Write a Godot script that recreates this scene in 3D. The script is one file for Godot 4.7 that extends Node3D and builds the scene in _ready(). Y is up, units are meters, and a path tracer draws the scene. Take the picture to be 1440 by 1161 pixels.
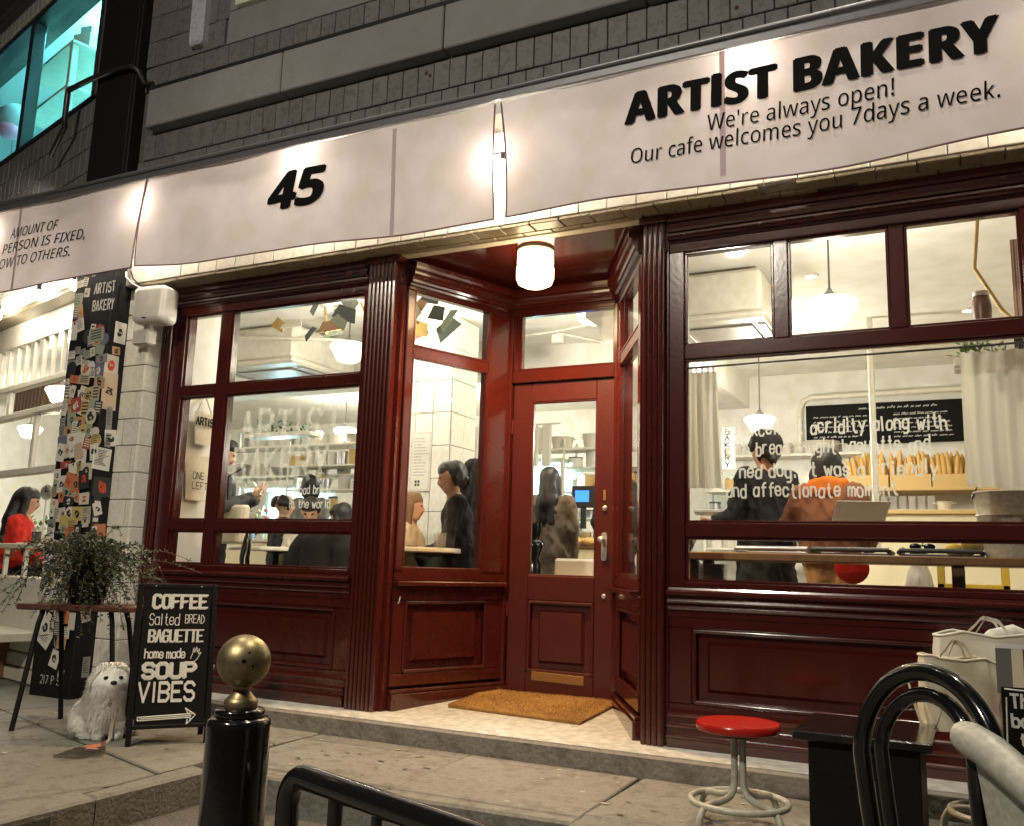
extends Node3D
# A bakery shopfront at night. y up, metres. The shop window glass lies in the plane z = 0, the street is on +z.

class MB:
	var v := PackedVector3Array()
	var n := PackedVector3Array()
	var c := PackedColorArray()
	var col := Color(1, 1, 1)
	var xf := Transform3D()
	func pt(p: Vector3, q: Vector3):
		v.append(xf * p); n.append((xf.basis * q).normalized()); c.append(col)
	func tri(a: Vector3, b: Vector3, d: Vector3):
		var q := (b - a).cross(d - a)
		if q.length_squared() < 1e-16: return
		q = q.normalized()
		pt(a, q); pt(d, q); pt(b, q)
	func quad(a, b, d, e):
		tri(a, b, d); tri(a, d, e)
	func out3(a: Vector3, b: Vector3, d: Vector3, o: Vector3):
		if (b - a).cross(d - a).dot((a + b + d) / 3.0 - o) < 0: tri(a, d, b)
		else: tri(a, b, d)
	func out4(a, b, d, e, o):
		out3(a, b, d, o); out3(a, d, e, o)
	func box(o: Vector3, s: Vector3):
		var h := s / 2
		var p = func(x, y, z): return o + Vector3(x * h.x, y * h.y, z * h.z)
		for k in [-1, 1]:
			out4(p.call(k, -1, -1), p.call(k, 1, -1), p.call(k, 1, 1), p.call(k, -1, 1), o)
			out4(p.call(-1, k, -1), p.call(1, k, -1), p.call(1, k, 1), p.call(-1, k, 1), o)
			out4(p.call(-1, -1, k), p.call(1, -1, k), p.call(1, 1, k), p.call(-1, 1, k), o)
	func span(a: Vector3, b: Vector3):
		box((a + b) / 2, (b - a).abs())
	func bbox(o: Vector3, s: Vector3, ch := 0.004):   # a box with chamfered edges
		ch = minf(ch, minf(s.x, minf(s.y, s.z)) * 0.45)
		var h := s / 2
		var P = func(sx, sy, sz, ax):
			var q := Vector3(sx * (h.x - ch), sy * (h.y - ch), sz * (h.z - ch))
			if ax == 0: q.x = sx * h.x
			elif ax == 1: q.y = sy * h.y
			else: q.z = sz * h.z
			return o + q
		for k in [-1, 1]:
			out4(P.call(k, -1, -1, 0), P.call(k, 1, -1, 0), P.call(k, 1, 1, 0), P.call(k, -1, 1, 0), o)
			out4(P.call(-1, k, -1, 1), P.call(1, k, -1, 1), P.call(1, k, 1, 1), P.call(-1, k, 1, 1), o)
			out4(P.call(-1, -1, k, 2), P.call(1, -1, k, 2), P.call(1, 1, k, 2), P.call(-1, 1, k, 2), o)
			for m in [-1, 1]:
				out4(P.call(k, m, -1, 0), P.call(k, m, 1, 0), P.call(k, m, 1, 1), P.call(k, m, -1, 1), o)
				out4(P.call(k, -1, m, 0), P.call(k, 1, m, 0), P.call(k, 1, m, 2), P.call(k, -1, m, 2), o)
				out4(P.call(-1, k, m, 1), P.call(1, k, m, 1), P.call(1, k, m, 2), P.call(-1, k, m, 2), o)
				for w in [-1, 1]:
					out3(P.call(k, m, w, 0), P.call(k, m, w, 1), P.call(k, m, w, 2), o)
	func bspan(a: Vector3, b: Vector3, ch := 0.004):
		bbox((a + b) / 2, (b - a).abs(), ch)
	func grid(rows: Array, wrap := false, flip := false):   # rows of points; smooth
		var R := rows.size(); var C: int = rows[0].size()
		var nn := []
		for i in R:
			var line := PackedVector3Array()
			for j in C:
				var dv: Vector3 = rows[mini(i + 1, R - 1)][j] - rows[maxi(i - 1, 0)][j]
				var du: Vector3
				if wrap: du = rows[i][(j + 1) % C] - rows[i][(j - 1 + C) % C]
				else: du = rows[i][mini(j + 1, C - 1)] - rows[i][maxi(j - 1, 0)]
				var q := dv.cross(du)
				if flip: q = -q
				line.append(q.normalized() if q.length_squared() > 1e-20 else Vector3.UP)
			nn.append(line)
		for i in R - 1:
			for j in (C if wrap else C - 1):
				var j2 := (j + 1) % C
				var ids := [[i, j], [i + 1, j], [i + 1, j2], [i, j], [i + 1, j2], [i, j2]]
				if not flip: ids = [[i, j], [i + 1, j2], [i + 1, j], [i, j], [i, j2], [i + 1, j2]]
				for q in ids: pt(rows[q[0]][q[1]], nn[q[0]][q[1]])
	func lathe(prof: Array, seg := 24, o := Vector3.ZERO):   # prof: Vector2(r, y) from bottom to top
		var m := prof.size()
		var sn := []
		for k in m - 1:
			var d: Vector2 = prof[k + 1] - prof[k]
			sn.append(Vector2(d.y, -d.x).normalized())
		for k in m - 1:
			var na: Vector2 = sn[k]; var nb: Vector2 = sn[k]
			if k > 0 and sn[k - 1].dot(sn[k]) > 0.6: na = (sn[k - 1] + sn[k]).normalized()
			if k < m - 2 and sn[k + 1].dot(sn[k]) > 0.6: nb = (sn[k + 1] + sn[k]).normalized()
			for j in seg:
				var a0 := TAU * j / seg; var a1 := TAU * (j + 1) / seg
				var c0 := Vector3(cos(a0), 0, sin(a0)); var c1 := Vector3(cos(a1), 0, sin(a1))
				var A: Vector2 = prof[k]; var B: Vector2 = prof[k + 1]
				var P := [[c0, A, na], [c0, B, nb], [c1, B, nb], [c1, A, na]]
				for q in [0, 2, 1, 0, 3, 2]:
					var e = P[q]
					pt(o + e[0] * e[1].x + Vector3(0, e[1].y, 0), e[0] * e[2].x + Vector3(0, e[2].y, 0))
	func tube(ps: Array, r, seg := 8, closed := false):
		var m := ps.size()
		var rings := []; var nrm := []
		var up := Vector3.UP
		var t0: Vector3 = (ps[1] - ps[0]).normalized()
		if absf(t0.dot(up)) > 0.9: up = Vector3.RIGHT
		for i in m:
			var t: Vector3
			if closed: t = (ps[(i + 1) % m] - ps[(i - 1 + m) % m]).normalized()
			else: t = (ps[mini(i + 1, m - 1)] - ps[maxi(i - 1, 0)]).normalized()
			var s := t.cross(up).normalized()
			up = s.cross(t).normalized()
			var rr: float = r[i] if r is Array else r
			var a := PackedVector3Array(); var b := PackedVector3Array()
			for j in seg:
				var w := TAU * j / seg
				var d := s * cos(w) + up * sin(w)
				a.append(ps[i] + d * rr); b.append(d)
			rings.append(a); nrm.append(b)
		for i in (m if closed else m - 1):
			var i2 := (i + 1) % m
			for j in seg:
				var j2 := (j + 1) % seg
				for q in [[i, j], [i2, j2], [i2, j], [i, j], [i, j2], [i2, j2]]:
					pt(rings[q[0]][q[1]], nrm[q[0]][q[1]])
		if not closed:
			for e in [0, m - 1]:
				var t: Vector3 = (ps[1] - ps[0]) if e == 0 else (ps[m - 1] - ps[m - 2])
				for j in seg: out3(ps[e], rings[e][j], rings[e][(j + 1) % seg], ps[e] - t * (1.0 if e else -1.0))
	func prism(poly: PackedVector2Array, A: Vector3, B: Vector3, X: Vector3, Y: Vector3, smooth := false):   # poly in (X, Y), swept from A to B
		if Geometry2D.is_polygon_clockwise(poly): poly.reverse()
		var Z := B - A
		var fl := X.cross(Y).dot(Z) < 0
		var m := poly.size()
		for i in m:
			var p := poly[i]; var q := poly[(i + 1) % m]
			var a := A + X * p.x + Y * p.y; var b := A + X * q.x + Y * q.y
			if fl: quad(b, a, a + Z, b + Z)
			else: quad(a, b, b + Z, a + Z)
		var ix := Geometry2D.triangulate_polygon(poly)
		for k in range(0, ix.size(), 3):
			var t := []
			for j in 3: t.append(A + X * poly[ix[k + j]].x + Y * poly[ix[k + j]].y)
			out3(t[0], t[1], t[2], t[0] + Z)
			out3(t[0] + Z, t[1] + Z, t[2] + Z, t[0])
	func ball(o: Vector3, r: Vector3, seg := 16, rings := 10):
		var rows := []
		for i in rings + 1:
			var a := -PI / 2 + PI * i / rings
			var row := PackedVector3Array()
			for j in seg:
				var w := TAU * j / seg
				row.append(o + Vector3(cos(a) * cos(w) * r.x, sin(a) * r.y, cos(a) * sin(w) * r.z))
			rows.append(row)
		var R := rows.size()
		for i in R - 1:
			for j in seg:
				var j2 := (j + 1) % seg
				for q in [[i, j], [i + 1, j2], [i + 1, j], [i, j], [i, j2], [i + 1, j2]]:
					var p: Vector3 = rows[q[0]][q[1]]
					var d := p - o
					pt(p, Vector3(d.x / (r.x * r.x), d.y / (r.y * r.y), d.z / (r.z * r.z)))
	func rbox(o: Vector3, s: Vector3, r: float, seg := 24, rings := 16):   # a box with round edges
		var h := s / 2 - Vector3.ONE * r
		var dirs := []
		for i in rings + 1:
			var a := -PI / 2 + PI * i / rings
			var row := PackedVector3Array()
			for j in seg: row.append(Vector3(cos(a) * cos(TAU * (j + 0.5) / seg), sin(a), cos(a) * sin(TAU * (j + 0.5) / seg)))
			dirs.append(row)
			if i == rings / 2: dirs.append(row)
		for i in dirs.size() - 1:
			for j in seg:
				var j2 := (j + 1) % seg
				for q in [[i, j], [i + 1, j2], [i + 1, j], [i, j], [i, j2], [i + 1, j2]]:
					var d: Vector3 = dirs[q[0]][q[1]]
					var up := 1.0 if q[0] > rings / 2 else -1.0
					pt(o + Vector3(signf(d.x) * h.x, up * h.y, signf(d.z) * h.z) + d * r, d)
		for k in [-1.0, 1.0]:
			out4(o + Vector3(-h.x, k * (h.y + r), -h.z), o + Vector3(h.x, k * (h.y + r), -h.z), o + Vector3(h.x, k * (h.y + r), h.z), o + Vector3(-h.x, k * (h.y + r), h.z), o)
	func disc(o: Vector3, r: float, nrm: Vector3, seg := 14):
		var s := nrm.cross(Vector3.UP if absf(nrm.y) < 0.9 else Vector3.RIGHT).normalized()
		var u := nrm.cross(s)
		for j in seg:
			var a := TAU * j / seg; var b := TAU * (j + 1) / seg
			out3(o, o + (s * cos(a) + u * sin(a)) * r, o + (s * cos(b) + u * sin(b)) * r, o - nrm)
	func mesh() -> ArrayMesh:
		var m := ArrayMesh.new(); var A := []; A.resize(Mesh.ARRAY_MAX)
		A[Mesh.ARRAY_VERTEX] = v; A[Mesh.ARRAY_NORMAL] = n; A[Mesh.ARRAY_COLOR] = c
		m.add_surface_from_arrays(Mesh.PRIMITIVE_TRIANGLES, A)
		return m

# ---------- naming, tagging, placing ----------
var taken := {}
var M := {}
var rng := RandomNumberGenerator.new()

func numbered(parent: Node, called: String) -> String:
	var key := str(parent.get_instance_id()) + called
	var k: int = taken.get(key, 0); taken[key] = k + 1
	return called if k == 0 else "%s_%03d" % [called, k]

func thing(called: String, label: String, category: String, at := Vector3.ZERO, turn := 0.0, group := "") -> Node3D:
	var o := Node3D.new(); o.name = numbered(self, called); add_child(o, true)
	o.position = at; o.rotation.y = turn
	tag(o, label, category, group)
	return o

func tag(o, label: String, category: String, group := "", kind := ""):
	if label: o.set_meta("label", label)
	if category: o.set_meta("category", category)
	if group: o.set_meta("group", group)
	if kind: o.set_meta("kind", kind)
	return o

func put(called: String, shape, m, parent: Node = self, at := Vector3.ZERO, b := Basis()) -> MeshInstance3D:
	var o := MeshInstance3D.new(); o.name = numbered(parent, called)
	o.mesh = shape.mesh() if shape is MB else shape
	o.material_override = M[m] if m is String else m
	o.transform = Transform3D(b, at)
	parent.add_child(o, true)
	return o

func struct(called: String, shape, m) -> MeshInstance3D:
	var o := put(called, shape, m)
	o.set_meta("kind", "structure")
	return o

func bx(a: Vector3, b: Vector3, ch := 0.0) -> MB:
	var s := MB.new()
	if ch > 0: s.bspan(a, b, ch)
	else: s.span(a, b)
	return s

func V(x, y, z) -> Vector3: return Vector3(x, y, z)

# ---------- materials ----------
func noise_tex(freq: float, seed_: int, normal := false, strength := 4.0, ramp := [], size := 512, oct := 4, kind := FastNoiseLite.TYPE_SIMPLEX_SMOOTH) -> NoiseTexture2D:
	var f := FastNoiseLite.new(); f.seed = seed_; f.frequency = freq; f.noise_type = kind; f.fractal_octaves = oct
	var t := NoiseTexture2D.new(); t.width = size; t.height = size; t.seamless = true; t.noise = f
	if normal: t.as_normal_map = true; t.bump_strength = strength
	if ramp:
		var g := Gradient.new(); g.offsets = PackedFloat32Array(); g.colors = PackedColorArray()
		var offs := PackedFloat32Array(); var cols := PackedColorArray()
		for r in ramp: offs.append(r[0]); cols.append(r[1])
		g.offsets = offs; g.colors = cols
		t.color_ramp = g
	return t

func L(r: float, g: float, b: float) -> Color: return Color(r, g, b).linear_to_srgb()

func mat(key: String, color: Color, rough := 0.6, metal := 0.0, opt := {}) -> StandardMaterial3D:
	var m := StandardMaterial3D.new()
	m.albedo_color = color; m.roughness = rough; m.metallic = metal
	if opt.get("tri", 0.0) > 0.0:
		m.uv1_triplanar = true; m.uv1_world_triplanar = opt.get("world", true); m.uv1_scale = Vector3.ONE * opt.tri
	if opt.has("tex"): m.albedo_texture = opt.tex
	if opt.has("nrm"): m.normal_enabled = true; m.normal_texture = opt.nrm; m.normal_scale = opt.get("ns", 1.0)
	if opt.has("rtex"): m.roughness_texture = opt.rtex
	if opt.has("coat"): m.clearcoat_enabled = true; m.clearcoat = opt.coat; m.clearcoat_roughness = opt.get("coat_r", 0.1)
	if opt.has("vc"): m.vertex_color_use_as_albedo = true
	if opt.has("back"): m.backlight_enabled = true; m.backlight = opt.back
	if opt.has("rim"): m.rim_enabled = true; m.rim = opt.rim
	if opt.has("emit"): m.emission_enabled = true; m.emission = opt.emit; m.emission_energy_multiplier = opt.get("ee", 1.0)
	if opt.has("alpha"):
		m.transparency = BaseMaterial3D.TRANSPARENCY_ALPHA; m.albedo_color.a = opt.alpha
	if opt.has("spec"): m.metallic_specular = opt.spec
	if opt.has("two"): m.cull_mode = BaseMaterial3D.CULL_DISABLED
	M[key] = m
	return m

func materials():
	var fine := noise_tex(0.02, 3, true, 3.0)
	var brush := noise_tex(0.035, 9, true, 5.0, [], 512, 3)
	var grit := noise_tex(0.09, 5, true, 6.0)
	var paint_r := noise_tex(0.02, 21, false, 1.0, [[0.0, Color(0.75, 0.75, 0.75)], [1.0, Color(1.5, 1.5, 1.5)]])
	var mottle = func(lo: float, hi: float, sd: int, fr := 0.008):
		return noise_tex(fr, sd, false, 1.0, [[0.2, Color(lo, lo, lo * 0.97)], [0.5, Color((lo + hi) / 2, (lo + hi) / 2, (lo + hi) / 2)], [0.8, Color(hi, hi, hi)]], 512, 6)
	var m1 = mottle.call(0.84, 1.0, 11, 0.02)
	var m2 = mottle.call(0.95, 1.0, 12, 0.012)
	var stain = noise_tex(0.008, 31, false, 1.0, [[0.15, Color(0.80, 0.78, 0.75)], [0.4, Color(0.93, 0.92, 0.91)], [0.6, Color(1, 1, 1)], [0.85, Color(0.90, 0.89, 0.87)]], 1024, 9)
	stain.noise.fractal_gain = 0.72
	mat("red", L(0.066, 0.0092, 0.0062), 0.19, 0.0, {"tri": 1.3, "nrm": brush, "ns": 0.025, "tex": m2, "coat": 0.6, "coat_r": 0.07})
	mat("red_door", L(0.072, 0.0115, 0.008), 0.30, 0.0, {"tri": 1.8, "nrm": brush, "ns": 0.09, "tex": m2, "coat": 0.15, "coat_r": 0.2})
	mat("glass", Color(0.1, 0.1, 0.1), 0.02, 0.0, {"alpha": 0.02, "spec": 0.28})
	mat("tile_white", L(0.76, 0.73, 0.64), 0.16, 0.0, {"tri": 3.0, "world": true, "tex": m2, "nrm": fine, "ns": 0.12})
	mat("tile_beige", L(0.30, 0.25, 0.165), 0.3, 0.0, {"tri": 3.0, "tex": m1, "nrm": fine, "ns": 0.2})
	mat("brick_grey", L(0.155, 0.152, 0.144), 0.62, 0.0, {"tri": 1.3, "tex": stain, "nrm": grit, "ns": 0.15})
	mat("brick_grey_b", L(0.14, 0.137, 0.13), 0.6, 0.0, {"tri": 1.7, "tex": stain, "nrm": grit, "ns": 0.15})
	mat("mortar", L(0.115, 0.113, 0.107), 0.9, 0.0, {"tri": 1.5, "tex": m1, "nrm": grit, "ns": 0.5})
	mat("mortar_pale", L(0.42, 0.39, 0.33), 0.9, 0.0, {"tri": 1.5, "tex": m1})
	mat("concrete_band", L(0.21, 0.207, 0.202), 0.75, 0.0, {"tri": 0.5, "tex": m2, "nrm": grit, "ns": 0.07})
	mat("black_pier", L(0.009, 0.009, 0.009), 0.6, 0.0, {"spec": 0.3, "tri": 0.8, "nrm": grit, "ns": 0.15})
	mat("slab", L(0.205, 0.193, 0.165), 0.72, 0.0, {"tri": 0.7, "tex": stain, "nrm": grit, "ns": 0.28})
	mat("slab_b", L(0.175, 0.165, 0.141), 0.7, 0.0, {"tri": 0.9, "tex": stain, "nrm": grit, "ns": 0.28})
	mat("joint_dirt", L(0.06, 0.052, 0.04), 0.95, 0.0, {"tri": 2.0, "nrm": grit})
	mat("road", L(0.10, 0.095, 0.08), 0.8, 0.0, {"tri": 1.0, "tex": stain, "nrm": grit, "ns": 1.0})
	mat("step_side", L(0.25, 0.222, 0.19), 0.8, 0.0, {"tri": 0.6, "tex": stain, "nrm": grit, "ns": 0.22})
	mat("step_top", L(0.56, 0.54, 0.485), 0.6, 0.0, {"tri": 1.1, "tex": m1, "nrm": grit, "ns": 0.3})
	mat("banner", L(0.80, 0.715, 0.715), 0.75, 0.0, {"tri": 0.5, "tex": m2, "back": Color(0.40, 0.385, 0.385), "two": true})
	mat("banner_trim", L(0.20, 0.12, 0.13), 0.7, 0.0, {"back": Color(0.4, 0.3, 0.3)})
	mat("banner_seam", L(0.52, 0.41, 0.42), 0.7, 0.0, {"back": Color(0.55, 0.45, 0.45)})
	mat("ink", L(0.004, 0.004, 0.004), 0.75, 0.0, {"spec": 0.2})
	mat("zinc", L(0.20, 0.20, 0.21), 0.42, 0.6, {"tri": 2.0, "nrm": fine, "ns": 0.2})
	mat("black_gloss", L(0.006, 0.006, 0.006), 0.16, 0.0, {"tri": 3.0, "world": false, "nrm": brush, "ns": 0.12, "coat": 0.6, "coat_r": 0.08})
	mat("black_matt", L(0.006, 0.006, 0.006), 0.5, 0.0, {"spec": 0.3, "tri": 2.0, "world": false, "nrm": brush, "ns": 0.2})
	mat("brass_old", L(0.34, 0.275, 0.15), 0.42, 0.9, {"tri": 5.0, "world": false, "tex": stain, "nrm": fine, "ns": 0.25})
	mat("brass_plate", L(0.50, 0.27, 0.10), 0.4, 0.75, {"tri": 6.0, "world": false, "tex": stain, "nrm": fine, "ns": 0.3})
	mat("chrome", L(0.62, 0.60, 0.57), 0.28, 0.65)
	mat("cream_metal", L(0.52, 0.50, 0.42), 0.35, 0.0, {"tri": 3.0, "world": false, "tex": m1, "nrm": fine, "ns": 0.2})
	mat("red_seat", L(0.42, 0.016, 0.008), 0.22, 0.0, {"tri": 3.0, "world": false, "nrm": fine, "ns": 0.15, "tex": m2})
	mat("coir", L(0.50, 0.28, 0.085), 0.95, 0.0, {"tri": 2.5, "tex": m1, "nrm": grit, "ns": 2.0})
	mat("coir_fibre", Color(1, 1, 1), 0.95, 0.0, {"vc": true})
	mat("plaster", L(0.80, 0.785, 0.72), 0.85, 0.0, {"tri": 0.6, "tex": m2})
	mat("ceiling", L(0.80, 0.785, 0.72), 0.9, 0.0, {"tri": 0.5, "tex": m2})
	mat("floor_in", L(0.35, 0.30, 0.22), 0.4, 0.0, {"tri": 0.6, "tex": m1})
	mat("white_paint", L(0.72, 0.68, 0.58), 0.4, 0.0, {"tri": 1.5, "tex": m2})
	mat("white_wood", L(0.66, 0.62, 0.52), 0.38, 0.0, {"tri": 1.5, "tex": m2, "nrm": fine, "ns": 0.2})
	mat("plastic_white", L(0.62, 0.58, 0.52), 0.35, 0.0, {"tri": 2.0, "world": false, "tex": m2})
	mat("paint", Color(1, 1, 1), 0.55, 0.0, {"vc": true})
	mat("paint_gloss", Color(1, 1, 1), 0.2, 0.0, {"vc": true})
	mat("cloth", Color(1, 1, 1), 0.9, 0.0, {"vc": true, "tri": 3.0, "world": false, "nrm": noise_tex(0.006, 77, true, 8.0, [], 512, 2), "ns": 0.7})
	mat("skin", Color(1, 1, 1), 0.5, 0.0, {"vc": true})
	mat("hair", L(0.012, 0.009, 0.008), 0.42, 0.0, {"tri": 6.0, "world": false, "nrm": brush, "ns": 0.9})
	mat("fur", L(0.93, 0.90, 0.83), 0.9, 0.0, {"back": Color(0.5, 0.48, 0.44), "two": true})
	mat("leaf", Color(1, 1, 1), 0.5, 0.0, {"vc": true, "back": Color(0.25, 0.35, 0.12), "two": true})
	mat("lead_strap", L(0.16, 0.14, 0.11), 0.7, 0.0, {"two": true})
	mat("lead_cream", L(0.5, 0.44, 0.32), 0.8, 0.0, {"two": true})
	mat("lead_pink", L(0.55, 0.2, 0.13), 0.7, 0.0, {"two": true})
	mat("hair_brown", L(0.16, 0.085, 0.035), 0.5, 0.0, {"tri": 6.0, "world": false, "nrm": brush, "ns": 0.9})
	mat("lemon", L(0.62, 0.42, 0.03), 0.5)
	mat("yellow", L(0.58, 0.40, 0.04), 0.45)
	mat("yellow_pale", L(0.70, 0.62, 0.42), 0.5)
	mat("crate_wood", L(0.50, 0.34, 0.13), 0.6)
	mat("balloon_grey", L(0.3, 0.33, 0.33), 0.4)
	mat("balloon_pink", L(0.6, 0.2, 0.3), 0.4)
	mat("chalkboard", L(0.006, 0.006, 0.0055), 0.65, 0.0, {"spec": 0.25, "tri": 1.5, "world": false, "nrm": fine, "ns": 0.2})
	mat("chalk", L(0.72, 0.71, 0.66), 0.95, 0.0, {"tri": 12.0, "world": false, "tex": m1})
	mat("frost", L(0.8, 0.79, 0.75), 0.9, 0.0, {"alpha": 0.26, "back": Color(1, 1, 0.95)})
	mat("glass_paint", L(0.80, 0.79, 0.74), 0.9, 0.0, {"alpha": 0.72, "back": Color(1, 1, 0.95)})
	mat("wood_red", L(0.10, 0.035, 0.022), 0.4, 0.0, {"tri": 2.0, "world": false, "tex": stain, "nrm": fine, "ns": 0.3})
	mat("wood_mid", L(0.22, 0.115, 0.045), 0.4, 0.0, {"tri": 1.5, "tex": stain})
	mat("wood_dark", L(0.11, 0.05, 0.025), 0.4, 0.0, {"tri": 1.5, "tex": stain})
	mat("steel", L(0.5, 0.5, 0.5), 0.3, 1.0)
	mat("dark_steel", L(0.08, 0.08, 0.08), 0.35, 0.8)
	mat("drink_glass", Color(0.8, 0.8, 0.8), 0.03, 0.0, {"alpha": 0.10})
	mat("paper", L(0.70, 0.67, 0.58), 0.85, 0.0, {"back": Color(0.35, 0.33, 0.28), "two": true})
	mat("tote", L(0.64, 0.58, 0.44), 0.95, 0.0, {"tri": 4.0, "world": false, "tex": m2, "nrm": grit, "ns": 0.2, "back": Color(0.25, 0.22, 0.16), "two": true})
	mat("curtain", L(0.62, 0.60, 0.55), 0.9, 0.0, {"back": Color(0.8, 0.78, 0.7), "two": true})
	mat("mesh_silver", L(0.52, 0.51, 0.46), 0.45, 0.3, {"tri": 6.0, "world": false, "tex": m1})
	mat("bread", L(0.64, 0.39, 0.115), 0.7, 0.0, {"tri": 8.0, "world": false, "tex": stain, "nrm": grit, "ns": 0.6})
	mat("lamp_glass", Color(1.0, 0.97, 0.9), 0.3, 0.0, {"emit": Color(1.0, 0.93, 0.78), "ee": 3.0})
	mat("bulb_glow", Color(1.0, 0.97, 0.9), 0.3, 0.0, {"emit": Color(1.0, 0.9, 0.72), "ee": 12.0})
	mat("porch_glow", Color(1.0, 0.97, 0.9), 0.3, 0.0, {"emit": Color(1.0, 0.88, 0.68), "ee": 6.0})
	mat("cool_glow", Color(0.9, 1, 1), 0.3, 0.0, {"emit": Color(0.75, 0.95, 1.0), "ee": 2.2})
	mat("cyan_glow", Color(0.7, 1, 1), 0.3, 0.0, {"emit": Color(0.35, 0.92, 0.97), "ee": 3.0})
	mat("screen_glow", Color(0.1, 0.2, 0.4), 0.3, 0.0, {"emit": Color(0.25, 0.55, 1.0), "ee": 1.4})

# ---------- hand lettering: strokes on a 4 x 8 grid, baseline at 2 ----------
const GLYPH := {
	"A": "02 28 42|15 35", "B": "02 08 38 47 46 35 05|35 44 43 32 02", "C": "47 38 18 07 03 12 32 43", "D": "02 08 28 46 44 22 02",
	"E": "48 08 02 42|05 35", "F": "48 08 02|05 35", "G": "47 38 18 07 03 12 32 43 45 25", "H": "02 08|42 48|05 45", "I": "22 28",
	"K": "02 08|48 05 42", "L": "08 02 42", "M": "02 08 25 48 42", "N": "02 08 42 48", "O": "18 07 03 12 32 43 47 38 18",
	"P": "02 08 38 47 46 35 05", "R": "02 08 38 47 46 35 05|25 42", "S": "47 38 18 07 06 15 35 44 43 32 12 03", "T": "08 48|28 22",
	"U": "08 03 12 32 43 48", "V": "08 22 48", "W": "08 12 26 32 48", "X": "08 42|48 02", "Y": "08 25 48|25 22", "Z": "08 48 02 42",
	"a": "45 36 16 05 03 12 32 43|46 42", "b": "08 02|05 16 36 45 43 32 12 03", "c": "45 36 16 05 03 12 32 43", "d": "48 42|43 32 12 03 05 16 36 45",
	"e": "04 44 45 36 16 05 03 12 32 43", "f": "48 38 27 22|16 46", "g": "46 41 30 10|45 36 16 05 03 12 32 43", "h": "08 02|05 16 36 45 42",
	"i": "26 22|28 27", "k": "08 02|46 04 42", "l": "28 22", "m": "06 02|05 16 25 22|25 36 45 42", "n": "06 02|05 16 36 45 42",
	"o": "16 05 03 12 32 43 45 36 16", "p": "06 00|05 16 36 45 43 32 12 03", "q": "46 40|45 36 16 05 03 12 32 43", "r": "06 02|04 16 36",
	"s": "45 36 16 05 14 34 43 32 12 03", "t": "28 23 32 42|16 36", "u": "06 03 12 32 43|46 42", "v": "06 22 46", "w": "06 12 25 32 46",
	"x": "06 42|46 02", "y": "06 23|46 10", "z": "06 46 02 42", "0": "18 07 03 12 32 43 47 38 18", "1": "17 28 22", "2": "07 18 38 47 45 02 42",
	"4": "32 38 04 44", "5": "48 08 05 35 44 43 32 12 03", "7": "08 48 12", ".": "22 23", ",": "22 11", "-": "15 35", "!": "28 24|22 23"}

func stroke(s: MB, txt: String, o: Vector3, X: Vector3, Y: Vector3, h: float, w: float, wide := 0.62, jit := 0.0, outline := false) -> float:
	# letters h tall (capitals), w thick, on the plane of X and Y; returns the width
	var nrm := X.cross(Y)
	var x := 0.0
	var lift := 0.0
	for ch in txt:
		if ch == " ": x += h * 0.45; continue
		if not GLYPH.has(ch): x += h * 0.3; continue
		var gw: float = h * wide
		if ch in "Iil.,!1": gw *= 0.45
		elif ch in "MWmw": gw *= 1.25
		var sk := rng.randf_range(-1, 1) * jit
		var up := rng.randf_range(-1, 1) * jit * h * 0.4
		for line in GLYPH[ch].split("|"):
			var ps := []
			for tok in line.split(" "):
				var gx := float(tok[0].to_int()) / 4.0; var gy := float(tok[1].to_int() - 2) / 6.0
				if ch in "Iil.,!1": gx = (gx - 0.5) * 2.0 + 0.5
				ps.append(o + X * (x + gx * gw + sk * gy * h * 0.3) + Y * (gy * h + up))
			for k in ps.size() - 1:
				lift += 0.00003
				var a: Vector3 = ps[k] + nrm * lift; var b: Vector3 = ps[k + 1] + nrm * lift
				var d := (b - a).normalized()
				var q := nrm.cross(d) * w / 2
				var e := d * w * 0.32
				s.quad(a - e - q, b + e - q, b + e + q, a - e + q)
		x += gw + h * 0.2
	return x

func scribble(s: MB, o: Vector3, X: Vector3, Y: Vector3, length: float, h: float, w: float):
	# a line of handwriting too small to read: runs of uneven zigzag
	var nrm := X.cross(Y); var x := 0.0; var lift := 0.0
	while x < length:
		var n := rng.randi_range(3, 9); var a := o + X * x
		for k in n:
			x += h * rng.randf_range(0.18, 0.42)
			var b := o + X * x + Y * h * (rng.randf_range(0.0, 0.25) if k % 2 else rng.randf_range(0.5, 1.0 if rng.randf() < 0.3 else 0.65))
			lift += 0.00002
			var d := (b - a).normalized(); var q := nrm.cross(d) * w / 2; var l := nrm * lift
			s.quad(a - q + l, b - q + l, b + q + l, a + q + l)
			a = b
		x += h * rng.randf_range(0.4, 0.8)

# ---------- scene ----------
const GROUND := -0.105
const FLOOR_IN := 0.15
const CEIL := 3.15

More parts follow.
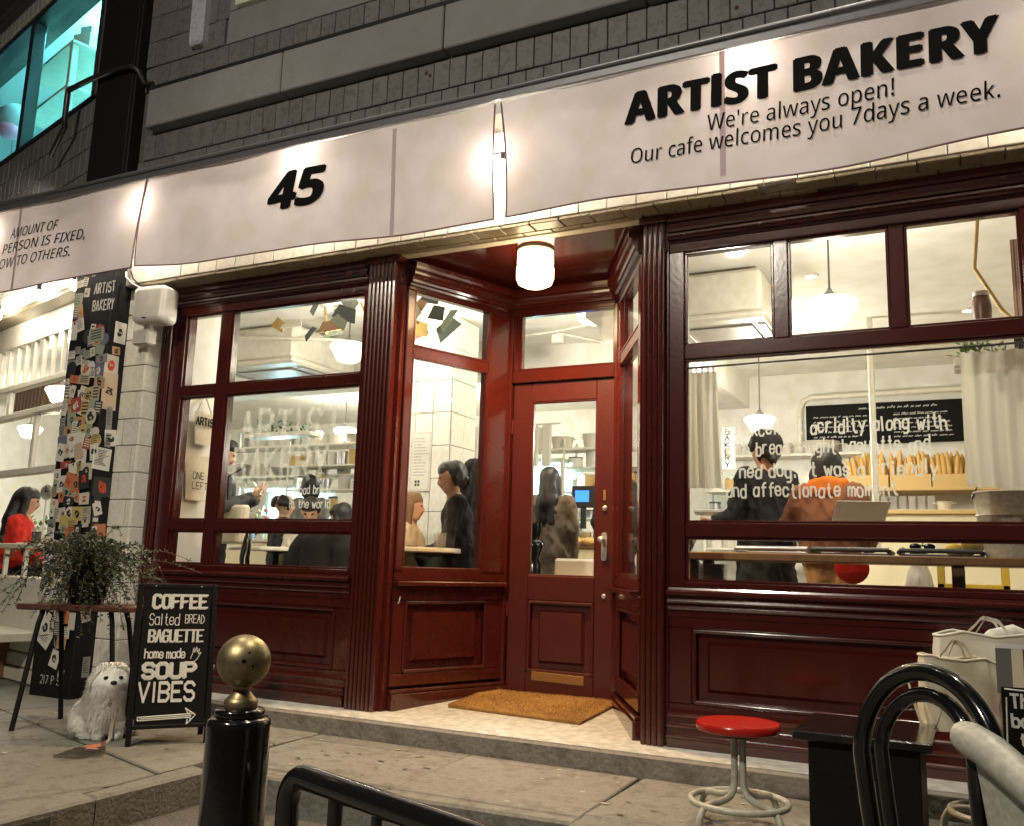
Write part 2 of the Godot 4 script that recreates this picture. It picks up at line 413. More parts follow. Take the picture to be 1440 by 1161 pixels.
func _ready():
	rng.seed = 4545
	var cam := Camera3D.new(); cam.name = "camera"; add_child(cam)
	cam.transform = Transform3D(Basis(V(0.8943269, 0.03013086, -0.4463984), V(0.04845735, 0.9853378, 0.16358883), V(0.44478229, -0.16793318, 0.87975404)), V(0, 0.879, 4.75))
	cam.fov = 49.16; cam.near = 0.05; cam.far = 200.0; cam.current = true
	var we := WorldEnvironment.new(); we.name = "environment"
	var env := Environment.new(); we.environment = env
	env.background_mode = Environment.BG_SKY
	var sky := Sky.new(); var sm := ProceduralSkyMaterial.new()
	sm.sky_top_color = Color(0.10, 0.12, 0.17); sm.sky_horizon_color = Color(0.26, 0.24, 0.24)
	sm.ground_horizon_color = Color(0.12, 0.11, 0.10); sm.ground_bottom_color = Color(0.05, 0.05, 0.05)
	sky.sky_material = sm; env.sky = sky
	env.background_energy_multiplier = 0.4
	env.tonemap_mode = Environment.TONE_MAPPER_LINEAR
	env.tonemap_exposure = 1.5
	env.sdfgi_enabled = true; env.ssao_enabled = true; env.ssil_enabled = true
	add_child(we)
	var sun := DirectionalLight3D.new(); sun.name = "moon"; sun.light_energy = 0.015; sun.light_angular_distance = 12.0
	sun.light_color = Color(0.8, 0.88, 1.0); sun.rotation_degrees = V(-55, 20, 0); sun.shadow_enabled = true
	add_child(sun)
	materials()
	setting()
	building()
	shopfront()
	banners()
	interior_shell()
	lamps()
	street_things()
	interior_things()
	people()

func omni(parent: Node, at: Vector3, e: float, c: Color, size := 0.06):
	var l := OmniLight3D.new(); l.name = numbered(parent, "light"); l.light_energy = e; l.light_color = c; l.light_size = size
	l.omni_range = 30.0; l.omni_attenuation = 2.0; l.shadow_enabled = true; l.position = at
	parent.add_child(l, true)

func poly_slab(parent: Node, called: String, pts: PackedVector2Array, y0: float, y1: float, m: String, ch := 0.006):
	# a paving stone: polygon in (x, z) with a worn edge
	if pts.size() < 3: return
	if Geometry2D.is_polygon_clockwise(pts): pts.reverse()
	var inner := Geometry2D.offset_polygon(pts, -ch)
	if inner.is_empty(): return
	var s := MB.new()
	var o := Vector2.ZERO
	for p in pts: o += p
	o /= pts.size()
	var c := V(o.x, (y0 + y1) / 2, o.y)
	var inn: PackedVector2Array = inner[0]
	if inn.size() == pts.size():
		# pair each corner with its nearest inset corner
		var pair := []
		for p in pts:
			var best := inn[0]
			for q in inn:
				if q.distance_to(p) < best.distance_to(p): best = q
			pair.append(best)
		for i in pts.size():
			var k := (i + 1) % pts.size()
			var a := V(pts[i].x, y1 - ch, pts[i].y); var b := V(pts[k].x, y1 - ch, pts[k].y)
			s.out4(a, b, V(pair[k].x, y1, pair[k].y), V(pair[i].x, y1, pair[i].y), c)
			s.out4(a, b, V(b.x, y0, b.z), V(a.x, y0, a.z), c)
		inn = PackedVector2Array(pair)
	else:
		inn = pts
		for i in pts.size():
			var k := (i + 1) % pts.size()
			s.out4(V(pts[i].x, y1, pts[i].y), V(pts[k].x, y1, pts[k].y), V(pts[k].x, y0, pts[k].y), V(pts[i].x, y0, pts[i].y), c)
	var ix := Geometry2D.triangulate_polygon(inn)
	for k in range(0, ix.size(), 3):
		s.out3(V(inn[ix[k]].x, y1, inn[ix[k]].y), V(inn[ix[k + 1]].x, y1, inn[ix[k + 1]].y), V(inn[ix[k + 2]].x, y1, inn[ix[k + 2]].y), c)
	put(called, s, m, parent)

func setting():
	struct("road", bx(V(-60, -0.45, -40), V(60, -0.25, 60)), "road")
	var pv := Node3D.new(); pv.name = "pavement"; add_child(pv); pv.set_meta("kind", "structure")
	# bed under the stones, dirt in the joints
	var bed := MB.new()
	bed.prism(PackedVector2Array([Vector2(-14, -3.2), Vector2(-3.30, 0.2), Vector2(-3.24, 2.6), Vector2(-9, 9), Vector2(-14, 9)]), V(0, -0.4, 0), V(0, GROUND - 0.03, 0), V(1, 0, 0), V(0, 0, 1))
	bed.prism(PackedVector2Array([Vector2(-3.3, 0.2), Vector2(-3.3, 1.32), Vector2(-1.43, 1.22), Vector2(-1.43, 0.2)]), V(0, -0.4, 0), V(0, GROUND - 0.0305, 0), V(1, 0, 0), V(0, 0, 1))
	bed.prism(PackedVector2Array([Vector2(-1.43, 0.2), Vector2(-1.42, 1.9), Vector2(3.5, 1.9), Vector2(3.5, 0.2)]), V(0, -0.4, 0), V(0, GROUND - 0.031, 0), V(1, 0, 0), V(0, 0, 1))
	put("bed", bed, "joint_dirt", pv)
	# left part: stones laid along the wing, turned 18 degrees
	var left := PackedVector2Array([Vector2(-12, -2.6), Vector2(-5.4, -0.7), Vector2(-5.4, 0.34), Vector2(-3.42, 0.34), Vector2(-3.40, 1.38), Vector2(-3.35, 2.6), Vector2(-6, 5.5), Vector2(-12, 5.5)])
	var a := deg_to_rad(18.0)
	var X := Vector2(cos(a), sin(a)); var Y := Vector2(-sin(a), cos(a))
	var o := Vector2(-4.18, 1.30)
	for i in range(-8, 5):
		for j in range(-6, 6):
			var w := 0.92; var d := 0.78
			var sh := 0.0 if (j % 2 == 0) else 0.46
			var p := o + X * (i * w + sh) + Y * (j * d)
			var g := 0.0085
			var q := PackedVector2Array([p + X * g + Y * g, p + X * (w - g) + Y * g, p + X * (w - g) + Y * (d - g), p + X * g + Y * (d - g)])
			for r in Geometry2D.intersect_polygons(q, left):
				poly_slab(pv, "paving_slab", r, -0.3, GROUND + rng.randf_range(-0.004, 0.003), "slab" if rng.randf() < 0.6 else "slab_b")
	# in front of the step
	var xs := [-3.40, -2.40, -1.475]
	for k in 2:
		poly_slab(pv, "paving_slab", PackedVector2Array([Vector2(xs[k] + 0.005, 0.52 - k * 0.1), Vector2(xs[k + 1] + 0.0, 0.47 - k * 0.1), Vector2(xs[k + 1] + 0.07 - k * 0.045, 1.17), Vector2(xs[k] + 0.07, 1.20)]), -0.3, GROUND + [0.0, 0.003][k], "slab")
		poly_slab(pv, "paving_slab", PackedVector2Array([Vector2(xs[k] + 0.0, 0.345), Vector2(xs[k + 1] - 0.005, 0.345), Vector2(xs[k + 1] - 0.005, 0.46 - k * 0.1), Vector2(xs[k] + 0.0, 0.512 - k * 0.1)]), -0.3, GROUND - 0.001, "slab_b")
	# right part under the stool and tables
	for i in 4:
		for j in 2:
			var x0 := -1.455 + i * 1.05; var z0 := 0.345 + j * 0.72
			poly_slab(pv, "paving_slab", PackedVector2Array([Vector2(x0, z0), Vector2(x0 + 1.036, z0 - 0.0), Vector2(x0 + 1.036, z0 + 0.708), Vector2(x0, z0 + 0.712 + (0.06 if i == 0 else 0.0))]), -0.3, GROUND + rng.randf_range(-0.006, 0.001), "slab" if (i + j) % 2 == 0 else "slab_b")
	# kerb stones round the lowered area
	var kp := [[Vector2(-3.25, 2.75), Vector2(-3.25, 2.0)], [Vector2(-3.25, 1.993), Vector2(-3.25, 1.38)]]
	for e in kp:
		poly_slab(pv, "kerb_stone", PackedVector2Array([e[0], e[1], e[1] - Vector2(0.135, 0.04), e[0] - Vector2(0.095, 0)]), -0.4, GROUND + 0.001, "slab_b", 0.012)
	var kx := [-3.245, -2.35, -1.44]
	for k in 2:
		poly_slab(pv, "kerb_stone", PackedVector2Array([Vector2(kx[k] + 0.003, 1.21 - 0.02 * k), Vector2(kx[k + 1] - 0.003, 1.18 - 0.015 * k), Vector2(kx[k + 1] - 0.003, 1.29 - 0.04 * k), Vector2(kx[k] + 0.003, 1.34 - 0.05 * k)]), -0.4, GROUND - 0.002, "slab", 0.012)
	# pale flecks and dried spots on the stones
	var fl := MB.new()
	for k in 150:
		var p := V(rng.randf_range(-5.2, -3.5), 0, rng.randf_range(0.5, 2.2)) if k % 3 == 0 else V(rng.randf_range(-3.3, 0.2), 0, rng.randf_range(0.42, 1.15))
		p.y = GROUND + 0.0042
		fl.col = Color(0.42, 0.38, 0.30) if rng.randf() < 0.6 else Color(0.10, 0.085, 0.06)
		var r := rng.randf_range(0.003, 0.013); var st := rng.randf_range(1.0, 2.6); var ps := []
		for j in 7: ps.append(p + V(cos(TAU * j / 7) * r * st, 0, sin(TAU * j / 7) * r) * rng.randf_range(0.5, 1.1))
		for j in 7: fl.out3(p, ps[j], ps[(j + 1) % 7], p - V(0, 1, 0))
	put("fleck", fl, "paint", pv).set_meta("kind", "stuff")
	# shop step with its painted top
	struct("step", bx(V(-5.3, -0.4, -0.2), V(3.4, -0.003, 0.338), 0.012), "step_side")
	var top := MB.new()
	top.prism(PackedVector2Array([Vector2(-5.28, -0.1), Vector2(-5.28, 0.322), Vector2(3.38, 0.322), Vector2(3.38, -0.1)]), V(0, -0.002, 0), V(0, 0.002, 0), V(1, 0, 0), V(0, 0, 1))
	struct("step_paint", top, "step_top")
	var rp := MB.new()   # sloping floor of the doorway
	rp.prism(PackedVector2Array([Vector2(0.0, -0.2), Vector2(0.0, 0.0025), Vector2(1.2, 0.0932), Vector2(1.2, -0.2)]), V(-3.35, 0, 0.0), V(-1.4, 0, 0.0), V(0, 0, -1), V(0, 1, 0))
	struct("doorway_floor", rp, "step_top")

func tile_run(parent: Node, called: String, mats: Array, x0: float, x1: float, w: float, y0: float, y1: float, z: float, gap := 0.006, off := 0.0, rough := 0.0015, skip := 0.0):
	var sh := MB.new(); sh.bbox(Vector3.ZERO, V(w - gap, y1 - y0 - gap, 0.022), 0.004)
	var me := sh.mesh()
	var x := x0 + off
	while x < x1 - 0.01:
		if rng.randf() >= skip:
			var o := put(called, me, mats[rng.randi() % mats.size()], parent, V(x + w / 2, (y0 + y1) / 2, z + rng.randf_range(-rough, rough)))
			o.rotation = V(rng.randf_range(-1, 1) * rough * 4, rng.randf_range(-1, 1) * rough * 4, rng.randf_range(-1, 1) * rough * 2)
		x += w

func building():
	var b := thing("corner_building", "grey brick corner building with a white tiled lintel over the shopfront", "building")
	put("upper_wall", bx(V(-5.62, 2.862, 0.0), V(4.5, 3.615, 0.243)), "mortar_pale", b)
	put("upper_wall", bx(V(-5.62, 3.616, -0.3), V(4.5, 9.5, 0.243)), "mortar", b)
	put("side_wall", bx(V(0.62, -0.1, -0.3), V(4.5, 2.861, 0.12)), "mortar_pale", b)
	put("back_wall", bx(V(-14, -0.3, -8.2), V(4.5, 9.5, -7.9)), "mortar", b)
	put("roof", bx(V(-14, 9.5, -8.2), V(4.5, 9.7, 0.3)), "mortar", b)
	# white tiles of the lintel: front face, and the beige ones under it
	for r in 3: tile_run(b, "tile", ["tile_white"], -5.50, 1.3, 0.172, 2.866 + r * 0.2, 3.066 + r * 0.2, 0.25, 0.005, 0.086 * (r % 2))
	var sh := MB.new(); sh.bbox(Vector3.ZERO, V(0.182, 0.02, 0.104), 0.004)
	var me := sh.mesh()
	for r in 2:
		for k in 37:
			if rng.randf() < 0.04: continue
			var o := put("soffit_tile", me, "tile_beige", b, V(-5.30 + k * 0.188 + 0.09 * r, 2.853 + rng.randf_range(-0.002, 0.002), 0.206 - r * 0.11))
			o.rotation = V(rng.randf_range(-0.015, 0.015), 0, rng.randf_range(-0.02, 0.02))
	put("drip_strip", bx(V(-5.30, 2.838, 0.026), V(1.3, 2.856, 0.096), 0.003), "white_paint", b)
	# tiled pier left of the window
	put("tiled_pier", bx(V(-5.60, GROUND, -0.25), V(-5.335, 2.862, 0.17)), "mortar_pale", b)
	for r in 15:
		var y0 := -0.1 + r * 0.1965
		var xs := [-5.60, -5.50, -5.335] if r % 2 else [-5.60, -5.40, -5.335]
		for k in 2:
			var q := put("tile", bx(V(xs[k] + 0.003, y0 + 0.003, 0.168), V(xs[k + 1] - 0.003, y0 + 0.1935, 0.186), 0.004), "tile_white", b)
			q.position.z += rng.randf_range(-0.001, 0.001)
		put("tile", bx(V(-5.345, y0 + 0.003, 0.06), V(-5.33, y0 + 0.1935, 0.1825), 0.004), "tile_white", b)
	# grey bricks on end, above the canopy
	var gm := ["brick_grey", "brick_grey", "brick_grey_b"]
	tile_run(b, "brick", gm, -5.55, 1.2, 0.118, 3.62, 3.835, 0.25, 0.0045, 0.0, 0.002)
	tile_run(b, "brick", gm, -5.55, 1.2, 0.118, 3.84, 4.045, 0.25, 0.0045, 0.05, 0.002, 0.015)
	tile_run(b, "brick", gm, -5.58, -1.2, 0.122, 4.42, 4.62, 0.25, 0.0045, 0.02, 0.002)
	for r in 4: tile_run(b, "brick", gm, -5.6, -4.76, 0.12, 4.625 + r * 0.215, 4.84 + r * 0.215, 0.25, 0.0045, 0.03 * (r % 2), 0.002)
	put("plaster_panel", bx(V(-4.74, 4.63, 0.2), V(-1.0, 4.895, 0.256), 0.004), "concrete_band", b)
	put("plaster_panel", bx(V(-4.74, 4.9, 0.2), V(-4.62, 7.0, 0.256), 0.004), "concrete_band", b)
	# concrete band
	for k in 5:
		put("concrete_band", bx(V(-5.39 + k * 1.305, 4.05, 0.2), V(-5.39 + k * 1.305 + 1.297, 4.355, 0.362), 0.008), "concrete_band", b)
	put("flashing", bx(V(-5.40, 4.37, 0.2), V(1.2, 4.405, 0.335), 0.004), "dark_steel", b)
	# white post and lit window above the band
	var dp := MB.new(); dp.bspan(V(-5.07, 4.66, 0.24), V(-4.93, 7.2, 0.33), 0.02)
	mat("post_blue", L(0.50, 0.50, 0.60), 0.35, 0.0, {"tri": 2.0, "tex": M["brick_grey"].albedo_texture})
	put("painted_post", dp, "post_blue", b)
	var w := put("window", bx(V(-4.60, 4.93, 0.262), V(-3.4, 6.2, 0.268)), "glass", b)
	mat("lit_blind", L(0.7, 0.72, 0.66), 0.8, 0.0, {"emit": Color(0.85, 1.0, 0.95), "ee": 1.1})
	put("lit_blind", bx(V(-4.60, 4.93, 0.2445), V(-3.4, 6.2, 0.25)), "lit_blind", w)
	put("window_frame", bx(V(-4.62, 4.897, 0.23), V(-3.38, 4.928, 0.30), 0.004), "white_paint", w)
	put("window_frame", bx(V(-4.645, 4.897, 0.23), V(-4.602, 6.2, 0.30), 0.004), "white_paint", w)
	put("window_bar", bx(V(-4.50, 4.93, 0.252), V(-4.47, 6.2, 0.275), 0.004), "white_paint", w)
	# stains of bolts and small rust spots on the bricks
	mat("rust", L(0.07, 0.028, 0.014), 0.9)
	for p in [V(-4.75, 3.76, 0.262), V(-4.72, 3.73, 0.262), V(-4.78, 3.74, 0.262), V(-4.30, 3.86, 0.262), V(-2.96, 3.98, 0.262), V(-2.93, 3.955, 0.262), V(-0.98, 3.9, 0.262)]:
		var bo := MB.new(); bo.ball(p, V(0.012, 0.012, 0.008), 8, 6); put("bolt", bo, "rust", b)
	# black pier that carries the stickers
	var pr := thing("black_pillar", "tall black pillar covered in paper stickers beside the white tiles", "pillar")
	put("shaft", bx(V(-5.98, GROUND - 0.05, -0.3), V(-5.56, 9.4, 0.35), 0.008), "black_pier", pr)
	put("shaft_cap", bx(V(-5.985, 3.66, -0.3), V(-5.585, 9.4, 0.362), 0.006), "black_pier", pr)
	stickers(pr)
	# pipe that runs round the pier
	var pp := thing("wall_pipe", "thin dark conduit pipe looping round the black pillar", "pipe")
	var ps := MB.new()
	ps.tube([V(-6.62, 4.12, 0.24), V(-6.36, 4.27, 0.33), V(-6.33, 4.30, 0.36), V(-6.30, 4.50, 0.38), V(-6.28, 4.54, 0.39), V(-6.0, 4.56, 0.41), V(-5.70, 4.575, 0.41), V(-5.56, 4.57, 0.40), V(-5.52, 4.54, 0.37), V(-5.48, 4.44, 0.33), V(-5.40, 4.43, 0.32)], 0.022, 8)
	put("conduit", ps, "dark_steel", pp)
	wing()

func stickers(pr: Node3D):
	var pal := [L(0.66, 0.63, 0.55), L(0.6, 0.56, 0.45), L(0.66, 0.63, 0.55), L(0.55, 0.50, 0.40), L(0.48, 0.17, 0.08), L(0.45, 0.27, 0.14), L(0.36, 0.07, 0.05), L(0.25, 0.24, 0.22), L(0.3, 0.33, 0.25), L(0.15, 0.15, 0.22), L(0.5, 0.37, 0.26), L(0.03, 0.03, 0.03), L(0.42, 0.36, 0.28), L(0.5, 0.38, 0.14), L(0.66, 0.63, 0.55), L(0.6, 0.57, 0.5), L(0.03, 0.03, 0.03)]
	var one = func(face: int, u: float, y: float, w: float, h: float, ang: float, bg: Color, style: int, round_: bool, lift: float, txt := ""):
		# face 0: street side (u = x), face 1: right side (u = z)
		var X := V(1, 0, 0) if face == 0 else V(0, 0, -1)
		var N := V(0, 0, 1) if face == 0 else V(1, 0, 0)
		var o := V(u, y, 0.3515 + lift) if face == 0 else V(-5.5585 + lift, y, u)
		var Xr := X * cos(ang) + V(0, 1, 0) * sin(ang); var Yr := V(0, 1, 0) * cos(ang) - X * sin(ang)
		var s := MB.new()
		s.col = Color(bg.srgb_to_linear())
		if round_:
			var poly := PackedVector2Array()
			for k in 18: poly.append(Vector2(cos(TAU * k / 18) * w / 2, sin(TAU * k / 18) * h / 2))
			s.prism(poly, o - N * 0.001, o + N * 0.0008, Xr, Yr)
		else:
			s.prism(PackedVector2Array([Vector2(-w / 2, -h / 2), Vector2(w / 2, -h / 2), Vector2(w / 2, h / 2), Vector2(-w / 2, h / 2)]), o - N * 0.001, o + N * 0.0008, Xr, Yr)
		var dark := bg.get_luminance() < 0.45
		var ink := Color(0.62, 0.6, 0.52) if dark else Color(0.02, 0.02, 0.02)
		if style == 3: ink = Color(0.5, 0.06, 0.03)
		s.col = ink
		var f := o + N * 0.0013
		if txt != "":
			var hh := minf(h * 0.34, w * 1.1 / (txt.length() * 0.8))
			stroke(s, txt, f - Xr * w * 0.42 - Yr * hh * 0.5 + Yr * h * 0.18, Xr, Yr, hh, hh * 0.2, 0.55, 0.15)
			style = 1; h *= 0.5; f -= Yr * h * 0.45
		if style == 1:   # lines of print
			var nl := maxi(2, int(h / 0.016))
			for k in nl:
				var yy := h * (0.36 - 0.72 * k / nl)
				var ww := w * rng.randf_range(0.45, 0.8)
				var a: Vector3 = f - Xr * w * 0.4 + Yr * yy
				s.quad(a, a + Xr * ww, a + Xr * ww + Yr * 0.004, a + Yr * 0.004)
		elif style == 2 or style == 3:   # a drawn emblem
			var np := 9
			var pts := []
			for k in np: pts.append(f + (Xr * cos(TAU * k / np) + Yr * sin(TAU * k / np)) * minf(w, h) * rng.randf_range(0.16, 0.38))
			for k in np: s.out3(f, pts[k], pts[(k + 1) % np], o - N)
			s.col = Color(bg.srgb_to_linear())
			var f2: Vector3 = f + N * 0.0004
			for k in 3:
				var c := f2 + Xr * rng.randf_range(-0.1, 0.1) * w + Yr * rng.randf_range(-0.1, 0.1) * h
				s.quad(c - Xr * 0.006 - Yr * 0.004, c + Xr * 0.007 - Yr * 0.004, c + Xr * 0.006 + Yr * 0.005, c - Xr * 0.006 + Yr * 0.004)
		elif style == 4:   # bars
			for k in 4:
				var a: Vector3 = f - Xr * w * 0.36 + Yr * h * (0.3 - 0.2 * k)
				s.quad(a, a + Xr * w * 0.72, a + Xr * w * 0.72 + Yr * h * 0.09, a + Yr * h * 0.09)
		put("sticker", s, "paint", pr)
	# packed loosely over both faces
	var lift := 0.0
	var y := 2.92
	while y > 0.30:
		var h := rng.randf_range(0.06, 0.13)
		var x := -5.965
		while x < -5.60:
			var w := rng.randf_range(0.05, 0.12)
			if rng.randf() < (0.84 if y > 0.55 else 0.5) and not (y > 2.60 and x + w > -5.80):
				lift += 0.00012
				one.call(0, x + w / 2, y - h / 2 + rng.randf_range(-0.03, 0.03), w, h * rng.randf_range(0.8, 1.25), rng.randf_range(-0.25, 0.25), pal[rng.randi() % pal.size()], [1, 2, 2, 3, 4, 1, 0][rng.randi() % 7], rng.randf() < 0.18, lift)
			x += w * rng.randf_range(0.8, 1.0)
		y -= h * 0.82
	lift = 0.0
	for e in [[2.50, 0.10, 0.16, 0.0, 0, 2], [2.36, 0.07, 0.06, 5, 0.1, 2], [2.24, 0.12, 0.16, 3, 0.02, 3], [2.05, 0.13, 0.27, 10, 0.02, 2], [1.86, 0.05, 0.16, 7, 0.05, 1], [1.72, 0.1, 0.12, 0, 0.1, 2], [1.70, 0.05, 0.1, 7, 0, 4], [1.56, 0.15, 0.16, 0, -0.05, 1], [1.36, 0.15, 0.14, 11, 0, 3], [1.14, 0.06, 0.3, 11, 0, 4], [1.2, 0.07, 0.09, 0, 0.3, 2], [1.05, 0.1, 0.09, 4, 0.1, 0], [0.92, 0.14, 0.14, 8, 0, 4], [0.76, 0.14, 0.14, 4, 0, 2], [0.62, 0.08, 0.15, 10, 0, 0], [0.60, 0.07, 0.15, 11, 0, 1], [0.46, 0.08, 0.1, 12, 0.2, 2], [0.1, 0.06, 0.14, 7, 0, 1]]:
		lift += 0.00015
		one.call(1, 0.265 + rng.randf_range(-0.03, 0.03), e[0], e[1], e[2], e[4], pal[int(e[3])], e[5], false, lift)
	one.call(0, -5.85, 0.335, 0.15, 0.22, -0.55, pal[0], 1, false, 0.004, "ARTIST")
	one.call(0, -5.74, 1.98, 0.14, 0.2, -0.3, pal[0], 1, false, 0.0045, "ARTIST")
	one.call(0, -5.70, 1.62, 0.11, 0.19, 0.02, pal[0], 1, false, 0.0047, "BAKERY")
	one.call(0, -5.74, 0.15, 0.09, 0.12, -0.3, pal[0], 2, false, 0.004)
	one.call(0, -5.66, 0.06, 0.06, 0.05, -0.15, pal[0], 1, false, 0.004)
	one.call(0, -5.69, 0.44, 0.09, 0.09, 0.0, pal[4], 3, false, 0.004)
	one.call(0, -5.68, 2.47, 0.15, 0.1, 0.1, pal[8], 4, false, 0.004)
	# painted lettering straight on the black
	var s := MB.new(); s.col = Color(0.7, 0.68, 0.62)
	stroke(s, "ARTIST", V(-5.757, 2.79, 0.3516), V(1, 0, 0), V(0, 1, 0.0), 0.075, 0.011, 0.35, 0.2)
	stroke(s, "BAKERY", V(-5.757, 2.66, 0.3516), V(1, 0, 0), V(0, 1, 0.0), 0.075, 0.011, 0.33, 0.2)
	stroke(s, "ALWAYS OPEN", V(-5.80, 2.93, 0.3516), V(0.94, 0.33, 0), V(-0.33, 0.94, 0.0), 0.035, 0.006, 0.45, 0.1)
	stroke(s, "217 P ST", V(-5.87, -0.02, 0.3516), V(1, 0, 0), V(0, 1, 0), 0.055, 0.005, 0.42, 0.1)
	# bicycle emblem
	var cx := -5.70; var cy := 0.27
	for q in [[-0.032, -0.012, 0.02], [0.032, -0.012, 0.02], [0, 0, 0.062]]:
		var ring := []
		for k in 20: ring.append(V(cx + q[0] + cos(TAU * k / 20) * q[2], cy + q[1] + sin(TAU * k / 20) * q[2] * 1.05, 0.357))
		s.tube(ring, 0.0013, 4, true)
	for l in [[-0.032, -0.012, -0.012, 0.02], [-0.012, 0.02, 0.02, 0.02], [0.02, 0.02, 0.032, -0.012], [-0.012, 0.02, 0.0, -0.012], [0.0, -0.012, 0.02, 0.02], [-0.032, -0.012, 0.0, -0.012]]:
		s.tube([V(cx + l[0], cy + l[1], 0.357), V(cx + l[2], cy + l[3], 0.357)], 0.0012, 4)
	put("lettering", s, "chalk", pr)

func wing():
	var w := thing("wing_building", "white framed cafe wing left of the sticker pillar, brick above", "building", V(-5.93, 0, 0.30), deg_to_rad(-15.05))
	# local x = minus the distance along the wing, local z towards the street
	var W := 9.0
	put("wall", bx(V(-W, 2.93, -0.28), V(-0.02, 4.515, 0.0)), "mortar", w)
	put("wall", bx(V(-W, 5.90, -0.28), V(-0.02, 9.4, 0.0)), "mortar", w)
	put("wall", bx(V(-0.26, 4.516, -0.28), V(-0.02, 5.899, 0.0)), "mortar", w)
	var gm := ["brick_grey", "brick_grey_b"]
	var brick = func(x: float, y: float, ww: float, hh: float): put("brick", bx(V(x + 0.004, y + 0.004, -0.005), V(x + ww - 0.004, y + hh - 0.004, 0.012 + rng.randf_range(-0.002, 0.002)), 0.004), gm[rng.randi() % 2], w)
	for r in 4:
		for k in 27: brick.call(-3.2 + k * 0.117 + 0.03 * (r % 2), 3.66 + r * 0.21, 0.117, 0.21)
	for r in 3:
		for k in 14: brick.call(-3.4 + k * 0.23 + 0.11 * (r % 2), 6.06 + r * 0.09, 0.23, 0.09)
	for k in 26:
		put("tile", bx(V(-3.3 + k * 0.112, 5.905, -0.01), V(-3.3 + k * 0.112 + 0.105, 6.05, 0.03), 0.004), "tile_white", w)
	# upper window, cyan light behind it
	var uw := put("window_frame", bx(V(-W, 4.515, -0.2), V(-0.26, 4.55, 0.02), 0.004), "dark_steel", w)
	put("window_bar", bx(V(-W, 5.84, -0.12), V(-0.26, 5.90, 0.015), 0.004), "dark_steel", uw)
	put("window_bar", bx(V(-1.90, 4.55, -0.10), V(-1.81, 5.84, 0.012), 0.006), "dark_steel", uw)
	put("window_bar", bx(V(-0.30, 4.55, -0.12), V(-0.255, 5.84, 0.013), 0.004), "dark_steel", uw)
	for e in [[-1.81, -0.30], [-4.0, -1.90], [-W, -4.0]]: put("pane", bx(V(e[0], 4.55, -0.06), V(e[1], 5.84, -0.055)), "glass", uw)
	mat("room_white", L(0.72, 0.72, 0.70), 0.8)
	put("room_wall", bx(V(-W, 4.0, -3.2), V(0.6, 6.9, -3.1)), "room_white", w)
	put("room_wall", bx(V(-0.10, 4.0, -3.1), V(0.0, 6.9, -0.28)), "room_white", w)
	put("room_wall", bx(V(-W, 4.0, -3.1), V(-W + 0.1, 6.9, -0.28)), "room_white", w)
	put("room_floor", bx(V(-W, 3.9, -3.2), V(0.6, 4.0, -0.28)), "room_white", w)
	put("room_ceiling", bx(V(-W, 6.9, -3.2), V(0.6, 7.0, -0.28)), "room_white", w)
	# ground floor shop window of white timber
	put("lintel", bx(V(-W, 2.90, -0.45), V(-0.02, 2.929, 0.004)), "tile_beige", w)
	for r in 3:
		for k in 14: put("tile", bx(V(-2.9 + k * 0.2 + 0.1 * (r % 2), 2.935 + r * 0.18, -0.004), V(-2.9 + k * 0.2 + 0.193 + 0.1 * (r % 2), 3.108 + r * 0.18, 0.014), 0.004), "tile_white", w)
	var f := put("shop_window_frame", bx(V(-W, 2.68, -0.36), V(-0.02, 2.90, -0.15), 0.006), "white_wood", w)
	for e in [[2.28, 2.33], [2.03, 2.08], [1.52, 1.58]]: put("rail", bx(V(-W, e[0], -0.22), V(-0.02, e[1], -0.15), 0.006), "white_wood", f)
	for k in 14: put("glazing_bar", bx(V(-0.36 - k * 0.195, 2.33, -0.20), V(-0.335 - k * 0.195, 2.68, -0.165), 0.004), "white_wood", f)
	for x in [-1.13, -2.3, -3.5]: put("mullion", bx(V(x - 0.03, 1.58, -0.2), V(x + 0.03, 2.03, -0.16), 0.004), "white_wood", f)
	put("mullion", bx(V(-1.80, 2.08, -0.2), V(-1.75, 2.28, -0.16), 0.004), "white_wood", f)
	for e in [[2.33, 2.68], [2.08, 2.28], [1.58, 2.03]]: put("pane", bx(V(-W, e[0], -0.185), V(-0.05, e[1], -0.181)), "glass", f)
	put("rail", bx(V(-W, 0.91, -0.22), V(-0.02, 0.95, -0.15), 0.006), "white_wood", f)
	for k in 8: put("baluster", bx(V(-0.62 - k * 0.42, 0.68, -0.20), V(-0.585 - k * 0.42, 0.91, -0.165), 0.004), "white_wood", f)
	put("sill_wall", bx(V(-W, -0.2, -0.36), V(-0.02, 0.68, -0.14), 0.006), "white_wood", w)
	for k in 3: put("sill_board", bx(V(-W, -0.1 + k * 0.11, -0.14), V(-0.06, 0.0 + k * 0.11, -0.09 - 0.01 * k), 0.01), "white_wood", w)
	# lower part of the right side of the wing, behind the pillar
	put("wall", bx(V(-0.02, -0.2, -0.36), V(0.4, 2.93, -0.26)), "plaster", w)
	var bench := thing("white_bench", "plain white bench ledge under the left cafe window", "bench", V(-5.93, 0, 0.30), deg_to_rad(-15.05))
	put("seat", bx(V(-4.5, 0.22, -0.14), V(-0.42, 0.285, 0.16), 0.006), "white_wood", bench)
	put("support", bx(V(-4.5, GROUND, -0.13), V(-0.95, 0.22, 0.02), 0.006), "wood_mid", bench)

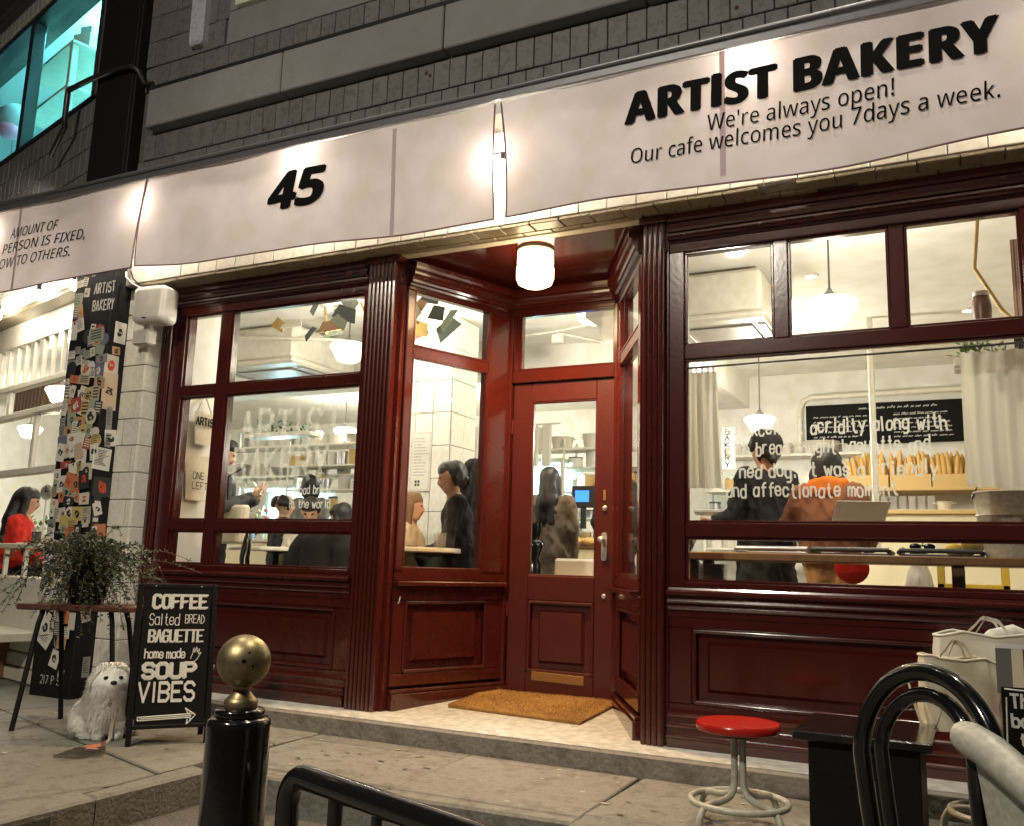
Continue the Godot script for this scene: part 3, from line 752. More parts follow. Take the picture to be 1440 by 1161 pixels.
# ---------- the red shopfront ----------
func reeds(w: float, n: int, depth: float, back := 0.08) -> PackedVector2Array:
	# pilaster section: x across, y outwards
	var p := PackedVector2Array([Vector2(0, -back), Vector2(0, depth * 0.4)])
	var e := w * 0.10
	p.append(Vector2(e, depth * 0.4)); p.append(Vector2(e, depth))
	var r := (w - 2 * e) / n
	for k in n:
		var x0 := e + k * r
		for j in 5:
			var a := PI * (1.0 - j / 4.0)
			p.append(Vector2(x0 + r / 2 + cos(a) * r * 0.42, depth + sin(a) * r * 0.36))
	p.append(Vector2(w - e, depth)); p.append(Vector2(w - e, depth * 0.4)); p.append(Vector2(w, depth * 0.4)); p.append(Vector2(w, -back))
	return p

const SILL := [[-0.03, 0.80], [0.052, 0.80], [0.055, 0.79], [0.088, 0.788], [0.098, 0.780], [0.098, 0.770], [0.088, 0.762], [0.066, 0.758], [0.066, 0.742], [0.078, 0.738], [0.081, 0.730], [0.076, 0.722], [0.058, 0.718], [0.058, 0.706], [0.070, 0.702], [0.073, 0.695], [0.068, 0.688], [0.052, 0.684], [0.052, 0.664], [0.058, 0.660], [0.058, 0.654], [0.046, 0.65], [-0.03, 0.65]]
const BASE := [[-0.03, -0.02], [0.082, -0.02], [0.082, 0.045], [0.090, 0.05], [0.092, 0.06], [0.086, 0.067], [0.070, 0.07], [0.070, 0.098], [0.082, 0.102], [0.085, 0.110], [0.08, 0.118], [0.062, 0.122], [0.062, 0.15], [0.070, 0.153], [0.072, 0.16], [0.066, 0.167], [0.05, 0.171], [0.048, 0.19], [-0.03, 0.19]]
const HEAD := [[-0.05, 2.69], [0.05, 2.69], [0.054, 2.70], [0.072, 2.705], [0.078, 2.715], [0.074, 2.728], [0.062, 2.732], [0.062, 2.745], [0.078, 2.750], [0.090, 2.760], [0.092, 2.772], [0.080, 2.778], [0.080, 2.795], [0.098, 2.80], [0.108, 2.812], [0.108, 2.846], [-0.05, 2.846]]
const COVE := [[-0.03, 2.665], [0.012, 2.665], [0.016, 2.68], [0.034, 2.685], [0.038, 2.70], [0.034, 2.712], [0.044, 2.72], [0.056, 2.735], [0.058, 2.75], [0.05, 2.758], [0.066, 2.768], [0.072, 2.785], [0.072, 2.81], [0.04, 2.838], [-0.03, 2.838]]

func run(parent: Node, called: String, prof: Array, x0: float, x1: float, m := "red", flat_z := 0.0):
	var p := PackedVector2Array()
	for e in prof: p.append(Vector2(e[0] + flat_z, e[1]))
	var s := MB.new(); s.prism(p, V(x0, 0, 0), V(x1, 0, 0), V(0, 0, 1), V(0, 1, 0))
	put(called, s, m, parent)

func fr(parent: Node, called: String, x0: float, x1: float, y0: float, y1: float, z0 := -0.06, z1 := 0.05, m := "red"):
	put(called, bx(V(x0, y0, z0), V(x1, y1, z1), 0.005), m, parent)

func panel(parent: Node, x0: float, x1: float, y0: float, y1: float, z := 0.05, m := "red"):
	# a raised and fielded panel between stiles: beads round it, bevel up to the field
	var s := MB.new()
	var zb := z - 0.034
	s.span(V(x0, y0, zb - 0.02), V(x1, y1, zb))
	var i := minf(0.075, (x1 - x0) * 0.2); var j := 0.062; var k := 0.018
	var A := [V(x0 + i, y0 + j, zb), V(x1 - i, y0 + j, zb), V(x1 - i, y1 - j, zb), V(x0 + i, y1 - j, zb)]
	var B := [V(x0 + i + k, y0 + j + k, zb + 0.02), V(x1 - i - k, y0 + j + k, zb + 0.02), V(x1 - i - k, y1 - j - k, zb + 0.02), V(x0 + i + k, y1 - j - k, zb + 0.02)]
	for q in 4: s.quad(A[q], A[(q + 1) % 4], B[(q + 1) % 4], B[q])
	s.quad(B[0], B[1], B[2], B[3])
	var p := put("panel", s, m, parent)
	var b := MB.new(); var c := 0.012
	b.tube([V(x0 + c, y0 + c, z - 0.008), V(x1 - c, y0 + c, z - 0.008)], 0.0125, 8); b.tube([V(x0 + c, y1 - c, z - 0.008), V(x1 - c, y1 - c, z - 0.008)], 0.0125, 8)
	b.tube([V(x0 + c, y0 + c, z - 0.008), V(x0 + c, y1 - c, z - 0.008)], 0.0125, 8); b.tube([V(x1 - c, y0 + c, z - 0.008), V(x1 - c, y1 - c, z - 0.008)], 0.0125, 8)
	put("bead", b, m, p)

func bead_frame(parent: Node, x0: float, x1: float, y0: float, y1: float, z := 0.02, m := "red"):
	# thin glazing bead round a pane
	var s := MB.new(); var w := 0.014
	s.bspan(V(x0 - w, y0 - w, z - 0.03), V(x1 + w, y0 + 0.002, z), 0.004); s.bspan(V(x0 - w, y1 - 0.002, z - 0.03), V(x1 + w, y1 + w, z), 0.004)
	s.bspan(V(x0 - w, y0 + 0.002, z - 0.03), V(x0 + 0.002, y1 - 0.002, z), 0.004); s.bspan(V(x1 - 0.002, y0 + 0.002, z - 0.03), V(x1 + w, y1 - 0.002, z), 0.004)
	put("glazing_bead", s, m, parent)

func pane(parent: Node, x0: float, x1: float, y0: float, y1: float, m := "red"):
	var p := put("pane", bx(V(x0 - 0.008, y0 - 0.008, -0.003), V(x1 + 0.008, y1 + 0.008, 0.003)), "glass", parent)
	bead_frame(p, x0, x1, y0, y1, 0.03, m)

func shopfront():
	var sf := thing("shopfront", "glossy dark red timber shopfront with panelled base and large windows", "shopfront")
	# pilasters
	var s := MB.new(); s.prism(reeds(0.27, 7, 0.07), V(-3.46, 0, 0.03), V(-3.46, 2.846, 0.03), V(1, 0, 0), V(0, 0, 1)); put("pilaster", s, "red", sf)
	s = MB.new(); s.prism(reeds(0.15, 4, 0.065), V(-1.57, 0, 0.03), V(-1.57, 2.846, 0.03), V(1, 0, 0), V(0, 0, 1)); put("pilaster", s, "red", sf)
	s = MB.new(); s.prism(reeds(0.11, 3, 0.05), V(-5.335, 0, 0.0), V(-5.335, 2.70, 0.0), V(1, 0, 0), V(0, 0, 1)); put("pilaster", s, "red", sf)
	s = MB.new(); s.prism(reeds(0.24, 6, 0.07), V(0.38, 0, 0.03), V(0.38, 2.846, 0.03), V(1, 0, 0), V(0, 0, 1)); put("pilaster", s, "red", sf)
	for e in [[-3.467, -3.183, 0.115], [-1.577, -1.413, 0.112]]:
		put("capital", bx(V(e[0], 2.80, -0.02), V(e[1], 2.846, e[2] + 0.012), 0.006), "red", sf)
	# left window
	var lx := -5.335; var rx := -3.465
	run(sf, "cornice", HEAD, lx, rx); run(sf, "sill", SILL, lx + 0.1, rx); run(sf, "plinth", BASE, lx, rx)
	fr(sf, "head_rail", -5.225, rx, 2.636, 2.69)
	fr(sf, "stile", -5.225, -5.104, 0.80, 2.636); fr(sf, "stile", -3.502, rx, 0.80, 2.636)
	fr(sf, "bottom_rail", -5.104, -3.502, 0.80, 0.833)
	fr(sf, "mullion", -4.771, -4.669, 0.833, 2.636, -0.05, 0.04)
	for e in [[-5.104, -4.771], [-4.669, -3.502]]:
		fr(sf, "transom_bar", e[0], e[1], 2.022, 2.098, -0.05, 0.045); fr(sf, "rail", e[0], e[1], 1.065, 1.139, -0.05, 0.045)
		for q in [[0.833, 1.065], [1.139, 2.022], [2.098, 2.636]]: pane(sf, e[0] + 0.012, e[1] - 0.012, q[0] + 0.012, q[1] - 0.012)
	riser(sf, lx + 0.11, rx, [[-5.12, -3.58]])
	# right window
	lx = -1.42; rx = 0.38
	run(sf, "cornice", HEAD, lx, rx); run(sf, "sill", SILL, lx, rx); run(sf, "plinth", BASE, lx, rx)
	fr(sf, "head_rail", lx, rx, 2.636, 2.69)
	fr(sf, "stile", lx, -1.334, 0.80, 2.636); fr(sf, "stile", 0.295, rx, 0.80, 2.636)
	fr(sf, "bottom_rail", -1.334, 0.295, 0.80, 0.833)
	fr(sf, "transom_bar", -1.334, 0.295, 2.022, 2.098, -0.05, 0.045); fr(sf, "rail", -1.334, 0.295, 1.065, 1.139, -0.05, 0.045)
	fr(sf, "mullion", -0.854, -0.778, 2.098, 2.636, -0.05, 0.04); fr(sf, "mullion", -0.286, -0.212, 2.098, 2.636, -0.05, 0.04)
	for e in [[-1.334, -0.854], [-0.778, -0.286], [-0.212, 0.295]]: pane(sf, e[0] + 0.012, e[1] - 0.012, 2.11, 2.624)
	for q in [[0.833, 1.065], [1.139, 2.022]]: pane(sf, -1.322, 0.283, q[0] + 0.012, q[1] - 0.012)
	riser(sf, lx, rx, [[-1.30, 0.30]])
	# splayed sides of the doorway, each built in its own turned frame
	for side in 2:
		var A := V(-3.2, 0, 0.0) if side == 0 else V(-2.03, 0, -0.86)
		var B := V(-2.86, 0, -0.86) if side == 0 else V(-1.57, 0, 0.0)
		var sp := Node3D.new(); sp.name = numbered(sf, "splayed_side"); sf.add_child(sp, true)
		sp.position = A
		var d := (B - A).normalized(); var Lw := (B - A).length()
		sp.basis = Basis(d, V(0, 1, 0), d.cross(V(0, 1, 0)))
		# local x along the wall, local z towards the doorway
		run(sp, "cornice", COVE, 0.0, Lw, "red", 0.03)
		fr(sp, "head_rail", 0.0, Lw, 2.64, 2.668, -0.06, 0.03)
		var s0 := 0.055 if side == 0 else 0.16; var s1 := 0.70 if side == 0 else 0.90
		fr(sp, "stile", 0.0, s0, 0.82, 2.64, -0.06, 0.03); fr(sp, "stile", s1, Lw, 0.82, 2.64, -0.06, 0.03)
		fr(sp, "transom_bar", s0, s1, 2.20, 2.27, -0.05, 0.025); fr(sp, "bottom_rail", 0.0, Lw, 0.775, 0.85, -0.06, 0.03)
		for q in [[0.85, 2.20], [2.27, 2.64]]: pane(sp, s0 + 0.01, s1 - 0.01, q[0] + 0.01, q[1] - 0.01)
		fr(sp, "sill", 0.0, Lw - 0.03, 0.745, 0.774, -0.05, 0.075); fr(sp, "lower_rail", 0.0, Lw, 0.655, 0.744, -0.06, 0.03)
		fr(sp, "lower_stile", 0.0, s0 + 0.03, 0.215, 0.655, -0.06, 0.03); fr(sp, "lower_stile", s1 + 0.06, Lw, 0.215, 0.655, -0.06, 0.03)
		fr(sp, "lower_rail", 0.0, Lw, 0.14, 0.215, -0.06, 0.032)
		panel(sp, s0 + 0.03, s1 + 0.06, 0.215, 0.655, 0.03)
		fr(sp, "plinth", 0.0, Lw, -0.03, 0.10, -0.06, 0.06); fr(sp, "plinth_bead", 0.0, Lw, 0.101, 0.125, -0.06, 0.048)
	# door wall
	var dz := -0.86
	var dw := Node3D.new(); dw.name = "door_frame"; sf.add_child(dw, true); dw.position = V(0, 0, dz)
	run(dw, "cornice", COVE, -2.86, -2.03, "red", 0.02)
	fr(dw, "post", -2.90, -2.828, 0.0, 2.66, -0.08, 0.04); fr(dw, "post", -2.062, -1.99, 0.0, 2.66, -0.08, 0.04)
	fr(dw, "head_rail", -2.828, -2.062, 2.642, 2.68, -0.06, 0.03); fr(dw, "transom_bar", -2.828, -2.062, 2.1525, 2.241, -0.06, 0.03)
	fr(dw, "stile", -2.828, -2.771, 2.241, 2.642, -0.05, 0.02)
	pane(dw, -2.761, -2.072, 2.251, 2.632)
	fr(dw, "threshold", -2.828, -2.062, 0.0, 0.068, -0.08, 0.02)
	var dr := Node3D.new(); dr.name = "door"; sf.add_child(dr, true); dr.position = V(0, 0, dz)
	var D := "red_door"
	fr(dr, "stile", -2.822, -2.676, 0.072, 2.152, -0.05, 0.005, D); fr(dr, "stile", -2.194, -2.068, 0.072, 2.152, -0.05, 0.005, D)
	fr(dr, "top_rail", -2.676, -2.194, 2.012, 2.152, -0.05, 0.005, D); fr(dr, "lock_rail", -2.676, -2.194, 0.665, 0.829, -0.05, 0.005, D)
	fr(dr, "bottom_rail", -2.676, -2.194, 0.072, 0.195, -0.05, 0.005, D)
	panel(dr, -2.676, -2.194, 0.195, 0.665, 0.005, D)
	var gp := put("pane", bx(V(-2.68, 0.825, -0.03), V(-2.19, 2.016, -0.024)), "glass", dr)
	bead_frame(gp, -2.668, -2.202, 0.837, 2.004, 0.0, D)
	# door furniture
	s = MB.new(); s.bspan(V(-2.632, 0.088, 0.005), V(-2.258, 0.146, 0.011), 0.002)
	for x in [-2.622, -2.268]: s.ball(V(x, 0.117, 0.011), V(0.005, 0.005, 0.003), 8, 5)
	put("letter_plate", s, "brass_plate", dr, V(0, 0.005, 0), Basis(V(0, 0, 1), -0.02))
	s = MB.new()
	var pl := PackedVector2Array()
	for k in 9: pl.append(Vector2(cos(PI * k / 8) * 0.019, 1.105 + sin(PI * k / 8) * 0.019))
	for k in 9: pl.append(Vector2(-cos(PI * k / 8) * 0.019, 0.955 - sin(PI * k / 8) * 0.019))
	s.prism(pl, V(-2.128, 0, 0.005), V(-2.128, 0, 0.011), V(1, 0, 0), V(0, 1, 0))
	s.tube([V(-2.128, 1.075, 0.01), V(-2.128, 1.075, 0.045)], 0.009, 10); s.ball(V(-2.13, 1.075, 0.058), V(0.026, 0.022, 0.02), 14, 8)
	put("door_handle", s, "chrome", dr)
	s = MB.new(); s.bspan(V(-2.139, 1.33, 0.005), V(-2.117, 1.40, 0.012), 0.004); put("latch_plate", s, "brass_plate", dr)
	s = MB.new(); s.ball(V(-2.126, 1.28, 0.008), V(0.019, 0.019, 0.012), 14, 8); s.ball(V(-2.126, 1.28, 0.02), V(0.009, 0.009, 0.006), 10, 6); put("lock", s, "chrome", dr)
	s = MB.new(); s.ball(V(-2.126, 0.71, 0.007), V(0.017, 0.017, 0.010), 14, 8); s.tube([V(-2.134, 0.705, 0.016), V(-2.118, 0.716, 0.016)], 0.003, 6); put("lock", s, "chrome", dr)
	for y in [1.85, 0.6]:
		s = MB.new(); s.tube([V(-2.824, y - 0.05, 0.008), V(-2.824, y + 0.05, 0.008)], 0.008, 8); put("hinge", s, D, dr)
	# ceiling of the doorway
	s = MB.new(); s.prism(PackedVector2Array([Vector2(-3.3, 0.04), Vector2(-1.5, 0.04), Vector2(-1.9, -0.92), Vector2(-2.96, -0.92)]), V(0, 2.8385, 0), V(0, 2.90, 0), V(1, 0, 0), V(0, 0, 1))
	put("doorway_ceiling", s, "red", sf)
	# hook on the left splayed side
	var hk := thing("wall_hook", "small chrome bag hook on the red panel left of the door", "hook", V(-3.165, 0.69, -0.055))
	s = MB.new(); s.ball(Vector3.ZERO, V(0.014, 0.014, 0.014), 10, 8); s.ball(V(-0.012, 0.004, 0.012), V(0.009, 0.009, 0.009), 8, 6)
	s.tube([V(0, 0, 0.01), V(0.012, -0.02, 0.025), V(0.01, -0.045, 0.03), V(0.0, -0.055, 0.036), V(-0.012, -0.05, 0.042)], 0.0045, 6)
	put("hook", s, "chrome", hk)
	lettering()

func riser(sf: Node, x0: float, x1: float, pans: Array):
	put("riser_backing", bx(V(x0, -0.02, -0.14), V(x1, 0.80, -0.065)), "red", sf)
	fr(sf, "riser_rail", x0, x1, 0.595, 0.662, -0.064, 0.048); fr(sf, "riser_rail", x0, x1, 0.185, 0.215, -0.064, 0.046)
	for p in pans:
		fr(sf, "riser_stile", x0, p[0], 0.215, 0.595, -0.064, 0.047); fr(sf, "riser_stile", p[1], x1, 0.215, 0.595, -0.064, 0.047)
		panel(sf, p[0], p[1], 0.215, 0.595, 0.047)

func lettering():
	# white hand lettering on the glass
	var a := thing("window_lettering", "white hand painted lettering on the large right window", "lettering", V(0, 0, 0.0045))
	var rows := [["the excellent acridity along with", -1.16, -0.05, 1.60], ["with bread bought baguette and", -1.12, -0.13, 1.495], ["ned dog. It was a friendly", -1.05, -0.10, 1.38], ["and affectionate moment", -1.12, -0.28, 1.277]]
	for r in rows: letters(a, r[0], r[1], r[2], r[3], 0.068, 0.0105, 0.3, "glass_paint")
	var b := thing("window_lettering", "large pale lettering ARTIST BAKERY on the left window", "lettering", V(0, 0, 0.0045))
	for r in [["ARTIST", -4.52, -3.62, 1.67, 0.22, 0.03], ["BAKERY", -4.56, -3.72, 1.41, 0.22, 0.03], ["there is no bad bread", -4.30, -3.70, 1.318, 0.055, 0.007], ["in the world", -4.05, -3.70, 1.225, 0.055, 0.007]]:
		letters(b, r[0], r[1], r[2], r[3], r[4], r[5], 0.1, "glass_paint" if r[4] < 0.1 else "frost")

func letters(parent: Node, txt: String, x0: float, x1: float, y: float, h: float, w: float, jit: float, m: String):
	var full := stroke(MB.new(), txt, Vector3.ZERO, V(1, 0, 0), V(0, 1, 0), h, w, 0.40, 0.0)
	var k := (x1 - x0) / full
	var x := x0
	for ch in txt:
		var t := MB.new()
		var adv := stroke(t, ch, V(x, y, 0), V(k, 0, 0), V(0, 1, 0), h, w, 0.40, jit)
		if t.v.size() > 0: put("letter", t, m, parent)
		x += adv * k

# ---------- canopy banners ----------
func bz(x: float, y: float) -> float:   # hang of the cloth
	return 0.5 + 0.012 * sin(x * 2.9 + 0.6) * clampf((3.5 - y) * 2.0, 0, 1) + 0.006 * sin(x * 7.3 + y * 5.0) + 0.01 * clampf(3.1 - y, 0, 1) * sin(x * 4.7 + 1.0)

func font(bold: bool, thick := 0.0) -> Font:
	var f := SystemFont.new(); f.font_names = PackedStringArray(["Droid Sans"]); f.font_weight = 700 if bold else 400
	if thick == 0.0: return f
	var g := FontVariation.new(); g.base_font = f; g.variation_embolden = thick
	return g

func banner_text(parent: Node, txt: String, f: Font, x0: float, x1: float, y0: float, cap: float, slant := 0.0, rise := 0.0, fat := 0.0):
	var t := TextMesh.new(); t.text = txt; t.font = f; t.font_size = 64; t.pixel_size = 0.01; t.depth = 0.0; t.curve_step = 1.0
	t.horizontal_alignment = HORIZONTAL_ALIGNMENT_LEFT; t.vertical_alignment = VERTICAL_ALIGNMENT_BOTTOM
	var A := t.get_mesh_arrays()
	var vs: PackedVector3Array = A[Mesh.ARRAY_VERTEX]
	if vs.is_empty(): print("no text"); return
	var lo := vs[0]; var hi := vs[0]
	for p in vs: lo = lo.min(p); hi = hi.max(p)
	# measure a capital to find the baseline
	var c := TextMesh.new(); c.text = "H"; c.font = f; c.font_size = 64; c.pixel_size = 0.01; c.depth = 0.0
	c.vertical_alignment = VERTICAL_ALIGNMENT_BOTTOM
	var cv: PackedVector3Array = c.get_mesh_arrays()[Mesh.ARRAY_VERTEX]
	var cl := cv[0].y; var chh := cv[0].y
	for p in cv: cl = minf(cl, p.y); chh = maxf(chh, p.y)
	var sy := cap / (chh - cl); var sx := (x1 - x0) / (hi.x - lo.x)
	var s := MB.new()
	var ix = A[Mesh.ARRAY_INDEX]
	var map = func(p: Vector3):
		var y := (p.y - cl) * sy
		var x := x0 + (p.x - lo.x) * sx
		var yy := y0 + y + rise * (x - x0)
		x += slant * y
		return V(x, yy, bz(x, yy) + 0.008)
	var idx := []
	if ix != null and ix.size() > 0: idx = Array(ix)
	else: idx = range(vs.size())
	for k in range(0, idx.size(), 3):
		var a = map.call(vs[idx[k]]); var b = map.call(vs[idx[k + 1]]); var d = map.call(vs[idx[k + 2]])
		for q in (5 if fat > 0.0 else 1):
			var sh: Vector3 = V([0, -1, 1, 0, 0][q], [0, 0, 0, -0.6, 0.6][q], 0) * fat + V(0, 0, 0.0001 * q)
			s.out3(a + sh, b + sh, d + sh, a + sh - V(0, 0, 1))
	put("lettering", s, "ink", parent)

func banner(label: String, left: Array, right: Array, seams: Array) -> Node3D:
	# left and right: [x at top, y top, x at bottom, y bottom]
	var t := thing("canopy_banner", label, "banner", Vector3.ZERO, 0, "banners hung from the canopy rail")
	var nx := int(absf(right[0] - left[0]) * 26); var ny := 26
	var rows := []
	var edge := func(e: Array, v: float, sgn: float) -> float: return lerpf(e[0], e[2], v) + sgn * 0.025 * sin(v * PI) * (e[4] if e.size() > 4 else 0.0)
	for i in ny + 1:
		var vv := 1.0 - float(i) / ny
		var row := PackedVector3Array()
		for j in nx + 1:
			var u := float(j) / nx
			var x := lerpf(edge.call(left, vv, 1.0), edge.call(right, vv, -1.0), u)
			var yb: float = lerpf(left[3], right[3], u) - 0.03 * sin(u * PI) * (1.0 if seams.size() < 2 else 0.6) + 0.012 * sin(x * 3.1)
			var y := lerpf(lerpf(left[1], right[1], u), yb, vv)
			row.append(V(x, y, bz(x, y)))
		rows.append(row)
	var s := MB.new(); s.grid(rows)
	put("cloth", s, "banner", t)
	var hem := MB.new(); var R := rows.size() - 1
	var path := []
	for i in R + 1: path.append(rows[R - i][0])
	for j in range(0, nx + 1): path.append(rows[0][j])
	for i in R + 1: path.append(rows[i][nx])
	hem.tube(path, 0.0055, 5)
	put("hem", hem, "banner_trim", t)
	for x in seams:
		var q := MB.new(); var rr := []
		for i in ny + 1:
			var y: float = lerpf(right[3] + 0.0, right[1], float(i) / ny) - 0.012
			rr.append(PackedVector3Array([V(x, y, bz(x, y) + 0.003), V(x + 0.028, y, bz(x + 0.028, y) + 0.003)]))
		q.grid(rr); put("seam", q, "banner_seam", t)
	return t

func banners():
	var t1 := banner("left white banner with a notice ending FIXED and TO OTHERS", [-8.2, 3.60, -8.2, 2.93], [-5.145, 3.548, -5.215, 2.88, 0.6], [-6.52])
	var rg := font(false)
	banner_text(t1, "AMOUNT OF", rg, -6.60, -6.06, 3.29, 0.078, 0.18)
	banner_text(t1, "D PERSON IS FIXED,", rg, -6.80, -5.73, 3.175, 0.078, 0.18)
	banner_text(t1, "LOW TO OTHERS.", rg, -6.76, -5.87, 3.055, 0.078, 0.18)
	var t2 := banner("middle white banner with the bold number 45", [-5.13, 3.545, -5.18, 2.89, -1.2], [-2.318, 3.503, -2.30, 2.812, 0.5], [-3.02])
	banner_text(t2, "45", font(true), -3.975, -3.545, 3.105, 0.245, 0.16, 0.0, 0.012)
	var t3 := banner("right white banner reading ARTIST BAKERY with opening notice", [-2.278, 3.505, -2.225, 2.812, 0.6], [1.4, 3.535, 1.4, 2.85], [-1.02])
	banner_text(t3, "ARTlST BAKERY", font(true), -1.52, 0.23, 3.215, 0.165, 0.02, 0.0, 0.009)
	banner_text(t3, "We're always open!", rg, -1.085, -0.205, 3.09, 0.085, 0.05)
	banner_text(t3, "Our cafe welcomes you 7days a week.", rg, -1.49, 0.225, 2.985, 0.085, 0.05)
	# rail that carries them
	var r := thing("canopy_rail", "long grey metal rail and hood along the tops of the banners", "rail")
	var pf := PackedVector2Array([Vector2(0.24, 3.62), Vector2(0.47, 3.575), Vector2(0.525, 3.565), Vector2(0.53, 3.55), Vector2(0.53, 3.515), Vector2(0.512, 3.515), Vector2(0.512, 3.542), Vector2(0.24, 3.60)])
	var s := MB.new(); s.prism(pf, V(-8.3, 0.02, 0), V(1.5, -0.01, 0), V(0, 0, 1), V(0, 1, 0)); put("hood", s, "zinc", r)
	s = MB.new(); s.tube([V(-8.3, 3.60, 0.535), V(-5.1, 3.585, 0.535), V(-2.3, 3.57, 0.535), V(1.5, 3.575, 0.535)], 0.014, 8); put("pole", s, "zinc", r)
	s = MB.new(); s.tube([V(-8.3, 3.64, 0.47), V(-5.1, 3.625, 0.46), V(-2.3, 3.612, 0.46), V(1.5, 3.62, 0.46)], 0.011, 8); put("pole", s, "zinc", r)

func interior_shell():
	var fl := PackedVector2Array([Vector2(2.0, -0.15), Vector2(-1.60, -0.15), Vector2(-2.03, -0.95), Vector2(-2.86, -0.95), Vector2(-3.20, -0.15), Vector2(-5.7, -0.15), Vector2(-6.0, -0.1), Vector2(-13.0, -2.05), Vector2(-13.0, -7.4), Vector2(2.0, -7.4)])
	var s := MB.new(); s.prism(fl, V(0, -0.35, 0), V(0, FLOOR_IN, 0), V(1, 0, 0), V(0, 0, 1)); struct("floor", s, "floor_in")
	var cl := PackedVector2Array([Vector2(2.0, -0.005), Vector2(-5.7, -0.005), Vector2(-6.0, -0.05), Vector2(-13.0, -1.95), Vector2(-13.0, -7.4), Vector2(2.0, -7.4)])
	s = MB.new(); s.prism(cl, V(0, CEIL, 0), V(0, CEIL + 0.2, 0), V(1, 0, 0), V(0, 0, 1)); struct("ceiling", s, "ceiling")
	struct("wall_back", bx(V(-13.0, -0.3, -7.6), V(-2.75, CEIL, -7.2)), "plaster")
	struct("wall_kitchen", bx(V(-2.75, -0.3, -7.6), V(2.0, CEIL, -5.75)), "plaster")
	struct("wall_right", bx(V(1.25, -0.3, -5.75), V(2.0, CEIL, -0.32)), "plaster")
	struct("wall_left", bx(V(-13.3, -0.3, -7.4), V(-13.0, CEIL, -1.5)), "plaster")
	struct("wall_pier", bx(V(-5.7, -0.1, -0.47), V(-5.2, CEIL, -0.14)), "plaster")
	struct("beam", bx(V(-12.5, 2.88, -3.9), V(-2.9, CEIL, -3.55)), "ceiling")
	struct("beam", bx(V(-2.55, 2.78, -5.75), V(-2.2, CEIL, -1.5)), "ceiling")

# ---------- lamps ----------
const WARM := Color(1.0, 0.97, 0.905)

func bulb(label: String, at: Vector3, e: float, group := "", r := 0.032):
	var t := thing("festoon_bulb", label, "bulb", at, 0, group)
	var s := MB.new(); s.lathe([Vector2(0.0, -r * 1.15), Vector2(r * 0.55, -r * 1.0), Vector2(r * 0.92, -r * 0.45), Vector2(r, 0), Vector2(r * 0.85, r * 0.5), Vector2(r * 0.55, r * 1.0), Vector2(r * 0.45, r * 1.3)], 14)
	put("bulb", s, "bulb_glow", t)
	s = MB.new(); s.lathe([Vector2(r * 0.46, r * 1.28), Vector2(r * 0.5, r * 1.3), Vector2(r * 0.5, r * 2.6), Vector2(r * 0.2, r * 2.8), Vector2(0.0, r * 2.8)], 12)
	put("socket", s, "black_matt", t)
	omni(t, Vector3.ZERO, e, WARM, 0.028)

func pendant(label: String, at: Vector3, top: float, r: float, e: float, group := ""):
	# schoolhouse pendant: at = centre of the shade
	var t := thing("pendant_lamp", label, "lamp", at, 0, group)
	var s := MB.new()
	s.lathe([Vector2(0.0, -r * 0.52), Vector2(r * 0.45, -r * 0.52), Vector2(r * 0.62, -r * 0.42), Vector2(r * 0.80, -r * 0.05), Vector2(r * 0.97, r * 0.22), Vector2(r, r * 0.32), Vector2(r * 0.95, r * 0.42), Vector2(r * 0.7, r * 0.52), Vector2(r * 0.28, r * 0.6)], 28)
	put("shade", s, "lamp_glass", t)
	s = MB.new(); s.lathe([Vector2(r * 0.29, r * 0.58), Vector2(r * 0.27, r * 0.68), Vector2(r * 0.12, r * 0.82), Vector2(r * 0.07, r * 0.95), Vector2(0.0, r * 0.97)], 16)
	put("gallery", s, "zinc", t)
	s = MB.new(); s.tube([V(0, r * 0.9, 0), V(0, top - at.y, 0)], 0.007, 6); put("stem", s, "zinc", t)
	omni(t, V(0, -0.02, 0), e * 1.15, WARM, r * 0.6)

func ceiling_globe(label: String, at: Vector3, r: float, e: float, group := ""):
	var t := thing("ceiling_lamp", label, "lamp", at, 0, group)
	var s := MB.new(); s.lathe([Vector2(0, -r * 0.75), Vector2(r * 0.6, -r * 0.72), Vector2(r * 0.9, -r * 0.5), Vector2(r, -r * 0.2), Vector2(r, r * 0.15), Vector2(r * 0.9, r * 0.35), Vector2(r * 0.7, r * 0.42)], 24)
	put("shade", s, "lamp_glass", t)
	s = MB.new(); s.lathe([Vector2(r * 0.7, r * 0.40), Vector2(r * 0.72, r * 0.44), Vector2(r * 0.72, CEIL - at.y), Vector2(0, CEIL - at.y)], 20); put("base", s, "white_paint", t)
	omni(t, V(0, -0.02, 0), e, WARM, r * 0.6)

func downlight(label: String, at: Vector3, e: float, group := "recessed ceiling spots"):
	var t := thing("downlight", label, "lamp", at, 0, group)
	var s := MB.new(); s.lathe([Vector2(0.045, -0.014), Vector2(0.058, -0.014), Vector2(0.062, -0.004), Vector2(0.062, 0.0)], 18); put("ring", s, "white_paint", t)
	s = MB.new(); s.lathe([Vector2(0, -0.012), Vector2(0.046, -0.012), Vector2(0.046, 0.0)], 18); put("lamp_face", s, "lamp_glass", t)
	var l := SpotLight3D.new(); l.name = "light"; l.light_energy = e; l.light_color = WARM; l.spot_angle = 60.0; l.spot_range = 20.0; l.spot_attenuation = 2.0; l.light_size = 0.04; l.shadow_enabled = true
	l.position = V(0, -0.02, 0); l.rotation_degrees = V(-90, 0, 0); t.add_child(l)

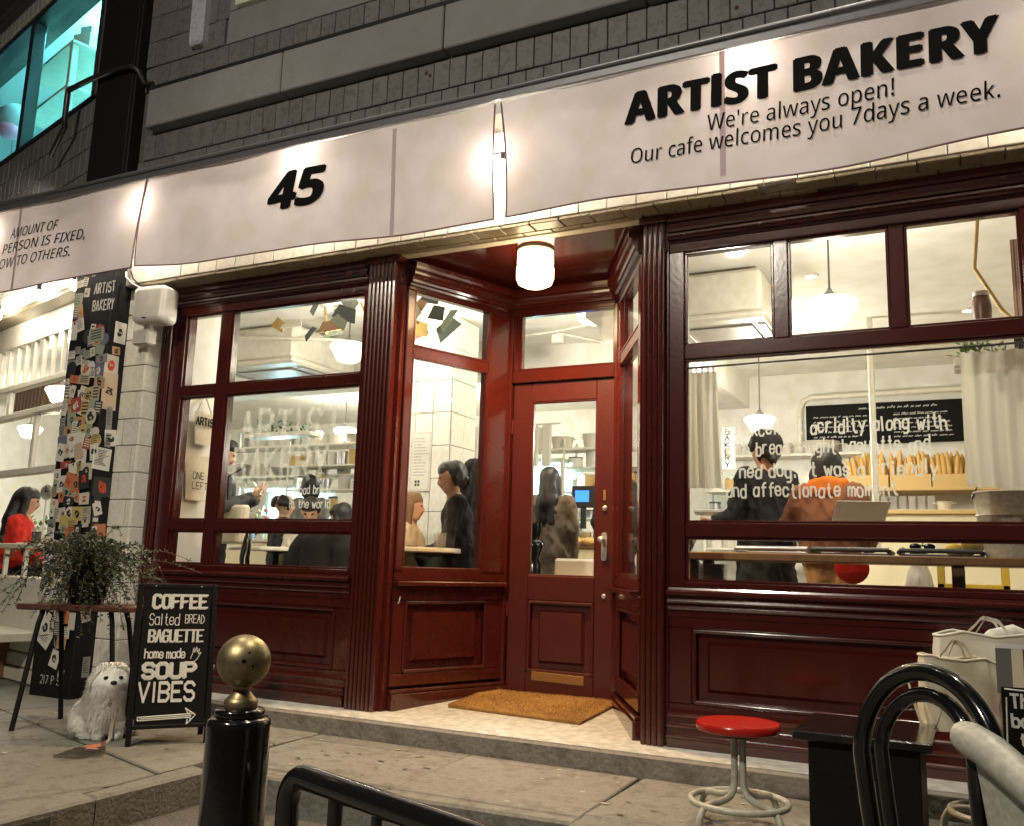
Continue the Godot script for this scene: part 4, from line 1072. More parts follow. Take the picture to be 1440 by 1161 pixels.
func lamps():
	# bulbs behind the banners on one cable
	var spots := [[-6.86, 3.36, "bare bulb glowing behind the left banner beyond its lettering"], [-5.20, 3.36, "bare bulb glowing behind the joint of left and middle banners"], [-3.74, 3.44, "bare bulb glowing behind the banner above number 45"], [-2.315, 3.17, "bare bulb seen through the gap between the banners"], [-0.88, 3.44, "bare bulb glowing behind the word BAKERY"], [0.62, 3.36, "bare bulb behind the right end of the right banner"]]
	for b in spots: bulb(b[2], V(b[0], b[1], 0.385), 0.55, "bulbs behind the banners")
	var cb := thing("festoon_cable", "thin black cable sagging between the bulbs behind the banners", "cable")
	var s := MB.new()
	for k in spots.size() - 1:
		var p := []
		for j in 15:
			var u := j / 14.0
			p.append(V(lerpf(spots[k][0], spots[k + 1][0], u), lerpf(spots[k][1], spots[k + 1][1], u) + 0.09 - 0.12 * sin(PI * u), 0.385 + 0.07 * sin(PI * u)))
		s.tube(p, 0.006, 5)
	put("cable", s, "black_matt", cb)
	# bulbs over the left cafe window
	bulb("bare bulb under the left banner end beside the pillar", V(-6.10, 2.92, 0.27), 0.16, "bulbs over the left cafe window", 0.034)
	bulb("lower bare bulb hanging under the left banner", V(-6.62, 2.92, 0.20), 0.2, "bulbs over the left cafe window", 0.036)
	bulb("bare bulb at the left picture edge over the cafe window", V(-7.35, 2.86, 0.05), 0.2, "bulbs over the left cafe window", 0.036)
	# doorway lamp
	var t := thing("doorway_lamp", "bright white drum lamp on the red doorway ceiling", "lamp", V(-2.33, 2.84, -0.12))
	s = MB.new(); s.lathe([Vector2(0, -0.245), Vector2(0.07, -0.243), Vector2(0.105, -0.225), Vector2(0.117, -0.195), Vector2(0.117, -0.125), Vector2(0.112, -0.118), Vector2(0.112, -0.10), Vector2(0.114, -0.095), Vector2(0.112, -0.035), Vector2(0.10, -0.02)], 28); put("shade", s, "porch_glow", t)
	s = MB.new(); s.lathe([Vector2(0.10, -0.022), Vector2(0.115, -0.018), Vector2(0.115, -0.002), Vector2(0, -0.002)], 28); put("base", s, "white_paint", t)
	var pl := SpotLight3D.new(); pl.name = "light"; pl.light_energy = 5.0; pl.light_color = Color(1.0, 0.80, 0.55); pl.spot_angle = 84.0; pl.spot_range = 20.0; pl.spot_attenuation = 2.0; pl.light_size = 0.08; pl.shadow_enabled = true
	pl.position = V(0, -0.09, 0); pl.rotation_degrees = V(-90, 0, 0); t.add_child(pl)
	# cafe lamps
	var g := "white schoolhouse pendants"
	pendant("white pendant lamp beside the red pilaster in the left window", V(-4.56, 2.60, -1.2), CEIL, 0.155, 0.85, g)
	pendant("large white pendant lamp in the right window's middle top pane", V(-0.70, 2.50, -1.0), CEIL, 0.168, 0.85, g)
	pendant("small distant pendant lamp above the man in the black cap", V(-1.64, 2.23, -3.5), CEIL, 0.14, 1.6, g)
	ceiling_globe("white ceiling lamp at the top of the splayed side pane", V(-4.20, 3.06, -2.0), 0.15, 0.4, "white ceiling drum lamps")
	ceiling_globe("white ceiling lamp in the pane above the door", V(-2.72, 3.02, -2.1), 0.15, 1.0, "white ceiling drum lamps")
	g = "pendants of the left cafe room"
	for p in [[V(-8.2, 2.46, -1.27), "white pendant lamp cut by the sticker pillar in left cafe"], [V(-11.4, 2.5, -3.2), "white pendant lamp deep in the left cafe room"], [V(-7.6, 2.62, -5.2), "white pendant lamp over the back of the cafe"], [V(-5.4, 2.62, -5.4), "white pendant lamp over the glass cabinets"]]:
		pendant(p[1], p[0], CEIL, 0.16, 1.2, g)
	downlight("recessed spot left of the large pendant", V(-0.98, CEIL, -2.2), 1.0)
	downlight("recessed spot nearest the right curtain", V(0.10, CEIL, -3.6), 1.2)
	downlight("recessed spot over the shelf of loaves", V(-0.8, CEIL, -4.6), 1.6)
	downlight("recessed spot above the door pane at right", V(-3.05, CEIL, -3.9), 1.2)
	downlight("recessed spot in the left window's narrow top pane", V(-6.6, CEIL, -1.9), 1.0)
	# cyan strip light of the upper room
	var c := thing("strip_light", "cyan strip light on the ceiling of the upper room", "light", V(-7.4, 6.86, -1.6), deg_to_rad(-15.05))
	put("lamp_tube", bx(V(-1.0, -0.03, -0.03), V(1.0, 0.0, 0.03), 0.01), "cyan_glow", c)
	omni(c, V(0.7, -0.1, 0), 7.0, Color(0.46, 0.93, 0.97), 0.1); omni(c, V(-0.9, -0.1, 0), 7.0, Color(0.46, 0.93, 0.97), 0.1)
	# floodlights on the wall above the picture that light the pavement
	for p in [[-4.4, "wall floodlight above the number 45 banner, out of frame"], [-0.6, "wall floodlight above the ARTIST BAKERY banner, out of frame"]]:
		var f := thing("wall_floodlight", p[1], "lamp", V(p[0], 6.9, 0.26))
		s = MB.new(); s.tube([V(0, 0, 0), V(0, 0.15, 0.5), V(0, 0.12, 1.0)], 0.025, 8); put("arm", s, "dark_steel", f)
		s = MB.new(); s.bspan(V(-0.16, 0.04, 0.92), V(0.16, 0.12, 1.22), 0.02); put("housing", s, "dark_steel", f)
		put("lamp_face", bx(V(-0.13, 0.034, 0.95), V(0.13, 0.039, 1.19)), "lamp_glass", f)
		var l := SpotLight3D.new(); l.name = "light"; l.light_energy = 12.0; l.light_color = Color(1.0, 0.95, 0.86); l.spot_angle = 40.0; l.spot_angle_attenuation = 1.0; l.spot_range = 30.0; l.spot_attenuation = 2.0; l.light_size = 0.12; l.shadow_enabled = true
		l.position = V(0, 0.0, 1.07); l.rotation_degrees = V(-90 + 14, 180, 0); f.add_child(l)
	# street lamp across the lane, behind the viewer
	var sl := thing("street_lamp", "street lamp on the far side of the lane, behind the viewer", "street lamp", V(-2.6, -0.25, 8.6))
	s = MB.new(); s.tube([V(0, 0, 0), V(0, 4.6, 0), V(0, 5.3, -0.3), V(0, 5.55, -0.9), V(0, 5.6, -1.5)], [0.07, 0.05, 0.04, 0.035, 0.03], 12); put("pole", s, "dark_steel", sl)
	s = MB.new(); s.bspan(V(-0.16, 5.56, -2.0), V(0.16, 5.66, -1.4), 0.03); put("lamp_head", s, "dark_steel", sl)
	put("lamp_face", bx(V(-0.12, 5.553, -1.95), V(0.12, 5.558, -1.45)), "lamp_glass", sl)
	var l2 := SpotLight3D.new(); l2.name = "light"; l2.light_energy = 31.0; l2.light_color = Color(1.0, 0.96, 0.88); l2.spot_angle = 75.0; l2.spot_range = 40.0; l2.spot_attenuation = 2.0; l2.light_size = 0.2; l2.shadow_enabled = true
	l2.position = V(0, 5.52, -1.7); l2.rotation_degrees = V(-45, 0, 0); sl.add_child(l2)

# ---------- bodies: tapered capsules joined by a smooth minimum, meshed as surface nets ----------
func sdf(s: MB, bones: Array, cell: float, k: float, wrinkle := 0.0):
	# bones: [a, b, ra, rb, colour]
	var lo := Vector3.ONE * 1e9; var hi := -lo
	for b in bones:
		var r: float = maxf(b[2], b[3]) + 3.0 * cell + k
		lo = lo.min(b[0] - Vector3.ONE * r).min(b[1] - Vector3.ONE * r); hi = hi.max(b[0] + Vector3.ONE * r).max(b[1] + Vector3.ONE * r)
	var n := Vector3i(((hi - lo) / cell).ceil()) + Vector3i.ONE
	var nx := n.x; var ny := n.y; var nz := n.z; var nxy := nx * ny
	var sum := PackedFloat32Array(); sum.resize(nxy * nz)
	var near := PackedFloat32Array(); near.resize(nxy * nz); near.fill(1e9)
	var who := PackedByteArray(); who.resize(nxy * nz)
	var far := 4.5 * k
	for bi in bones.size():
		var b = bones[bi]
		var A: Vector3 = b[0]; var B: Vector3 = b[1]; var ra: float = b[2]; var rb: float = b[3]
		var D := B - A; var dd := maxf(D.length_squared(), 1e-9)
		var r := maxf(ra, rb) + maxf(far, 2.5 * cell)
		var p0 := Vector3i(((A.min(B) - Vector3.ONE * r - lo) / cell).floor()).clamp(Vector3i.ZERO, n - Vector3i.ONE)
		var p1 := Vector3i(((A.max(B) + Vector3.ONE * r - lo) / cell).ceil()).clamp(Vector3i.ZERO, n - Vector3i.ONE)
		for z in range(p0.z, p1.z + 1):
			for y in range(p0.y, p1.y + 1):
				var at := z * nxy + y * nx
				for x in range(p0.x, p1.x + 1):
					var q := lo + Vector3(x, y, z) * cell - A
					var t := clampf(q.dot(D) / dd, 0.0, 1.0)
					var d := (q - D * t).length() - (ra + (rb - ra) * t)
					if d < r:
						sum[at + x] += exp(-d / k)
						if d < near[at + x]: near[at + x] = d; who[at + x] = bi
	# surface nets on sum = 1
	var vid := PackedInt32Array(); vid.resize(nxy * nz); vid.fill(-1)
	var vs := PackedVector3Array(); var vc := PackedColorArray(); var nn := PackedVector3Array()
	var f := PackedFloat32Array(); f.resize(nxy * nz)
	for i in nxy * nz: f[i] = -k * log(sum[i]) if sum[i] > 1e-12 else 1.0
	var offs := [0, 1, nx, nx + 1, nxy, nxy + 1, nxy + nx, nxy + nx + 1]
	var ed := [[0, 1], [2, 3], [4, 5], [6, 7], [0, 2], [1, 3], [4, 6], [5, 7], [0, 4], [1, 5], [2, 6], [3, 7]]
	var co := []
	for i in 8: co.append(Vector3(i & 1, (i >> 1) & 1, (i >> 2) & 1))
	for z in nz - 1:
		for y in ny - 1:
			for x in nx - 1:
				var at := z * nxy + y * nx + x
				var f0 := f[at]
				if f0 > 3.0 * cell: continue
				var m := 0
				for i in 8: m |= (1 << i) if f[at + offs[i]] < 0 else 0
				if m == 0 or m == 255: continue
				var p := Vector3.ZERO; var c := 0
				for e in ed:
					var u: int = e[0]; var w: int = e[1]
					if ((m >> u) & 1) != ((m >> w) & 1):
						var fu := f[at + offs[u]]; var fw := f[at + offs[w]]
						p += co[u].lerp(co[w], fu / (fu - fw)); c += 1
				p /= c
				vid[at] = vs.size()
				vs.append(lo + (Vector3(x, y, z) + p) * cell)
				vc.append(bones[who[at]][4])
				nn.append(Vector3.ZERO)
	var tris := PackedInt32Array()
	var st := [[1, nx, nxy], [nx, nxy, 1], [nxy, 1, nx]]
	for z in range(1, nz - 1):
		for y in range(1, ny - 1):
			for x in range(1, nx - 1):
				var at := z * nxy + y * nx + x
				if vid[at] < 0 and vid[at - 1] < 0 and vid[at - nx] < 0 and vid[at - nxy] < 0: continue
				var ins := f[at] < 0
				for a in 3:
					var e: Array = st[a]
					if (f[at + e[0]] < 0) == ins: continue
					var A := vid[at]; var B := vid[at - e[1]]; var C := vid[at - e[1] - e[2]]; var D := vid[at - e[2]]
					if A < 0 or B < 0 or C < 0 or D < 0: continue
					if ins: tris.append_array([A, B, C, A, C, D])
					else: tris.append_array([A, C, B, A, D, C])
	for i in range(0, tris.size(), 3):
		var q := (vs[tris[i + 1]] - vs[tris[i]]).cross(vs[tris[i + 2]] - vs[tris[i]])
		for j in 3: nn[tris[i + j]] += q
	if wrinkle > 0.0:   # creases of cloth
		var fn := FastNoiseLite.new(); fn.seed = 8; fn.frequency = 5.0; fn.fractal_octaves = 3
		for i in vs.size():
			var q := vs[i]
			vs[i] = q + nn[i].normalized() * wrinkle * (absf(fn.get_noise_3d(q.x * 1.4, q.y * 0.75, q.z * 1.4)) * -2.2 + 0.35)
			nn[i] = Vector3.ZERO
		for i in range(0, tris.size(), 3):
			var q := (vs[tris[i + 1]] - vs[tris[i]]).cross(vs[tris[i + 2]] - vs[tris[i]])
			for j in 3: nn[tris[i + j]] += q
	for i in range(0, tris.size(), 3):
		for j in [0, 2, 1]:
			var t := tris[i + j]
			s.col = vc[t]; s.pt(vs[t], nn[t])

const SKIN := Color(0.55, 0.33, 0.21)
const BLACK := Color(0.012, 0.012, 0.013)

func hand(s: MB, w: Vector3, dir: Vector3, palm: Vector3, side: float, curl := 0.5):
	# wrist, direction of the fingers, direction the palm faces; side +1 puts the thumb on dir x palm
	var d := dir.normalized(); var p := (palm - d * palm.dot(d)).normalized(); var t := d.cross(p) * side
	var bones := []
	for k in 4:
		var off := t * (0.027 - k * 0.018)
		bones.append([w + d * 0.01 + off * 0.6, w + d * 0.075 + off, 0.013, 0.011, SKIN])
		var a := w + d * 0.08 + off; var ln: float = [0.030, 0.034, 0.031, 0.024][k]
		var dd := d
		for j in 3:
			dd = (dd + p * curl * (0.6 if j else 0.35)).normalized()
			var b := a + dd * ln * (1.0 - 0.22 * j)
			bones.append([a, b, 0.0085, 0.0078, SKIN]); a = b
	var a2 := w + d * 0.03 + t * 0.03
	var b2 := a2 + (d * 0.6 + t * 0.7 + p * 0.3).normalized() * 0.035
	bones.append([a2, b2, 0.012, 0.010, SKIN]); bones.append([b2, b2 + (d + p * 0.5 + t * 0.1).normalized() * 0.03, 0.0095, 0.008, SKIN])
	sdf(s, bones, 0.0055, 0.004)

func person(label: String, at: Vector3, turn: float, o: Dictionary) -> Node3D:
	# local z is the way the body faces
	var t := thing("person", label, "person", at, turn, o.get("group", ""))
	var h: float = o.get("h", 1.7); var q := h / 1.7
	var top: Color = o.get("top", BLACK); var leg: Color = o.get("leg", BLACK)
	var sit: bool = o.get("sit", false)
	var fat: float = o.get("fat", 1.0)
	var dy := -0.48 if sit else 0.0
	var lean: float = o.get("lean", 0.0)
	var L3 = func(x: float, y: float, z: float) -> Vector3:   # upper body, leaning about the hips
		var yy := y - 0.95
		return Vector3(x, 0.95 + dy + yy * cos(lean) - z * sin(lean), z * cos(lean) + yy * sin(lean)) * q
	var b := []
	for sx in [-1.0, 1.0]:
		b.append([L3.call(0.06 * sx, 0.98, 0), L3.call(0.075 * sx, 1.30, 0.0), 0.115 * q * fat, 0.112 * q * fat, top])
		b.append([L3.call(0.04 * sx, 1.36, -0.01), L3.call(0.165 * sx, 1.385, -0.015), 0.075 * q, 0.066 * q, top])
		var hip := Vector3(0.085 * sx, 0.93 + dy, 0) * q
		var knee: Vector3; var ank: Vector3
		if sit: knee = Vector3(0.11 * sx, 0.47, 0.43) * q; ank = Vector3(0.11 * sx, 0.08, 0.40) * q
		else: knee = Vector3(0.095 * sx, 0.50, 0.02) * q; ank = Vector3(0.10 * sx, 0.085, -0.02) * q
		b.append([hip, knee, 0.088 * q, 0.062 * q, leg]); b.append([knee, ank, 0.06 * q, 0.042 * q, leg])
		b.append([ank, ank + Vector3(0.0, -0.045, 0.14) * q, 0.042 * q, 0.032 * q, BLACK])
		if o.has("skirt"): b.append([L3.call(0.06 * sx, 0.95, 0), Vector3(0.08 * sx, o.skirt, 0.02) * q, 0.12 * q * fat, 0.13 * q * fat, top])
		var arms: Array = o.get("arms", [[0.24, 1.13, -0.03, 0.23, 0.90, 0.07], [0.24, 1.13, -0.03, 0.23, 0.90, 0.07]])
		var a: Array = arms[0 if sx < 0 else 1]
		var sh: Vector3 = L3.call(0.185 * sx, 1.375, -0.015); var el: Vector3 = L3.call(a[0] * sx, a[1], a[2]); var wr: Vector3 = L3.call(a[3] * sx, a[4], a[5])
		b.append([sh, el, 0.062 * q * fat, 0.05 * q * fat, top]); b.append([el, wr, 0.05 * q * fat, 0.036 * q, top])
	b.append([L3.call(0, 1.42, 0), L3.call(0, 1.52, 0.01), 0.052 * q, 0.05 * q, o.get("neck", SKIN)])
	var s := MB.new()
	sdf(s, b, 0.0165, 0.016, 0.022)
	# head with face
	var tilt: float = o.get("nod", 0.0); var yaw: float = o.get("look", 0.0)
	var HB := Basis(Vector3.UP, yaw) * Basis(Vector3.RIGHT, tilt)
	var hc: Vector3 = L3.call(0, 1.50, 0.0)
	var H3 = func(x: float, y: float, z: float) -> Vector3: return hc + HB * (Vector3(x, y, z) * q)
	var f := []
	f.append([H3.call(0, 0.02, 0.01), H3.call(0, 0.09, 0.0), 0.058 * q, 0.078 * q, SKIN]); f.append([H3.call(0, 0.11, -0.02), H3.call(0, 0.12, 0.015), 0.082 * q, 0.078 * q, SKIN])
	f.append([H3.call(0, 0.015, 0.045), H3.call(0, 0.06, 0.05), 0.036 * q, 0.045 * q, SKIN]); f.append([H3.call(0, 0.095, 0.088), H3.call(0, 0.066, 0.104), 0.009 * q, 0.014 * q, SKIN])
	f.append([H3.call(-0.018, 0.036, 0.088), H3.call(0.018, 0.036, 0.088), 0.007 * q, 0.007 * q, Color(0.42, 0.16, 0.13)])
	for sx in [-1.0, 1.0]:
		f.append([H3.call(0.080 * sx, 0.085, 0.0), H3.call(0.086 * sx, 0.06, 0.004), 0.016 * q, 0.011 * q, SKIN])
		f.append([H3.call(0.026 * sx, 0.098, 0.082), H3.call(0.036 * sx, 0.098, 0.078), 0.0062 * q, 0.0055 * q, Color(0.03, 0.02, 0.016)])
		f.append([H3.call(0.018 * sx, 0.117, 0.086), H3.call(0.045 * sx, 0.117, 0.076), 0.004 * q, 0.0035 * q, Color(0.06, 0.04, 0.03)])
	sdf(s, f, 0.0095, 0.008)
	for e in o.get("hands", []): hand(s, e[0], e[1], e[2], e[3], e[4])
	put("body", s, "cloth", t)
	# hair
	var g := []
	var W := Color(1, 1, 1)
	match o.get("hair", "short"):
		"short":
			g = [[H3.call(0, 0.135, -0.03), H3.call(0, 0.148, 0.03), 0.084 * q, 0.07 * q, W], [H3.call(0, 0.10, -0.05), H3.call(0, 0.05, -0.055), 0.068 * q, 0.045 * q, W], [H3.call(-0.05, 0.15, 0.06), H3.call(0.05, 0.155, 0.06), 0.026 * q, 0.026 * q, W], [H3.call(-0.042, 0.125, -0.025), H3.call(-0.045, 0.065, -0.05), 0.054 * q, 0.040 * q, W], [H3.call(0.042, 0.125, -0.025), H3.call(0.045, 0.065, -0.05), 0.054 * q, 0.040 * q, W], [H3.call(-0.068, 0.11, -0.02), H3.call(-0.07, 0.08, 0.0), 0.026 * q, 0.016 * q, W], [H3.call(0.068, 0.11, -0.02), H3.call(0.07, 0.08, 0.0), 0.026 * q, 0.016 * q, W]]
		"bob":
			g = [[H3.call(0, 0.13, -0.025), H3.call(0, 0.14, 0.02), 0.096 * q, 0.082 * q, W], [H3.call(0, 0.10, -0.05), H3.call(0, 0.0, -0.055), 0.085 * q, 0.075 * q, W], [H3.call(-0.07, 0.10, 0.0), H3.call(-0.075, -0.01, 0.0), 0.035 * q, 0.034 * q, W], [H3.call(0.07, 0.10, 0.0), H3.call(0.075, -0.01, 0.0), 0.035 * q, 0.034 * q, W], [H3.call(-0.045, 0.14, 0.07), H3.call(0.045, 0.14, 0.07), 0.024 * q, 0.024 * q, W]]
		"long":
			g = [[H3.call(0, 0.13, -0.025), H3.call(0, 0.14, 0.02), 0.096 * q, 0.08 * q, W], [H3.call(0, 0.10, -0.055), H3.call(0, -0.12, -0.085), 0.085 * q, 0.085 * q, W], [H3.call(-0.04, -0.1, -0.08), H3.call(-0.05, -0.30, -0.10), 0.07 * q, 0.045 * q, W], [H3.call(0.04, -0.1, -0.08), H3.call(0.05, -0.30, -0.10), 0.07 * q, 0.045 * q, W], [H3.call(-0.07, 0.10, 0.0), H3.call(-0.09, -0.14, 0.0), 0.034 * q, 0.03 * q, W], [H3.call(0.07, 0.10, 0.0), H3.call(0.09, -0.14, 0.0), 0.034 * q, 0.03 * q, W]]
		"curly":
			for k in 26:
				var a := rng.randf() * TAU; var e := rng.randf_range(-0.2, 1.4)
				var p: Vector3 = H3.call(cos(a) * cos(e) * 0.085, 0.10 + sin(e) * 0.075, -0.02 + sin(a) * cos(e) * 0.08 - 0.01)
				g.append([p, p + Vector3(0, 0.005, 0), rng.randf_range(0.026, 0.04) * q, 0.024 * q, W])
	if g:
		for k in 46:
			var hb: Array = g[rng.randi() % g.size()]
			var hd := V(rng.randf_range(-1, 1), rng.randf_range(-1, 1), rng.randf_range(-1, 1)).normalized()
			var hu := rng.randf()
			var hp: Vector3 = hb[0].lerp(hb[1], hu) + hd * lerpf(hb[2], hb[3], hu) * 0.93
			if (HB.inverse() * (hp - hc)).z < 0.05 * q: g.append([hp, hp + hd * 0.008 + V(0, -0.02, 0), 0.013 * q, 0.005 * q, W])
		var hs := MB.new(); sdf(hs, g, 0.010, 0.008)
		put("hair", hs, o.get("hair_mat", "hair"), t)
	if o.has("cap"):
		var c := MB.new(); sdf(c, [[H3.call(0, 0.13, -0.03), H3.call(0, 0.14, 0.02), 0.1 * q, 0.092 * q, BLACK], [H3.call(0, 0.17, 0.0), H3.call(0, 0.175, 0.01), 0.075 * q, 0.07 * q, BLACK], [H3.call(-0.04, 0.125, 0.10), H3.call(0.04, 0.125, 0.10), 0.016 * q, 0.016 * q, BLACK], [H3.call(0, 0.12, 0.13), H3.call(0, 0.118, 0.155), 0.03 * q, 0.012 * q, BLACK]], 0.012, 0.012)
		put("cap", c, "cloth", t)
	if o.has("scarf"):
		var ring := []
		for k in 12:
			var a := TAU * k / 12; var a1 := TAU * (k + 1) / 12
			ring.append([L3.call(cos(a) * 0.095, 1.455 + 0.012 * sin(a * 3), sin(a) * 0.085 - 0.005), L3.call(cos(a1) * 0.095, 1.455 + 0.012 * sin(a1 * 3), sin(a1) * 0.085 - 0.005), 0.045 * q, 0.045 * q, o.scarf])
			ring.append([L3.call(cos(a) * 0.11, 1.405, sin(a) * 0.10 - 0.005), L3.call(cos(a1) * 0.11, 1.405, sin(a1) * 0.10 - 0.005), 0.034 * q, 0.034 * q, o.scarf])
		var c := MB.new(); sdf(c, ring, 0.014, 0.008); put("scarf", c, "cloth", t)
	return t

func people():
	var F := FLOOR_IN
	var grey := Color(0.06, 0.06, 0.062); var beige := Color(0.42, 0.36, 0.26)
	# cap man with tray: faces back-left
	var p := person("man in black cap and long black coat carrying a tray", V(-1.25, F, -1.72), PI + 0.85, {"h": 1.71, "top": BLACK, "skirt": 0.42, "fat": 1.18, "look": 0.2, "cap": true, "arms": [[0.27, 1.12, 0.04, 0.20, 1.10, 0.30], [0.27, 1.12, 0.04, 0.22, 1.10, 0.30]],
		"hands": [[V(-0.20, 1.11, 0.31), V(0.1, 0.0, 1), V(0, 1, 0), 1.0, 0.25], [V(0.22, 1.11, 0.31), V(-0.1, 0, 1), V(0, 1, 0), -1.0, 0.25]]})
	person("woman with bobbed black hair, brown jacket and orange scarf", V(-0.80, F, -1.46), PI - 0.12, {"h": 1.55, "top": Color(0.20, 0.075, 0.032), "leg": Color(0.40, 0.21, 0.085), "hair": "bob", "scarf": Color(0.62, 0.16, 0.015), "fat": 1.3, "look": -0.3, "arms": [[0.28, 1.12, 0.0, 0.22, 0.98, 0.20], [0.30, 1.13, 0.0, 0.26, 1.08, 0.22]]})
	person("woman with long dark hair seen from behind through the door", V(-3.22, F, -2.40), PI + 0.1, {"h": 1.58, "top": Color(0.16, 0.12, 0.085), "leg": BLACK, "hair": "long", "fat": 1.15, "skirt": 0.7})
	person("person in dark jacket cut by the door pane's right edge", V(-2.50, F, -2.15), PI - 0.6, {"h": 1.68, "top": Color(0.05, 0.055, 0.05), "leg": BLACK, "fat": 1.1})
	person("young man in black sweater seated in profile by the glass", V(-3.42, F + 0.24, -1.25), -1.05, {"h": 1.77, "sit": true, "top": BLACK, "leg": BLACK, "hair": "short", "nod": 0.18, "lean": 0.14, "arms": [[0.25, 1.10, 0.10, 0.12, 1.06, 0.34], [0.25, 1.10, 0.10, 0.10, 1.06, 0.34]],
		"hands": [[V(-0.08, 0.61, 0.36), V(0.2, 0.3, 1), V(0, -0.3, 0.2), 1.0, 0.6], [V(0.07, 0.61, 0.36), V(-0.2, 0.3, 1), V(0, -0.3, 0.2), -1.0, 0.6]]})
	person("tall standing person in black behind the seated young man", V(-3.45, F, -1.80), PI, {"h": 1.88, "top": BLACK, "fat": 1.1})
	person("person in fluffy beige sweater at the small table", V(-3.86, F + 0.12, -1.05), 1.95, {"h": 1.6, "sit": true, "top": beige, "leg": Color(0.3, 0.16, 0.1), "hair": "long", "hair_mat": "hair_brown", "fat": 1.25, "lean": 0.15, "arms": [[0.27, 1.06, 0.14, 0.12, 1.03, 0.3], [0.27, 1.06, 0.14, 0.12, 1.03, 0.3]]})
	person("standing person in grey coat looking at a phone", V(-5.70, F, -1.0), 2.1, {"h": 1.74, "top": grey, "leg": BLACK, "hair": "short", "nod": 0.35, "fat": 1.15, "arms": [[0.25, 1.10, 0.06, 0.08, 1.22, 0.30], [0.25, 1.10, 0.06, 0.10, 1.2, 0.30]],
		"hands": [[V(-0.08, 1.25, 0.31), V(0.15, 0.6, 0.6), V(0, 0.5, -1), 1.0, 0.4], [V(0.09, 1.24, 0.31), V(-0.1, 0.6, 0.6), V(0, 0.5, -1), -1.0, 0.4]]})
	person("woman in grey shirt with black bobbed hair at the counter", V(-6.48, F, -3.20), PI, {"h": 1.66, "top": Color(0.20, 0.20, 0.17), "leg": BLACK, "hair": "bob"})
	person("seated customer with curly black hair", V(-6.38, F + 0.2, -2.65), PI * 0.8, {"h": 1.68, "sit": true, "top": BLACK, "hair": "curly", "fat": 1.15})
	person("young man facing the window with his head bowed", V(-5.50, F + 0.16, -2.05), 0.5, {"h": 1.62, "sit": true, "top": Color(0.5, 0.47, 0.4), "leg": BLACK, "hair": "short", "nod": 0.55, "lean": 0.25, "arms": [[0.25, 1.08, 0.12, 0.14, 1.04, 0.32], [0.25, 1.08, 0.12, 0.14, 1.04, 0.32]]})
	person("customer with straight black hair turned to the bowed man", V(-5.14, F + 0.1, -2.02), -PI / 2, {"h": 1.6, "sit": true, "top": Color(0.55, 0.5, 0.42), "leg": BLACK, "hair": "bob", "nod": 0.2})
	person("seated customer in dark quilted coat below the left curtain", V(-1.86, F, -1.75), PI * 0.7, {"h": 1.5, "sit": true, "top": Color(0.05, 0.052, 0.045), "leg": BLACK, "hair": "bob", "fat": 1.25})
	person("woman in a bright red sweater in the left cafe window", V(-7.84, F + 0.12, -0.70), 2.35, {"h": 1.66, "sit": true, "top": Color(0.55, 0.022, 0.010), "leg": BLACK, "hair": "long", "lean": 0.1, "nod": 0.15, "arms": [[0.26, 1.06, 0.12, 0.12, 1.03, 0.3], [0.26, 1.06, 0.12, 0.12, 1.03, 0.3]]})

# ---------- on the pavement ----------
func stool(label: String, at: Vector3, turn := 0.0):
	var t := thing("metal_stool", label, "stool", at, turn, "round stools on the pavement")
	var s := MB.new()
	s.lathe([Vector2(0.0, 0.378), Vector2(0.12, 0.372), Vector2(0.158, 0.370), Vector2(0.165, 0.376), Vector2(0.166, 0.395), Vector2(0.160, 0.404), Vector2(0.10, 0.406), Vector2(0.0, 0.4045)], 36); put("seat", s, "red_seat", t)
	s = MB.new(); s.lathe([Vector2(0.0, 0.355), Vector2(0.10, 0.355), Vector2(0.11, 0.372), Vector2(0, 0.372)], 20); put("seat_plate", s, "black_matt", t)
	for k in 4:
		var a := TAU * k / 4 + 0.55
		var d := V(cos(a), 0, sin(a))
		s = MB.new(); var ps := []
		for e in [[0.023, 0.356], [0.023, 0.30], [0.023, 0.22], [0.023, 0.175], [0.029, 0.15], [0.045, 0.13], [0.075, 0.118], [0.115, 0.112], [0.15, 0.110], [0.175, 0.105], [0.195, 0.09], [0.208, 0.065], [0.213, 0.03], [0.215, 0.0]]: ps.append(d * e[0] + V(0, e[1], 0))
		s.tube(ps, 0.0135, 9); put("leg", s, "cream_metal", t)
	s = MB.new(); var ring := []
	for k in 40: ring.append(V(cos(TAU * k / 40) * 0.187, 0.105, sin(TAU * k / 40) * 0.187))
	s.tube(ring, 0.013, 8, true); put("foot_ring", s, "cream_metal", t)
	return t

